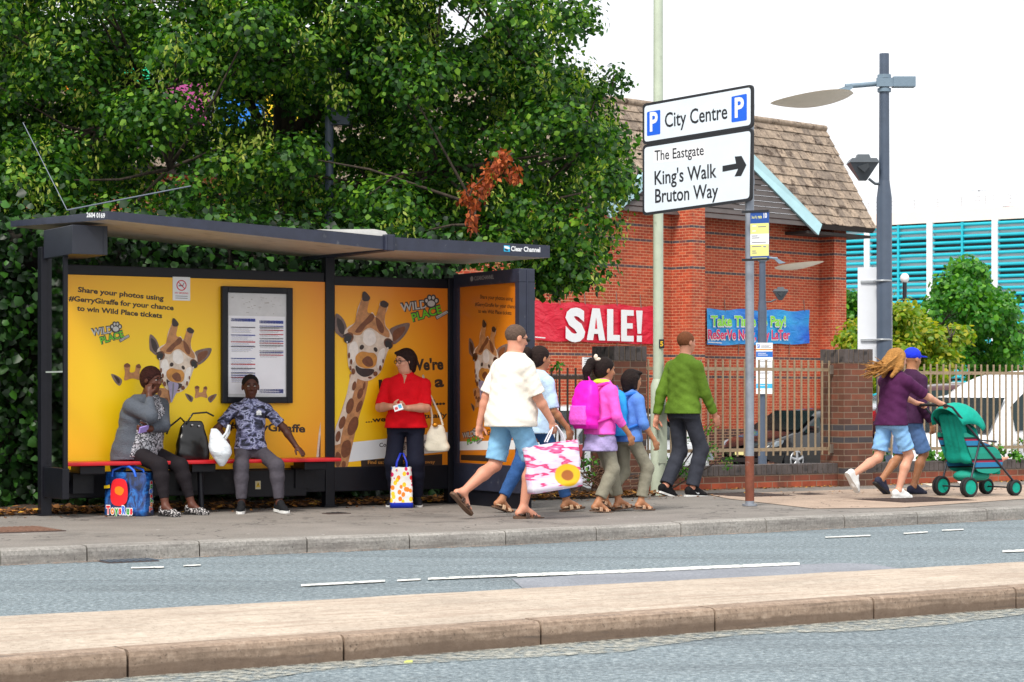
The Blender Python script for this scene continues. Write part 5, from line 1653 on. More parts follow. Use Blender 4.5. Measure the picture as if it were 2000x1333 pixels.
def lamp_post(label, base, top, r0, r1, arm_z, arm_len, wl, ww, arm_dir, flood_z, flood_dx, box=True, s=1., floodface=1):
    T = thing('lamp_post', label, 'lamp post', base, 0, 'dark lamp posts with wing lanterns')
    b_ = base
    h = top - b_[2]
    az, fz = arm_z - b_[2], flood_z - b_[2]
    g = G(); g.tube([(0, 0, 0), (0, 0, fz - .45 * s), (0, 0, fz - .2 * s)], [r0, r0, r1], seg=20); g.tube([(0, 0, fz - .2 * s), (0, 0, h)], [r1, r1 * .9], seg=20)
    g.build('pole', m_post, T)
    g = G()
    for z in (az - .1 * s, az + .09 * s): g.tube([(0, 0, z - .025 * s), (0, 0, z + .025 * s)], r1 * 1.28, seg=16)
    g.box((-.12 * s, -.1 * s, az - .06 * s), (.12 * s, -.05 * s, az + .06 * s)); g.build('clamp', m_arm, T)
    g = G(); g.tube([(0, 0, az), (-arm_len * .55 * arm_dir, -.02, az - .03 * s), (-arm_len * arm_dir, -.03, az - .05 * s)], .035 * s, seg=10); g.build('arm', m_arm, T)
    g = G(); wing(g, wl, ww, -.02, arm_dir); o = g.build('wing_lantern', m_wing, T); o.location = (-arm_len * .78 * arm_dir, -.03, az - .21 * s); o.rotation_euler = (math.radians(-15), 0, 0)
    g = G(); g.prism([(-arm_len * 1.55 * arm_dir, az - .17 * s), (-arm_len * .85 * arm_dir, az - .02 * s), (-arm_len * .8 * arm_dir, az - .07 * s), (-arm_len * 1.1 * arm_dir, az - .19 * s)], 'y', -.06 * s, .02 * s); g.build('arm_bracket', m_arm, T)
    if box:
        g = G(); g.box((.11, -.12, az - .065), (.42, .06, az + .08), bev=.012); g.tube([(0, 0, az), (.13, 0, az)], .03); g.build('lamp_gear_box', m_arm, T)
    # flood lamp on a short bracket
    g = G()
    fx_ = flood_dx
    g.tube([(0, 0, fz - .25 * s), (fx_ * .45, -.05, fz - .25 * s), (fx_ * .75, -.05, fz - .18 * s)], .02 * s, seg=8); g.build('flood_bracket', m_dkgrey, T)
    g = G()
    cx = fx_
    for (za, zb, wa, wb, da, db) in ((fz - .2 * s, fz + .04 * s, .05 * s, .2 * s, .05 * s, .16 * s), (fz + .04 * s, fz + .1 * s, .21 * s, .17 * s, .17 * s, .15 * s), (fz + .1 * s, fz + .16 * s, .1 * s, .08 * s, .09 * s, .07 * s)):
        vs = [(cx - wa, -da, za), (cx + wa, -da, za), (cx + wa, da, za), (cx - wa, da, za), (cx - wb, -db, zb), (cx + wb, -db, zb), (cx + wb, db, zb), (cx - wb, db, zb)]
        g.add(vs, [(0, 1, 5, 4), (1, 2, 6, 5), (2, 3, 7, 6), (3, 0, 4, 7), (4, 5, 6, 7), (3, 2, 1, 0)])
    o = g.build('flood_lamp', m_dkgrey, T)
    G().prism([(cx - .10 * s, fz - .02 * s), (cx + .0, fz - .1 * s), (cx + .07 * s, fz - .02 * s), (cx + .05 * s, fz + .03 * s)], 'y', -.16 * s, -.12 * s).build('flood_lens', m_lens, o)
    return T
bp = ray(1727, 769, 30); bp.z = -.42
LP = lamp_post('tall dark lamp post with a wing lantern and flood lamp behind the right-hand pier', bp, 5.99, .108, .075, 5.58, .55, 1.17, .56, 1, 4.42, -.30)
# the white panel strapped to it is a sign facing the other way
T = thing('sign_back', 'blank white back of a sign strapped to the tall dark lamp post', 'sign', (bp.x, bp.y + .16, 1.0), math.radians(-8))
g = G(); g.box((-.34, 0, .6), (.12, .035, 2.02), bev=.008); g.build('sign_plate', mat('sign_back_white', srgb(226, 230, 238), .5, var=.03), T)
for z in (1.0, 1.82):
    g = G(); g.box((-.30, -.03, z - .015), (.1, -.001, z + .015)); g.tube([(math.cos(q) * .118, -.16 + math.sin(q) * .118, z) for q in np.linspace(0, 2 * math.pi, 21)], .014, seg=6); g.build('strap', mat('strap_steel', srgb(176, 180, 184), .4, metal=.5), T)
g = G(); g.box((.12, -.01, .3), (.14, .03, 1.72)); g.build('sign_edge', m_white, T)
bp2 = ray(1489, 769, 43); bp2.z = -.62
LP2 = lamp_post('shorter dark lamp post carrying a parking notice, behind the railings', bp2, 4.02, .088, .07, 3.98, .3, 1.0, .4, -1, 3.26, .36, box=False, s=.72)
T = thing('parking_notice', 'white and blue car park notice board fixed to the shorter dark lamp post', 'notice', (bp2.x, bp2.y - .12, 1.24), 0)
wq, hq = .33, 1.02
g = G(); g.box((-.14, -.01, 0), (-.14 + wq, .01, hq), 0)
def nb(v0, v1, mi, u0=0., u1=1., y=-.0106):
    g.sheet([(-.14 + u0 * wq, hq - hq * v1), (-.14 + u1 * wq, hq - hq * v1), (-.14 + u1 * wq, hq - hq * v0), (-.14 + u0 * wq, hq - hq * v0)], y, mi)
nb(.17, .28, 1); nb(.80, .89, 2); nb(.03, .10, 1, .05, .22); nb(.12, .145, 3)
ptext(g, 'P', (-.14 + .08 * wq, hq * .91), (-.14 + .18 * wq, hq * .91), .05, -.0112, 0, .02)
for v, u0, u1, mi in ((.04, .3, .9, 4), (.065, .3, .8, 4), (.09, .3, .9, 4), (.20, .1, .6, 0), (.235, .1, .7, 0), (.33, .1, .8, 4), (.36, .1, .9, 4), (.45, .1, .8, 4), (.48, .1, .7, 4), (.57, .1, .9, 4), (.6, .1, .8, 4), (.69, .1, .7, 4), (.83, .1, .7, 0), (.93, .1, .3, 3)):
    nb(v, v + .01, mi, u0, u1, -.0112)
g.build('notice_board', [m_white, mat('notice_blue', srgb(30, 104, 190), .45), mat('notice_cyan', srgb(60, 176, 222), .45), mat('notice_orange', srgb(240, 140, 50), .45), m_pgrey], T)
# dark post with a cabinet half hidden in the tree, and small far lamps
x_ = ray(643, 769, 25.0)
T = thing('lamp_post', 'dark post with a tall flat cabinet, half hidden in the leaves above the shelter', 'lamp post', (x_.x, 25.0, .12), 0, 'dark lamp posts with wing lanterns')
G().tube([(0, 0, 0), (0, 0, 5.4)], .05, seg=14).build('pole', m_post, T)
G().box((.02, -.06, 4.25), (.24, .06, 5.0), bev=.01).build('cabinet', m_post, T)
bp3 = ray(1767, 769, 60)
T = thing('globe_lamp', 'slim black lamp with a white globe in front of the turquoise car park', 'lamp', (bp3.x, 60, -.85))
G().tube([(0, 0, 0), (0, 0, 5.2)], .06, seg=10).build('pole', m_signk, T)
g = G(); g.ball((0, 0, 5.32), (.13, .13, .14)); g.build('globe', m_white, T)
bp4 = ray(1912, 769, 236)
T = thing('roof_lamp', 'thin pale lamp mast standing on the roof of the car park', 'lamp', (bp4.x, 236, 19.3))
G().tube([(0, 0, 0), (0, 0, 4.3)], .09, seg=8).build('mast', m_cpw, T)
G().box((-.9, -.2, 4.25), (.9, .2, 4.4)).build('lantern', m_cpw, T)

# ------------------------------------------------------------------ vehicles in the car park
m_tyre = mat('tyre', srgb(30, 30, 32), .8, var=.1)
m_rim = mat('alloy', srgb(176, 178, 182), .35, metal=.6, var=.05)
m_cglass = mat('car_glass', srgb(26, 44, 46), .12, var=.05, spec=.35)
m_trim = mat('car_trim', srgb(26, 27, 30), .5, var=.1)
m_headl = mat('headlamp', srgb(128, 138, 146), .12, var=.05, spec=.8)
m_taill = mat('tail_lamp', srgb(176, 16, 30), .2, var=.05)
m_plate = mat('number_plate', srgb(222, 214, 150), .5, var=.02)
def car(label, cat, loc, rz, paint, L=4.2, W=1.76, H=1.46, style='hatch', name='parked_car', group='cars in the car park'):
    T = thing(name, label, cat, loc, rz, group)
    if style == 'hatch':
        st = [(-.50, .42, .70, .70, .82), (-.485, .3, .86, .90, .94), (-.45, .24, .93, 1.12, .98), (-.36, .22, .94, 1.38, 1.), (-.25, .22, .94, 1.45, 1.), (-.05, .22, .93, 1.46, 1.), (.10, .22, .92, 1.40, 1.), (.24, .22, .91, 1.02, 1.), (.28, .22, .90, .93, 1.), (.40, .23, .80, .82, .97), (.47, .28, .68, .70, .9), (.50, .38, .56, .58, .78)]
        gx = (-.45, .25)
    else:
        st = [(-.50, .35, 1.1, 1.90, .95), (-.49, .26, 1.1, 1.96, 1.), (-.3, .25, 1.1, 2.0, 1.), (.0, .25, 1.1, 2.0, 1.), (.14, .25, 1.08, 1.98, 1.), (.22, .25, 1.06, 1.86, 1.), (.30, .25, 1.05, 1.58, 1.), (.375, .25, 1.03, 1.14, .99), (.40, .25, 1.0, 1.03, .98), (.455, .27, .88, .9, .95), (.485, .3, .72, .75, .9), (.50, .36, .55, .58, .82)]
        gx = (.10, .37)
    hs = H / max(s[3] for s in st)
    rows = []
    for (x, zb, zl, zr_, wf) in st:
        w = W / 2 * wf
        zb, zl, zr_ = zb * hs, zl * hs, zr_ * hs
        gh = max(0, zr_ - zl)
        wr = w - .30 * gh - .02
        rows.append([(x * L, w * .93, zb), (x * L, w, zb + .18), (x * L, w * .995, (zb + zl) / 2 + .05), (x * L, w * .965, zl), (x * L, max(.2, wr), zr_ - .04 * (gh > .1)), (x * L, max(.12, wr - .14), zr_ + .012), (x * L, 0, zr_ + .035)])
    g, gl = G(), G()
    for sgn_ in (1, -1):
        vs = [(p[0], p[1] * sgn_, p[2]) for r in rows for p in r]
        fs = []
        for i in range(len(rows) - 1):
            for j in range(6):
                a, b_, c, d = i * 7 + j, i * 7 + j + 1, (i + 1) * 7 + j + 1, (i + 1) * 7 + j
                fs.append((a, b_, c, d) if sgn_ > 0 else (d, c, b_, a))
        g.add(vs, fs, smooth=True)
        for e in (0, len(rows) - 1):
            idx = list(range(e * 7, e * 7 + 7))
            g.add([vs[i] for i in idx] + [(vs[idx[0]][0], 0, vs[idx[0]][2])], [tuple(range(8))])
        # side glass, set just proud of the body side
        for i in range(len(rows) - 1):
            x0, x1 = st[i][0], st[i + 1][0]
            if x0 >= gx[0] - .001 and x1 <= gx[1] + .001:
                P = []
                for r, e in ((rows[i], 0), (rows[i + 1], 1)):
                    A_, B_ = np.array(r[3]), np.array(r[4])
                    for f in (.10, .86): P.append(A_ + (B_ - A_) * f)
                P = [P[0], P[1], P[3], P[2]]
                c_ = sum(P) / 4
                P = [c_ + (p - c_) * np.array([.96, 1, .97]) + np.array([0, .008, 0]) for p in P]
                P = [(p[0], p[1] * sgn_, p[2]) for p in P]
                gl.add(P, [(0, 1, 2, 3) if sgn_ > 0 else (3, 2, 1, 0)])
        gl.build('side_window', m_cglass, T); gl = G()
    body = g.build('body', paint, T)
    sd = body.modifiers.new('soft', 'SUBSURF'); sd.levels = 1; sd.render_levels = 1
    # windscreen and rear window
    def screen(i0, i1, nm):
        r0, r1 = rows[i0], rows[i1]
        lo_, hi_ = (r0, r1) if r0[6][2] < r1[6][2] else (r1, r0)
        dx = .012 if lo_[0][0] > hi_[0][0] else -.012
        P = [(lo_[5][0] + dx, lo_[4][1] * .96, lo_[5][2] + .03), (lo_[5][0] + dx, -lo_[4][1] * .96, lo_[5][2] + .03), (hi_[5][0] + dx, -hi_[4][1] * .92, hi_[5][2] - .005), (hi_[5][0] + dx, hi_[4][1] * .92, hi_[5][2] - .005)]
        G().add([(p[0], p[1], p[2] + .016) for p in P], [(0, 1, 2, 3), (3, 2, 1, 0)]).build(nm, m_cglass, T)
    if style == 'hatch':
        screen(8, 6, 'windscreen'); screen(2, 3, 'rear_window')
    else:
        screen(8, 6, 'windscreen')
    R_w = .31 if style == 'hatch' else .34
    for xw in (-.30 * L, .305 * L):
        for sy in (1, -1):
            yo = sy * (W / 2 - .02)
            g = G(); g.tube([(xw, yo - sy * .2, R_w), (xw, yo - sy * .02, R_w), (xw, yo, R_w)], [R_w, R_w, R_w - .03], seg=24); ty = g.build('wheel', m_tyre, T)
            g = G(); g.tube([(xw, yo, R_w), (xw, yo + sy * .004, R_w)], R_w * .68, seg=24, smooth=False)
            g.build('rim', m_trim, ty)
            g = G(); g.tube([(xw + math.cos(q) * R_w * .64, yo + sy * .008, R_w + math.sin(q) * R_w * .64) for q in np.linspace(0, 2 * math.pi, 25)], .02, seg=6)
            for k in range(5):
                q = k * 2 * math.pi / 5 + .3
                g.tube([(xw, yo + sy * .01, R_w), (xw + math.cos(q) * R_w * .62, yo + sy * .008, R_w + math.sin(q) * R_w * .62)], [.045, .03], seg=6)
            g.build('spokes', m_rim, ty)
            g = G(); g.tube([(xw, yo - sy * .04, R_w + .01), (xw, yo - sy * .005, R_w + .01)], R_w + .055, seg=24, smooth=False); g.build('wheel_arch', m_trim, T)
    for sy in (1, -1):
        G().prism(smooth_loop([(.47 * L, .62 * hs), (.44 * L, .74 * hs), (.40 * L, .76 * hs), (.42 * L, .66 * hs)], 4), 'y', sy * W * .41, sy * (W * .487), 0).build('headlight', m_headl, T)
        zt_ = .86 * hs if style == 'hatch' else 1.1 * hs
        G().prism(smooth_loop([(-.502 * L, zt_ - .2), (-.497 * L, zt_ + .04), (-.43 * L, zt_ + .06), (-.45 * L, zt_ - .12)], 4), 'y', sy * W * .36, sy * (W * .492), 0).build('tail_light', m_taill, T)
        xm = (.20 if style == 'hatch' else .31) * L
        g = G(); g.box((xm - .08, sy * (W / 2), .92 * hs), (xm + .08, sy * (W / 2 + .2), 1.08 * hs), bev=.04); g.build('wing_mirror', paint, T)
    for xe, s_ in ((.503, 1), (-.503, -1)):
        G().box((xe * L, -.26, .42), (xe * L + s_ * .012, .26, .53)).build('number_plate', m_plate, T)
        G().box((xe * L - s_ * .02, -W * .4, .26), (xe * L + s_ * .004, W * .4, .36), bev=.01).build('bumper_trim', m_trim, T)
    return T
m_cw = mat('car_white', srgb(232, 234, 236), .2, var=.02, coat=.5)
m_cs = mat('car_silver', srgb(176, 182, 190), .25, metal=.5, var=.03, coat=.5)
m_ck = mat('car_black', srgb(20, 21, 25), .15, var=.05, coat=.6)
m_cm = mat('car_maroon', srgb(64, 22, 30), .2, var=.05, coat=.5)
m_cr = mat('car_red', srgb(196, 40, 50), .2, var=.05, coat=.5)
def on(px, d, dz=0): 
    p = ray(px, 769, d); p.z = gz(p.x, p.y) + dz
    return p
car('white panel van seen side-on through the railings at the far right', 'van', on(2035, 33.5), ANG + math.pi, m_cw, L=4.9, W=1.95, H=2.02, style='van', name='parked_van')
car('white hatchback with red tail lights, half hidden behind the white van', 'car', on(1985, 38, .25), math.radians(9), m_cw, H=1.5)
car('dark maroon car parked behind the white hatchback', 'car', on(1905, 46, .55), math.radians(5), m_cm, H=1.55)
car('silver car under the green tree, farthest of those behind the railings', 'car', on(1800, 58, .95), ANG + 2.9, m_cs)
car('white car with a dark windscreen behind the dark railings and the first pier', 'car', on(1175, 33, -.02), math.radians(56), m_cw, L=4.3, H=1.5)
car('black car with alloy wheels nosing out from behind the second pier', 'car', on(1580, 50, .16), ANG + math.pi + .12, m_ck)
car('red car on the roof of the distant car park', 'car', Vector((ray(1969, 769, 236).x, 236, 20.25)), math.radians(80), m_cr, group='cars on the car park roof')
car('white car on the roof of the distant car park', 'car', Vector((ray(1913, 769, 240).x, 240, 20.25)), math.radians(10), m_cw, group='cars on the car park roof')
# dark cabinet by the wall
bq = on(1556, 53)
T = thing('utility_cabinet', 'large black utility cabinet with a small white label against the brick wall', 'cabinet', bq, math.radians(10))
g = G(); g.box((-.5, -.3, 0), (.5, .3, 1.12), bev=.03); g.build('cabinet_body', m_ck, T)
g = G(); g.box((-.54, -.34, 1.12), (.54, .34, 1.2), bev=.02); g.build('cabinet_lid', m_ck, T)
g = G(); g.box((-.02, -.307, .3), (.01, -.303, .95)); g.build('door_gap', m_tyre, T)
g = G(); g.box((-.06, -.31, .55), (.0, -.305, .7)); g.build('sticker', m_white, T)
# white sheet of a parked trailer seen under the hedge stays out; litter on the footway
for (px, py, s, cc, lab, nm) in ((1914, 945, .05, '#d01c40', 'scrap of red wrapper on the footway beside the pushchair', 'wrapper'), (1816, 951, .06, '#c8bca8', 'torn pale wrapper lying at the foot of the long low wall', 'wrapper'), (1876, 947, .05, '#e6e4de', 'small white paper scrap at the foot of the long low wall', 'paper_scrap'), (617, 979, .06, '#d8d8d4', 'crumpled white paper cup under the shelter beside the middle post', 'paper_cup')):
    x, y = onpav(px, py)
    g = G(); r_ = rnd(px)
    vs = [(s * math.cos(q) * r_.uniform(.6, 1.3) * (1.5 if nm == 'wrapper' else .9), s * math.sin(q) * r_.uniform(.5, 1.2), .006 + r_.uniform(0, .03)) for q in np.linspace(0, 2 * math.pi, 9)[:-1]] + [(0, 0, .035)]
    if nm == 'paper_cup':
        g.tube([(0, 0, 0), (.01, 0, .05), (.0, .01, .1)], [.03, .036, .042], seg=10)
    else:
        g.add(vs, [(i, (i + 1) % 8, 8) for i in range(8)])
    o = g.build(nm, mat('litter_' + cc[1:], srgb(cc), .6, var=.15)); o.location = (x, y, PAV + .004); tag(o, lab, 'litter')
x, y = onroad(806, 1295)
R_ = np.random.default_rng(1)
o = leaves('fallen_leaf', [mat('pale_leaf', srgb(176, 186, 96), .6)], [(0, 0, 0)], [(0, .3, 4)], [.06], [0], None, droop=0, seed=3); o.location = (x, y, .012); tag(o, 'single pale green leaf lying in the gutter of the near lane', 'leaf')
# ------------------------------------------------------------------ people: one continuous skin grown round tapered limbs
class Body:
    """A signed-distance body: tapered limbs and ellipsoids melted together, then skinned with surface nets."""
    def __init__(s, vox=.008):
        s.p = []; s.vox = vox
    def limb(s, a, b, ra, rb, k=.025):
        s.p.append(('c', np.array(a, float), np.array(b, float), ra, rb, k)); return s
    def chain(s, pts, rs, k=.025):
        for i in range(len(pts) - 1): s.limb(pts[i], pts[i + 1], rs[i], rs[i + 1], k)
        return s
    def cuff(s, a, b, ra, rb, k=.025, fold=0.):
        """Like limb, but cut off square at b: a sleeve or trouser leg with an open end."""
        s.p.append(('k', np.array(a, float), np.array(b, float), ra, rb, k, fold)); return s
    def loft(s, st, k=.02, p=2., fold=0., open_top=False):
        """Upright tube; stations (x, y, z, rx, ry) from bottom to top, square ends, rounded cross-section of power p."""
        st = np.array(sorted(st, key=lambda q: q[2]), float)
        zz = np.linspace(st[0, 2], st[-1, 2], 40)
        D = np.stack([np.interp(zz, st[:, 2], st[:, i]) for i in (0, 1, 3, 4)], 1)
        for _ in range(4): D[1:-1] = .25 * D[:-2] + .5 * D[1:-1] + .25 * D[2:]
        s.p.append(('T', zz, D, p, fold, k)); return s
    def ell(s, c, r, rot=None, k=.03, cut=False):
        """Ellipsoid; rot is a 3x3 whose columns are its axes. cut takes it away instead."""
        s.p.append(('d' if cut else 'e', np.array(c, float), np.array(r, float), np.eye(3) if rot is None else np.array(rot, float), 0, k)); return s
    def mesh(s):
        lo, hi = np.full(3, 1e9), np.full(3, -1e9)
        B = []
        for q in s.p:
            if q[0] == 'T':
                zz, D_ = q[1], q[2]
                l = np.array([(D_[:, 0] - D_[:, 2]).min(), (D_[:, 1] - D_[:, 3]).min(), zz[0]]); h = np.array([(D_[:, 0] + D_[:, 2]).max(), (D_[:, 1] + D_[:, 3]).max(), zz[-1]])
            elif q[0] in 'ck':
                m = max(q[3], q[4]); l = np.minimum(q[1], q[2]) - m; h = np.maximum(q[1], q[2]) + m
            else:
                m = max(q[2]); l = q[1] - m; h = q[1] + m
            B.append((l, h))
            if q[0] != 'd': lo = np.minimum(lo, l); hi = np.maximum(hi, h)
        v = s.vox
        lo -= 3 * v; hi += 3 * v
        n = np.ceil((hi - lo) / v).astype(int) + 1
        F = np.full(n, .2, np.float32)
        for q, (l, h) in zip(s.p, B):
            k = q[5]; mg = k + 2 * v
            i0 = np.maximum(0, np.floor((l - mg - lo) / v).astype(int)); i1 = np.minimum(n, np.ceil((h + mg - lo) / v).astype(int) + 1)
            if (i1 <= i0).any(): continue
            X, Y, Z = np.meshgrid(*[(lo[a] + v * np.arange(i0[a], i1[a])).astype(np.float32) for a in range(3)], indexing='ij', sparse=True)
            if q[0] == 'T':
                zz, D_ = q[1], q[2]
                z1 = Z.reshape(-1); cx, cy, rx, ry = (np.interp(z1, zz, D_[:, i]).reshape(1, 1, -1) for i in range(4))
                pw = q[3]
                D = ((np.abs((X - cx) / rx) ** pw + np.abs((Y - cy) / ry) ** pw) ** (1 / pw) - 1) * np.minimum(rx, ry)
                if q[4]: D = D + q[4] * (np.sin(34 * Z + 16 * Y + 2.2 * np.sin(11 * X + 6 * Z) + 2 * np.sin(9 * Y)) + .6 * np.sin(61 * Z - 27 * Y + 19 * X))
                D = np.maximum(D, np.maximum(zz[0] - Z, Z - zz[-1]))
            elif q[0] in 'ck':
                a, b = q[1], q[2]; d = b - a; L2 = max(1e-9, float(d @ d))
                tu = ((X - a[0]) * d[0] + (Y - a[1]) * d[1] + (Z - a[2]) * d[2]) / L2
                t = np.clip(tu, 0, 1) if q[0] == 'c' else np.maximum(tu, 0)
                D = np.sqrt((X - a[0] - t * d[0]) ** 2 + (Y - a[1] - t * d[1]) ** 2 + (Z - a[2] - t * d[2]) ** 2) - (q[3] + (q[4] - q[3]) * t)
                if q[0] == 'k':
                    if q[6]: D = D + q[6] * (np.sin(52 * tu * math.sqrt(L2) + 30 * X + 21 * Y) + .7 * np.sin(83 * tu * math.sqrt(L2) - 37 * Y + 25 * X))
                    D = np.maximum(D, (tu - 1) * math.sqrt(L2))
            else:
                c, r, R = q[1], q[2], q[3]
                P = [(X - c[0]) * R[0, i] + (Y - c[1]) * R[1, i] + (Z - c[2]) * R[2, i] for i in range(3)]
                k0 = np.sqrt(sum((P[i] / r[i]) ** 2 for i in range(3)))
                k1 = np.sqrt(sum((P[i] / r[i] ** 2) ** 2 for i in range(3))) + 1e-9
                D = k0 * (k0 - 1) / k1
            S_ = tuple(slice(i0[a], i1[a]) for a in range(3))
            f = F[S_]
            if q[0] == 'd':
                hh = np.maximum(k - np.abs(f + D), 0) / k
                F[S_] = np.maximum(f, -D) + hh * hh * k * .25
            else:
                hh = np.maximum(k - np.abs(f - D), 0) / k
                F[S_] = np.minimum(f, D) - hh * hh * k * .25
        # surface nets
        I = F < 0
        c8 = [I[dx:n[0] - 1 + dx, dy:n[1] - 1 + dy, dz:n[2] - 1 + dz] for dx in (0, 1) for dy in (0, 1) for dz in (0, 1)]
        cnt = sum(c.astype(np.int8) for c in c8)
        act = (cnt > 0) & (cnt < 8)
        ai = np.argwhere(act)
        idx = np.full(act.shape, -1, np.int64); idx[act] = np.arange(len(ai))
        acc = np.zeros((len(ai), 3)); m = np.zeros(len(ai))
        co = [(dx, dy, dz) for dx in (0, 1) for dy in (0, 1) for dz in (0, 1)]
        val = [F[ai[:, 0] + c[0], ai[:, 1] + c[1], ai[:, 2] + c[2]] for c in co]
        for a in range(8):
            for b in range(a + 1, 8):
                if sum(abs(co[a][j] - co[b][j]) for j in range(3)) != 1: continue
                sgn = (val[a] < 0) != (val[b] < 0)
                t = np.where(sgn, val[a] / np.where(sgn, val[a] - val[b], 1), 0)
                pt = np.array(co[a]) + t[:, None] * (np.array(co[b]) - np.array(co[a]))
                acc += pt * sgn[:, None]; m += sgn
        V = lo + v * (ai + acc / np.maximum(m, 1)[:, None])
        Q = []
        for ax in range(3):
            o1, o2 = (ax + 1) % 3, (ax + 2) % 3
            sl0 = [slice(1, -1)] * 3; sl1 = [slice(1, -1)] * 3
            sl0[ax] = slice(0, n[ax] - 1); sl1[ax] = slice(1, n[ax])
            A0, A1 = I[tuple(sl0)], I[tuple(sl1)]
            for flip, mask in ((0, A0 & ~A1), (1, ~A0 & A1)):
                e = np.argwhere(mask)
                if not len(e): continue
                e[:, o1] += 1; e[:, o2] += 1
                def cell(d1, d2):
                    c = e.copy(); c[:, o1] -= d1; c[:, o2] -= d2
                    return idx[c[:, 0], c[:, 1], c[:, 2]]
                q = np.stack([cell(1, 1), cell(0, 1), cell(0, 0), cell(1, 0)], 1)
                Q.append(q[:, ::-1] if flip else q)
        return V, np.concatenate(Q)
    def build(s, name, mats, parent, pick=None, extra=None, label=None, flat=()):
        """pick(centres) -> material index per face; extra: a G whose pieces (eyes, brows) join the same mesh."""
        V, Q = s.mesh()
        mi = np.zeros(len(Q), int) if pick is None else np.asarray(pick(V[Q].mean(axis=1)), int)
        nv, nq = len(V), len(Q)
        me = bpy.data.meshes.new(name)
        ev, ef = (extra.v, extra.f) if extra else ([], [])
        loops = list(Q.reshape(-1)); tot = [4] * nq; mi = list(mi)
        for f, m_ in zip(ef, extra.m if extra else []):
            loops += [i + nv for i in f]; tot.append(len(f)); mi.append(m_)
        me.vertices.add(nv + len(ev))
        me.vertices.foreach_set('co', np.concatenate([V.reshape(-1), np.array(ev, float).reshape(-1)]) if len(ev) else V.reshape(-1))
        me.loops.add(len(loops)); me.loops.foreach_set('vertex_index', np.array(loops, int))
        me.polygons.add(len(tot)); st = np.concatenate([[0], np.cumsum(tot)[:-1]])
        me.polygons.foreach_set('loop_start', st); me.polygons.foreach_set('loop_total', np.array(tot))
        for m_ in (mats if isinstance(mats, (list, tuple)) else [mats]): me.materials.append(m_)
        me.polygons.foreach_set('material_index', np.array(mi, int))
        me.polygons.foreach_set('use_smooth', np.ones(len(tot), bool))
        me.update(calc_edges=True); me.validate()
        o = bpy.data.objects.new(name, me); COL.objects.link(o); o.parent = parent
        if label: o['label'] = label
        return o

def unit(v): v = np.array(v, float); return v / np.linalg.norm(v)
def frame(fwd, up=(0, 0, 1)):
    """columns: forward, left, up"""
    f = unit(fwd); l = unit(np.cross(up, f)); u = np.cross(f, l)
    return np.stack([f, l, u], 1)
def skin(name, c):
    m = mat(name, srgb(c), .5, var=.1, scale=14, spec=.35)
    m.node_tree.nodes['Principled BSDF'].inputs['Subsurface Weight'].default_value = .06
    return m
m_eyew = mat('eye_white', srgb(226, 222, 216), .25, var=0)
m_eyed = mat('eye_dark', srgb(28, 20, 16), .15, var=0)
def fabric(name, c, var=.15, scale=18, bump=.5, bscale=26, rough=.85):
    return mat(name, srgb(c), rough, var=var, scale=scale, bump=bump, bscale=bscale, spec=.25)

def head(b, E, c, R, s=1., female=False, lips=None, brow=(30, 22, 18), jowl=0.):
    """Head of about 0.22 m at s=1 round the centre c; R columns forward, left, up. Adds to body b, face details to E."""
    def P(f, l, u): return c + s * (R @ np.array([f, l, u]))
    b.ell(P(-.008, 0, .03), (.098 * s, .078 * s, .088 * s), R, k=.02)          # skull
    b.ell(P(.028, 0, -.03), (.066 * s, .062 * s, .078 * s), R, k=.025)         # face
    b.ell(P(.045, 0, -.085), (.036 * s, .036 * s, .030 * s), R, k=.025)        # chin
    if jowl: b.ell(P(.02, 0, -.09), (.05 * s, .066 * s, .04 * s * (1 + jowl)), R, k=.03)
    b.limb(P(.083, 0, .012), P(.106, 0, -.027), .009 * s, .0145 * s, k=.012)   # nose
    for y in (-1, 1):
        b.ell(P(.094, .010 * y, -.029), (.010 * s, .009 * s, .008 * s), R, k=.008)
        b.ell(P(.070, .034 * y, -.022), (.022 * s, .022 * s, .02 * s), R, k=.02)   # cheeks
        b.ell(P(.080, .030 * y, .026), (.014 * s, .024 * s, .010 * s), R, k=.014)  # brow ridge
        b.ell(P(.094, .031 * y, .006), (.014 * s, .016 * s, .010 * s), R, k=.012, cut=True)
        b.ell(P(-.004, .080 * y, -.004), (.022 * s, .010 * s, .032 * s), R, k=.012)  # ears
    b.ell(P(.084, 0, -.056), (.013 * s, .022 * s, .0055 * s), R, k=.008)       # lips
    b.ell(P(.082, 0, -.067), (.012 * s, .019 * s, .006 * s), R, k=.008)
    E.T = Matrix.Identity(4)
    M4 = Matrix([[*R[i], 0] for i in range(3)] + [[0, 0, 0, 1]]); M4 = Matrix.Translation(c) @ M4
    E.T = M4 @ Matrix.Scale(s, 4)
    for y in (-1, 1):
        E.ball((.0765, .031 * y, .006), (.0115, .0125, .0075), 1, 10)
        E.ball((.0838, .031 * y + .001, .006), (.0055, .0062, .0062), 2, 8)
        E.tube([(.092, .014 * y, .029), (.095, .030 * y, .034), (.084, .048 * y, .028)], [.0035, .004, .002], 3, 6)
        E.tube([(.090, .018 * y, .0125), (.0925, .031 * y, .0165), (.084, .046 * y, .011)], [.0025, .003, .002], 3, 5)
    E.tube([(.086, -.023, -.062), (.0965, -.008, -.0605), (.0975, 0, -.0615), (.0965, .008, -.0605), (.086, .023, -.062)], [.001, .0022, .0022, .0022, .001], 4, 5)
    E.T = Matrix.Identity(4)
    return P

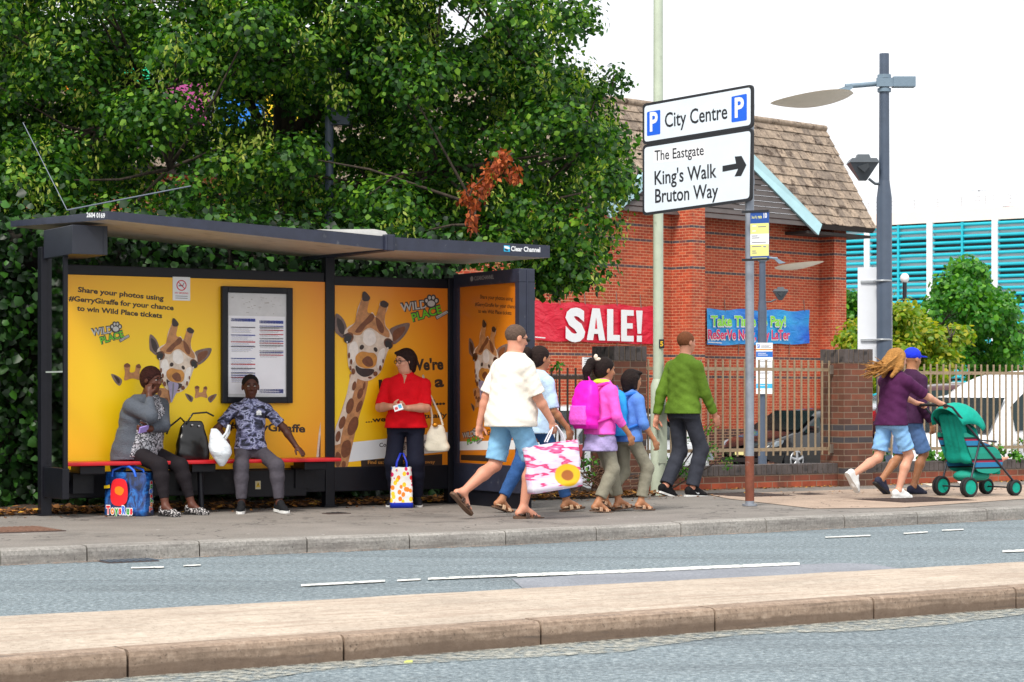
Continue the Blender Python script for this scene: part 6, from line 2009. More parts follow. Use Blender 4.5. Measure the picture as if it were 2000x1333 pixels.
def hand(b, wr, d, palm, s=1., curl=.5, spread=.1, thumb=1, k=.008):
    """Hand from the wrist wr along d; palm is the direction the palm faces; thumb +1 or -1 picks its side. curl 0 open .. 1 fist."""
    d = unit(d); palm = np.array(palm, float); palm = unit(palm - d * (palm @ d)); side = np.cross(d, palm) * thumb
    p = wr + d * .048 * s
    Rm = np.stack([d, side, palm], 1)
    b.limb(wr - d * .02 * s, p, .024 * s, .026 * s, k=.015)
    b.ell(p + d * .012 * s, (.05 * s, .04 * s, .0165 * s), Rm, k=.012)
    for i, (off, ln) in enumerate(((.030, .072), (.0105, .080), (-.0095, .075), (-.029, .058))):
        a = p + d * .045 * s + side * off * s
        q = a.copy(); dirv = unit(d + side * off * spread * 12)
        ang = curl * (.9 + .12 * i)
        pts = [a]
        for j, f in enumerate((.45, .32, .23)):
            th = ang * (j + .55)
            v = dirv * math.cos(th) + palm * math.sin(th)
            q = q + v * ln * f * s; pts.append(q)
        b.chain(pts, [.0092 * s, .0085 * s, .0078 * s, .0066 * s], k=.005)
    a = p - d * .012 * s + side * .030 * s
    v1 = unit(side * .8 + d * .75 + palm * .35)
    v2 = unit(d * .95 + side * .25 + palm * (.3 + .5 * curl))
    b.chain([a, a + v1 * .036 * s, a + v1 * .036 * s + v2 * .03 * s, a + v1 * .036 * s + v2 * .052 * s], [.013 * s, .0108 * s, .0098 * s, .0075 * s], k=.009)

def foot_pts(an, dr, s=1.):
    """heel, ball and toe points for a foot whose ankle is an and that points along dr (its pitch included)"""
    d = unit(dr); up = unit(np.array([0, 0, 1]) - d * d[2])
    return an - d * .045 * s - up * .055 * s, an + d * .11 * s - up * .062 * s, an + d * .175 * s - up * .064 * s, d, up
def shoe(b, an, dr, s=1., sole=True, low=False):
    h, m_, t, d, up = foot_pts(an, dr, s)
    b.limb(h + up * .01 * s, m_ + up * .002 * s, .038 * s, .044 * s, k=.02)
    b.limb(m_, t - up * .0 * s, .043 * s, .028 * s, k=.02)
    if not low:
        b.limb(h + up * .03 * s, an + d * .03 * s + up * .0 * s, .038 * s, .036 * s, k=.02)
        b.limb(an + d * .03 * s, m_ + up * .012 * s, .037 * s, .036 * s, k=.02)
    else:
        b.limb(h + up * .03 * s, h + up * .035 * s, .034 * s, .032 * s, k=.015)
def bare_foot(b, an, dr, s=1.):
    h, m_, t, d, up = foot_pts(an, dr, s)
    side = np.cross(d, up)
    b.limb(an, h + up * .01 * s, .034 * s, .034 * s, k=.02)
    b.limb(an, m_ + up * .004 * s, .036 * s, .032 * s, k=.025)
    for i in range(5):
        o = (i - 2) * .016 * s
        b.limb(m_ + side * o, t + side * o * 1.1 - d * (abs(i - 1) * .008) * s, .013 * s, .010 * s, k=.008)
def sole_of(an, dr, s, m, parent, th=.022, name='sole', w=1.):
    h, m_, t, d, up = foot_pts(an, dr, s)
    side = np.cross(d, up)
    c = an - up * (.096 * s)
    L = []
    for a, wd in ((-.088, .018), (-.075, .032), (-.04, .038), (.02, .036), (.08, .044), (.13, .046), (.175, .040), (.205, .022), (.212, .0)):
        L.append((a, wd * w))
    P = [c + d * a * s + side * wd * s for a, wd in L] + [c + d * a * s - side * wd * s for a, wd in L[::-1][1:]]
    g = G(); k = len(P)
    vs = [tuple(p) for p in P] + [tuple(p + up * th * s) for p in P]
    g.add(vs, [tuple(range(k))[::-1], tuple(range(k, 2 * k))] + [(i, (i + 1) % k, (i + 1) % k + k, i + k) for i in range(k)])
    return g.build(name, m, parent)
def ik(a, b, l1, l2, pole):
    a, b = np.array(a, float), np.array(b, float)
    d = b - a; L = np.linalg.norm(d)
    if L > .995 * (l1 + l2):
        b = a + d / L * .995 * (l1 + l2); d = b - a; L = np.linalg.norm(d)
    e = d / L
    x = (l1 * l1 - l2 * l2 + L * L) / (2 * L)
    h = math.sqrt(max(0, l1 * l1 - x * x))
    p = np.array(pole, float); p = unit(p - e * (p @ e))
    return a + e * x + p * h, b

class Fig:
    """A posed person. x forward, y left, z up, metres; joints come from pelvis, chest, hands and ankles."""
    def __init__(s, label, base, rz, H, wide=1., depth=1., pel=(0, 0, None), lean=(0, 0), sit=False, ank=None, hands=None, epole=None, kpole=None, look=(1, 0, 0), hd=None, vox=.008, sw=None, group=None, hs=1.):
        s.T = thing('person', label, 'person', base, rz, group)
        s.H = H; k = s.k = H / 1.75; s.w = wide; s.dp = depth; s.vox = vox
        pz = pel[2] if pel[2] is not None else .93 * k
        s.pel = np.array([pel[0], pel[1], pz])
        tl = .50 * k
        s.ch = s.pel + np.array([lean[0] * tl * .7, lean[1] * tl * .7, math.sqrt(max(.1, 1 - lean[0] ** 2 - lean[1] ** 2)) * tl * .62])
        s.nk = s.pel + np.array([lean[0] * tl, lean[1] * tl, math.sqrt(max(.1, 1 - lean[0] ** 2 - lean[1] ** 2)) * tl * 1.08])
        sw = (sw or .185) * k * (1 + (wide - 1) * .55)
        tw = s.tw = 0
        s.sh = {y: s.nk + np.array([-.01 * k, y * sw, -.098 * k]) for y in (1, -1)}
        s.hip = {y: s.pel + np.array([0, y * .088 * k * (1 + (wide - 1) * .6), -.02 * k]) for y in (1, -1)}
        s.hands, s.el, s.wr, s.kn, s.an = hands, {}, {}, {}, {}
        for y in (1, -1):
            s.el[y], s.wr[y] = ik(s.sh[y], hands[y][0], .295 * k, .255 * k, (epole or {}).get(y, (-1, .3 * y, -.3)))
            s.kn[y], s.an[y] = ik(s.hip[y], ank[y][0], .435 * k, .42 * k, (kpole or {}).get(y, (1, .12 * y, .1)))
        s.ank = ank; s.q = 1.
        s.R = frame(look)
        hz = np.array([.024 * k, 0, .152 * k * (.9 if H < 1.5 else 1)]) if hd is None else np.array(hd)
        s.hc = s.nk + hz
        s.hs = hs * (k ** .35)
    def body(s, m, bare_leg=(), bare_feet=(), female=False, brow='#1e1612', lips='#8a4a44', jowl=0., palm=None, curl=.6, spread=.1, fd=None, thumbs=None, thick=1.):
        b = Body(s.vox); k, w = s.k, s.w
        E = G()
        P = head(b, E, s.hc, s.R, s.hs, female, jowl=jowl)
        q = s.q = thick
        b.limb(s.nk - np.array([0, 0, .03 * k]), s.hc + s.R @ np.array([-.02, 0, -.06]) * s.hs, .058 * k * (1 + (w - 1) * .5), .05 * k, k=.03)
        b.loft(s.torso(-.012, -.1), k=.03)
        b.limb(s.pel, s.ch, .09 * k, .09 * k, k=.05)
        for y in (1, -1):
            b.limb(s.nk - np.array([.0, 0, .06 * k]), s.sh[y], .045 * k, .043 * k, k=.04)
            b.chain([s.sh[y], s.el[y]], [.045 * k * q, .040 * k * q], k=.03)
            mid = s.el[y] + (s.wr[y] - s.el[y]) * .3
            b.chain([s.el[y], mid, s.wr[y]], [.039 * k * q, .040 * k * q, .026 * k * q], k=.02)
            d = s.hands[y][1] if s.hands[y][1] is not None else s.wr[y] - s.el[y]
            pa = s.hands[y][2] if len(s.hands[y]) > 2 else (0, -y, 0)
            hand(b, s.wr[y], d, pa, k * .98, curl=s.hands[y][3] if len(s.hands[y]) > 3 else curl, spread=spread, thumb=s.hands[y][4] if len(s.hands[y]) > 4 else 1)
            b.chain([s.hip[y], s.kn[y]], [.082 * k * q, .055 * k * q], k=.03)
            cm = s.kn[y] + (s.an[y] - s.kn[y]) * .32 - np.array([.012 * k, 0, 0])
            b.chain([s.kn[y], cm, s.an[y]], [.052 * k * q, .054 * k * q, .034 * k], k=.025)
            dr = s.ank[y][1]
            if y in bare_feet: bare_foot(b, s.an[y], dr, k)
            else:
                h, m_, t, d_, up = foot_pts(s.an[y], dr, k)
                b.limb(s.an[y], h + up * .02 * k, .033 * k, .028 * k); b.limb(s.an[y], m_ + up * .012 * k, .032 * k, .026 * k)
        ms = [m, m_eyew, m_eyed, mat('brow_' + brow[1:], srgb(brow), .8, var=0), mat('lip_' + lips[1:], srgb(lips), .45, var=0)]
        s.body_o = b.build('body', ms, s.T, extra=E)
        s.P = P
        return s
    def torso(s, inf, lo, bell=0., bust=0., top=.50, wk=1., front=0.):
        k, w, dp = s.k, s.w, s.dp
        sp = lambda f: s.pel + (s.nk - s.pel) * f
        L = s.nk[2] - s.pel[2]
        st = []
        for f, rx, ry in ((lo, .120 + front * .4, .172), (.0, .120 + front * .7, .170), (.22, .112 + front, .150), (.42, .110 + front * .8, .150), (.60, .112 + bust * .5, .160), (.78, .104, .168), (.90, .085, .150), (1.0, .062, .095), (1.04, .052, .06)):
            if f < lo - 1e-6: continue
            c = sp(f)
            e = inf * (1 if f < .85 else .6) + (bell * max(0, (.25 - f)) if bell else 0)
            st.append((c[0] + front * .5 * (1 if .1 < f < .6 else .4) + bust * .2 * (f == .60), c[1], c[2], (rx * dp) * k + e, ry * w * k + e))
        return st
    def top(s, m, name='shirt', sleeve=.9, hem=.10, inf=.014, belly=None, neck=True, flare=1.15, bust=0., fold=.0028, front=0.):
        b = Body(s.vox); k, w = s.k, s.w
        lo = (.05 - hem) / .54
        b.loft(s.torso(inf, lo, bell=.12 * (flare - .9), front=front), k=.02, p=2.25, fold=fold)
        if bust:
            for y in (1, -1): b.ell(s.ch + np.array([.062 * s.dp + front * .6, .068 * y * w, .035]) * k, (.062 * k * bust, .075 * k * bust, .070 * k * bust), k=.05)
        if neck: b.limb(s.nk - np.array([0, 0, .06 * k]), s.nk + np.array([-.004, 0, .004 * k]), .078 * k, .064 * k, k=.025)
        for y in (1, -1):
            b.limb(s.nk - np.array([0, 0, .055 * k]), s.sh[y], .052 * k + inf * .4, .047 * k + inf * .5, k=.045)
            f = min(1, sleeve)
            e = s.sh[y] + (s.el[y] - s.sh[y]) * f
            ru = .051 * k * (1 + (w - 1) * .5)
            if sleeve <= 1:
                b.cuff(s.sh[y], e, ru + inf * .6, ru * .96 + inf * .8, k=.03, fold=fold * .6)
            else:
                b.limb(s.sh[y], s.el[y], ru + inf * .6, .043 * k + inf * .7, k=.03)
                e2 = s.el[y] + (s.wr[y] - s.el[y]) * min(.97, sleeve - 1)
                b.cuff(s.el[y], e2, .043 * k + inf * .7, .033 * k + inf * .6, k=.02, fold=fold * .8)
        return b.build(name, m, s.T)
    def bottoms(s, m, name='trousers', length=1.95, inf=.012, ends=None, k2=.035, loose=1., fold=.0010):
        b = Body(s.vox); k, w = s.k, s.w
        p = s.pel
        b.loft([(p[0], p[1], p[2] - .10 * k, .10 * k * s.dp + inf, .150 * k * w + inf * .6), (p[0] - .008, p[1], p[2] - .02 * k, .112 * k * s.dp + inf, .158 * k * w + inf * .6), (p[0], p[1], p[2] + .05 * k, .105 * k * s.dp + inf * .4, .150 * k * w + inf * .3), (p[0], p[1], p[2] + .10 * k, .098 * k * s.dp + inf * .2, .140 * k * w + inf * .2)], k=.05, p=2.2)
        for y in (1, -1):
            th = .088 * k * (1 + (w - 1) * .55)
            f = min(1, length)
            e = s.hip[y] + (s.kn[y] - s.hip[y]) * f
            th0 = th * .90; b.limb(p * .35 + s.hip[y] * .65, s.hip[y], .080 * k, th0, k=.05)
            if length <= 1:
                b.cuff(s.hip[y], e, th0 + inf * .4, .066 * k * loose + inf, k=.04, fold=fold)
            else:
                b.limb(s.hip[y], s.kn[y], th0 + inf * .5, .060 * k * loose * s.q + inf * .8, k=.04)
                e2 = s.kn[y] + (s.an[y] - s.kn[y]) * (length - 1)
                cm = s.kn[y] + (e2 - s.kn[y]) * .35
                b.limb(s.kn[y], cm, .060 * k * loose * s.q + inf * .8, .059 * k * loose * s.q + inf * .8, k=k2)
                b.cuff(cm, e2, .059 * k * loose * s.q + inf * .8, (ends or .046) * k + inf * .6, k=.02, fold=fold)
        return b.build(name, m, s.T)
    def shoes(s, m, msole, name='shoe', low=False, th=.022, w=1.06, sandal=None):
        for y in (1, -1):
            b = Body(.006)
            dr = s.ank[y][1]
            if sandal:
                h, m_, t, d, up = foot_pts(s.an[y], dr, s.k); sd = np.cross(d, up)
                g = G(); kk = s.k
                for a, hh, wd in ((.105, .034, .052), (.03, .052, .044), (-.055, .055, .037)):
                    c = s.an[y] - up * .085 * kk + d * a * kk
                    pts = [c + sd * math.cos(q) * wd * kk + up * max(0, math.sin(q)) * hh * kk * 1.05 for q in np.linspace(0, math.pi, 11)]
                    if a < 0: pts = [s.an[y] - up * .055 * kk + sd * math.cos(q) * .038 * kk - d * math.sin(q) * .055 * kk for q in np.linspace(0, math.pi, 11)]
                    for j in range(2 if a > 0 else 1):
                        g.tube([p + d * (j * .02 - .01) * kk for p in pts], .010 * kk, seg=6)
                o = g.build(name, m, s.T)
            else:
                shoe(b, s.an[y], dr, s.k, low=low)
                o = b.build(name, m, s.T)
            sole_of(s.an[y], dr, s.k, msole, o, th, w=w)
    def hair(s, m, kind='short', vol=1., name='hair'):
        b = Body(.006); P, h, R = s.P, s.hs, s.R
        b.ell(P(-.014, 0, .037), (.101 * h * vol, .086 * h * vol, .092 * h * vol), R, k=.02)
        if kind in ('bob', 'long', 'pony', 'wrap'):
            b.ell(P(-.045, 0, -.01), (.07 * h, .082 * h, .085 * h), R, k=.03)
        if kind == 'bob':
            for y in (1, -1): b.limb(P(-.02, .078 * y, .03), P(-.012, .076 * y, -.075), .030 * h, .022 * h, k=.02)
            b.limb(P(-.06, 0, .0), P(-.06, 0, -.085), .07 * h, .05 * h, k=.03)
            b.ell(P(.045, -.03, .088), (.05 * h, .055 * h, .022 * h), R, k=.02)
        if kind == 'pony':
            b.chain([P(-.10, 0, .05), P(-.16, 0, .06), P(-.20, .0, -.02), P(-.20, 0, -.12)], [.03 * h, .045 * h, .045 * h, .02 * h], k=.02)
        if kind == 'long':
            for y in (1, -1): b.chain([P(-.0, .078 * y, .03), P(-.03, .085 * y, -.08), P(-.12, .07 * y, -.2)], [.026 * h, .035 * h, .022 * h], k=.03)
            b.chain([P(-.07, 0, .03), P(-.13, 0, -.06), P(-.20, 0, -.13), P(-.27, -.01, -.17)], [.08 * h, .075 * h, .055 * h, .02 * h], k=.03)
        if kind == 'long':
            R2 = np.random.default_rng(3)
            for i in range(70):
                a = R2.uniform(-.075, .075); z = R2.uniform(-.03, .07); e = R2.normal(0, .022, 3)
                b.chain([P(-.04, a, z), P(-.13, a * 1.1 + e[1] * .3, z - .08), P(-.24 + e[0], a + e[1], -.15 + z + e[2]), P(-.36 + e[0] * 1.6, a + e[1] * 2, -.20 + z * 1.6 + e[2] * 2)], [.010 * h, .009 * h, .007 * h, .0045 * h], k=.006)
        # clear the face
        b.ell(P(.085, 0, -.045), (.085 * h, .088 * h, .10 * h), R, k=.015, cut=True)
        if kind in ('short', 'crop'):
            b.ell(P(.02, 0, -.10), (.12 * h, .12 * h, .085 * h), R, k=.015, cut=True)
            for y in (1, -1): b.ell(P(0, .088 * y, -.01), (.026 * h, .018 * h, .036 * h), R, k=.008, cut=True)
        return b.build(name, m, s.T)

PX = lambda px, d, z=PAV: Vector(((px - 1000) / 4200 * d, d, z))
RUB_W = mat('sole_white', srgb(222, 222, 220), .6, var=.06); RUB_K = mat('sole_black', srgb(34, 32, 32), .7, var=.1); RUB_B = mat('sole_brown', srgb(96, 70, 52), .7, var=.15)

# --- woman seated on the bench
sk_d = skin('skin_dark', '#5a3326'); sk_d2 = skin('skin_dark_warm', '#4e2b20'); sk_l = skin('skin_fair', '#d29a80'); sk_p = skin('skin_pinkish', '#cc8f76'); sk_t = skin('skin_tan', '#b07a58')
m_card = fabric('cardigan_wool', '#545a64', .14, 40, .5, 90)
m_knit, n, b, t = nodes_of('leopard_knit', .8)
n.links.new(nramp(n, nnoise(n, t.outputs['Object'], 62, 3, .6, .6), [(.44, srgb(40, 40, 46)), (.50, srgb(120, 120, 128)), (.60, srgb(196, 196, 204))]), b.inputs['Base Color'])
m_leg = fabric('black_leggings', '#1c171c', .15, 10, .3, 20)
base = PX(272, 20.22)
f = Fig('seated woman in a grey cardigan resting her cheek on her hand', base, math.atan2(-.52, .85), 1.62, wide=1.32, depth=1.3, pel=(.0, 0, .61), lean=(.16, .06), vox=.0065,
        ank={1: ((.50, .17, .085), (1, .15, -.06)), -1: ((.47, -.17, .085), (1, -.05, -.06))},
        hands={1: ((.245, -.14, .80), (-.15, -1, -.05), (-.9, 0, .3), .9, -1), -1: ((.215, -.105, 1.105), (-.22, .12, 1), (-.4, .9, .1), .75, -1)},
        epole={1: (.35, 1, -.5), -1: (.6, -.5, -1)}, look=(.97, .08, -.10), hd=(.07, -.02, .155))
f.body(sk_d, bare_feet=(), brow='#140d0b', lips='#5c2a2a', jowl=.2, thick=1.15)
f.top(m_knit, 'patterned_top', sleeve=.3, hem=.13, inf=.010, bust=1.05, neck=False, front=.035)
b = Body(.0065); k = f.k
b.loft([(c[0] - .022, c[1], c[2], rx + .022, ry + .022) for c, rx, ry in [((q[0], q[1], q[2]), q[3], q[4]) for q in f.torso(.018, -.20, bust=0.)]], k=.03, p=2.3, fold=.003)
b.loft([(-.12, -.17, .36, .07, .05), (-.10, -.17, .48, .09, .06), (-.07, -.17, .62, .09, .06), (-.04, -.16, .78, .07, .05)], k=.05, fold=.003)
b.ell(f.ch + np.array([.17, .01, -.03]), (.125, .062, .34), k=.02, cut=True)
for y in (1, -1):
    b.limb(f.nk - np.array([.02, 0, .06]), f.sh[y], .058, .068, k=.04)
    b.limb(f.sh[y], f.el[y], .078, .066, k=.03)
    b.cuff(f.el[y], f.el[y] + (f.wr[y] - f.el[y]) * .88, .060, .040, k=.02, fold=.0025)
b.build('cardigan', m_card, f.T)
f.bottoms(m_leg, 'leggings', 1.80, .008, ends=.04)
hm = fabric('braided_hair', '#3a1c18', .5, 60, .9, 70)
f.hair(hm, 'wrap', 1.07)
m_leo, n, b_, t = nodes_of('leopard_shoe', .5)
n.links.new(nramp(n, nnoise(n, t.outputs['Object'], 70, 2, .5), [(.53, srgb(28, 26, 28)), (.58, srgb(190, 186, 186))]), b_.inputs['Base Color'])
f.shoes(m_leo, RUB_K, 'flat_shoe', low=True, th=.010)
ph = f.wr[1] + np.array([.015, -.085, -.005])
g = G(); g.box((-.012, -.06, -.03), (.002, .05, .035), bev=.004); o = g.build('mobile_phone', mat('lilac_phone', srgb(166, 146, 222), .3, var=.05)); o.location = base + Matrix.Rotation(f.T.rotation_euler.z, 3, 'Z') @ Vector(ph); o.rotation_euler = (.2, .5, f.T.rotation_euler.z); tag(o, 'lilac mobile phone in the hand of the seated woman', 'phone')

# --- boy seated on the bench
m_camo, n, b_, t = nodes_of('camouflage_shirt', .8)
q = nnoise(n, nmap(n, t.outputs['Object'], (1, 1, 1.7)), 11, 4, .62, .5)
n.links.new(nramp(n, q, [(.36, srgb(20, 22, 36)), (.44, srgb(52, 54, 78)), (.5, srgb(116, 118, 156)), (.56, srgb(176, 180, 212)), (.60, srgb(60, 64, 92)), (.66, srgb(34, 36, 54))], 'LINEAR'), b_.inputs['Base Color'])
nbump(n, b_, nnoise(n, t.outputs['Object'], 24, 3), .3, .01)
base = PX(489, 20.78)
f = Fig('seated boy in a blue camouflage T-shirt and dark grey tracksuit bottoms', base, math.atan2(-.98, .16), 1.50, wide=.94, depth=1.1, pel=(.02, 0, .60), lean=(-.04, 0), vox=.0065,
        ank={1: ((.36, .26, .085), (1, .45, -.06)), -1: ((.40, -.10, .085), (1, -.12, -.06))},
        hands={1: ((.10, .47, .575), (.5, .45, -.45), (.1, .2, -1), .35, -1), -1: ((.16, -.225, .66), (.2, 0, -1), (0, 1, 0), 1.2, 1)}, epole={1: (-.4, .6, .2), -1: (-.6, -.9, 0)}, kpole={1: (1, .5, .5), -1: (1, -.1, .5)}, look=(1, .12, .02), hs=1.03)
f.body(sk_d2, brow='#120c0a', lips='#5a2c2a', thick=1.05)
f.top(m_camo, 't_shirt', sleeve=.78, hem=.06, inf=.016, front=.02)
g = G()
c = f.ch + np.array([.155, .075, .07])
for q, (dy, dz, r_, ln) in enumerate(((0, .018, .010, .024), (.016, .012, .009, .020), (-.016, .012, .009, .020))):
    g.ball((c[0] - abs(dy) * .3, c[1] + dy, c[2] + dz), (.004, r_, ln), 0, 8)
g.box((c[0] - .008, c[1] - .026, c[2] - .012), (c[0] + .003, c[1] + .026, c[2] - .006)); g.build('shirt_emblem', m_white, f.T)
f.bottoms(fabric('grey_tracksuit', '#4a464e', .12, 12, .7, 16), 'tracksuit_bottoms', 1.88, .014, ends=.046, loose=1.08)
f.hair(fabric('cropped_hair', '#15100f', .2, 90, .5, 120), 'crop', .98)
f.shoes(fabric('black_trainer', '#16171b', .15, 30), RUB_W, 'trainer', th=.03)

# --- woman in red with glasses
m_polo = fabric('red_polo', '#e00a1c', .08, 12, .6, 14)
m_navy = fabric('navy_trousers', '#171a2c', .14, 10, .5, 12)
base = PX(793, 21.62)
f = Fig('standing woman with glasses in a red polo shirt and navy trousers', base, math.atan2(-1, -.10), 1.56, wide=1.26, depth=1.25, pel=(0, 0, None), lean=(0, 0), vox=.0065,
        ank={1: ((.0, .11, .085), (1, .3, -.06)), -1: ((.0, -.10, .085), (1, -.35, -.06))},
        hands={1: ((.27, .06, .985), (.35, -1, .05), (-.6, 0, .6), .75, -1), -1: ((.27, -.10, 1.0), (.35, .9, .05), (-.6, 0, .6), .75, 1)}, epole={1: (-.5, .8, -.6), -1: (-.5, -.8, -.6)},
        look=(.70, -.72, -.12), hs=1.04, hd=(.03, -.0, .145))
f.body(sk_l, brow='#3c2a24', lips='#a85c54', jowl=.35, thick=1.25)
f.top(m_polo, 'polo_shirt', sleeve=.92, hem=.10, inf=.014, bust=1.1, front=.035, fold=.003)
g = G()
for y in (1, -1): g.add([tuple(f.nk + np.array(p)) for p in ((.02, .07 * y, .035), (.075, .03 * y, -.0), (.098, .055 * y, -.055), (.055, .10 * y, -.01), (-.02, .085 * y, .03))], [(0, 1, 2, 3, 4) if y < 0 else (4, 3, 2, 1, 0)])
g.v, g.f, g.m, g.sm = [], [], [], []
for y in (1, -1):
    P_ = [f.nk + np.array(p) for p in ((-.03, .074 * y, .032), (.035, .062 * y, .030), (.082, .026 * y, .002), (.116, .034 * y, -.062), (.092, .070 * y, -.045), (.03, .088 * y, .0), (-.03, .086 * y, .005))]
    k_ = len(P_); vs_ = [tuple(p + np.array([.008, 0, .004])) for p in P_] + [tuple(p) for p in P_]
    fs_ = [tuple(range(k_)), tuple(range(k_, 2 * k_))[::-1]] + [(i, i + k_, (i + 1) % k_ + k_, (i + 1) % k_) for i in range(k_)]
    g.add(vs_, fs_ if y < 0 else [q_[::-1] for q_ in fs_])
g.build('shirt_collar', m_polo, f.T)
g = G(); P_ = [f.nk + np.array(p) for p in ((.071, .030, .012), (.071, -.030, .012), (.128, 0, -.085))]; C_ = f.nk + np.array([.108, 0, -.02])
g.add([tuple(p) for p in P_] + [tuple(C_)], [(0, 1, 3), (1, 2, 3), (2, 0, 3)]); g.add([tuple(p) for p in P_] + [tuple(C_)], [(3, 1, 0), (3, 2, 1), (3, 0, 2)]) if False else None
g.build('neckline', sk_l, f.T)
f.bottoms(m_navy, 'trousers', 1.94, .012, ends=.062, loose=1.15)
f.hair(fabric('dark_brown_hair', '#2a1a18', .3, 40, .6, 50), 'bob', 1.03)
f.shoes(fabric('dark_trainer', '#1c1e28', .15, 30), RUB_W, 'trainer', th=.026)
P = f.P; g = G()
for y in (1, -1):
    c = P(.103, .033 * y, .002)
    ring = [c + f.hs * (f.R @ np.array([-.004 * abs(math.cos(q)), .026 * math.cos(q), .0165 * math.sin(q)])) for q in np.linspace(0, 2 * math.pi, 17)]
    g.tube(ring, .0026, seg=5, cap=False); g.tube([P(.098, .059 * y, .006), P(.06, .078 * y, .008), P(-.005, .088 * y, .006)], .0026, seg=5)
g.tube([P(.105, -.008, .004), P(.108, 0, .006), P(.105, .008, .004)], .0024, seg=5); g.build('glasses', m_tyre, f.T)
Mw = f.T
def at_fig(f, p): return f.T.location + Matrix.Rotation(f.T.rotation_euler.z, 3, 'Z') @ Vector(p)
# leaflet in her hands
hp = (f.wr[1] + f.wr[-1]) / 2 + np.array([.085, .0, .0])
g = G(); g.box((-.004, -.05, -.035), (0, .04, .035), 0); g.box((.0, -.04, -.02), (.0015, -.01, .01), 1); g.box((.0, .0, -.015), (.0015, .03, .025), 2)
o = g.build('leaflet', [m_white, m_pred, m_lblue]); o.location = at_fig(f, hp); o.rotation_euler = (.35, -.5, f.T.rotation_euler.z); tag(o, 'folded leaflet held by the woman in the red polo shirt', 'leaflet')
# cream handbag on her shoulder
hb = thing('handbag', 'cream leather handbag hanging from the shoulder of the woman in red', 'handbag', at_fig(f, (.03, .315, .57)), f.T.rotation_euler.z)
m_cream = mat('cream_leather', srgb(222, 214, 194), .45, var=.1, scale=10, bump=.25, bscale=30)
b = Body(.007)
b.loft([(0, .005, -.02, .05, .115), (0, .005, .02, .055, .125), (0, .0, .12, .05, .105), (0, 0, .21, .032, .075), (0, 0, .245, .02, .06)], k=.01, p=2.8, fold=.0015)
b.build('bag_body', m_cream, hb)
top_sh = Vector(f.sh[1]) - Vector((.03, .315, .57))
g = G(); g.tube([(-.02, -.05, .24), (-.02, -.05, .34), (top_sh.x + .07, top_sh.y + .03, top_sh.z - .05), (top_sh.x + .01, top_sh.y - .015, top_sh.z + .085), (top_sh.x - .08, top_sh.y + .01, top_sh.z - .04), (-.03, .03, .34), (-.02, .06, .24)], .011, seg=8); g.build('strap', m_cream, hb)
g = G(); g.ball((.045, -.01, .245), (.016, .03, .022)); g.build('clasp', mat('gold_clasp', srgb(210, 140, 40), .3, metal=.7), hb)
# flowery shopper standing between her feet
sb = thing('shopping_bag', 'white fruit-print shopper with blue handles at the feet of the woman in red', 'shopping bag', PX(784, 21.33), math.radians(6))
m_prt, n, b_, t = nodes_of('fruit_print', .4)
vz = n.nodes.new('ShaderNodeTexVoronoi'); vz.inputs['Scale'].default_value = 22; n.links.new(nmap(n, t.outputs['Object'], (1, .3, .8)), vz.inputs['Vector'])
hue = nramp(n, vz.outputs['Color'], [(.2, srgb(220, 30, 40)), (.4, srgb(240, 130, 20)), (.55, srgb(245, 200, 30)), (.7, srgb(210, 20, 90)), (.85, srgb(40, 80, 190))], 'CONSTANT')
msk = nramp(n, vz.outputs['Distance'], [(.40, (1, 1, 1)), (.45, (0, 0, 0))])
n.links.new(nmix(n, srgb(226, 226, 224), hue, msk), b_.inputs['Base Color'])
nbump(n, b_, nnoise(n, t.outputs['Object'], 9, 3), .5, .02)
def soft_bag(g, w0, d0, w1, d1, h, mi=0, rows=8, wob=.006, seed=1, base_mi=None, base_h=0.):
    """Open-topped bag with slack walls, w wide (x), d deep (y)"""
    r_ = rnd(seed)
    k = 24
    vs = []
    for j in range(rows + 1):
        u = j / rows
        w, d = w0 + (w1 - w0) * u, d0 + (d1 - d0) * u
        for i in range(k):
            a = 2 * math.pi * i / k
            cx, sx = math.cos(a), math.sin(a)
            e = .28
            x = w / 2 * math.copysign(abs(cx) ** e, cx); y = d / 2 * math.copysign(abs(sx) ** e, sx)
            o_ = r_.uniform(-wob, wob) * (1 if 0 < j else .2)
            vs.append((x * (1 + o_ * 4), y + o_ * 1.5 * math.copysign(1, sx), h * u + (r_.uniform(-wob, wob) if j == rows else 0)))
    fs = []
    mis = []
    for j in range(rows):
        for i in range(k): fs.append((j * k + i, j * k + (i + 1) % k, (j + 1) * k + (i + 1) % k, (j + 1) * k + i)); mis.append(base_mi if base_mi is not None and (j + 1) / rows * h <= base_h else mi)
    fs.append(tuple(range(k))[::-1]); mis.append(mi)
    o = len(g.v); g.add(vs, fs, mi, smooth=True)
    g.m[-len(fs):] = mis
    return vs
m_bblue = mat('bag_blue', srgb(20, 52, 190), .4, var=.1)
g = G(); soft_bag(g, .23, .15, .20, .12, .40, 0, base_mi=1, base_h=.055); g.build('bag_body', [m_prt, m_bblue], sb)
for y in (-.05, .05):
    g = G(); g.tube([(-.055, y, .36), (-.045, y, .45), (-.01, y * .6, .535), (.02, y * .6, .535), (.05, y, .45), (.055, y, .36)], .009, seg=7); g.build('bag_handle', m_bblue, sb)
# ------------------------------------------------------------------ people walking along the footway (to the right)
RZ = ANG
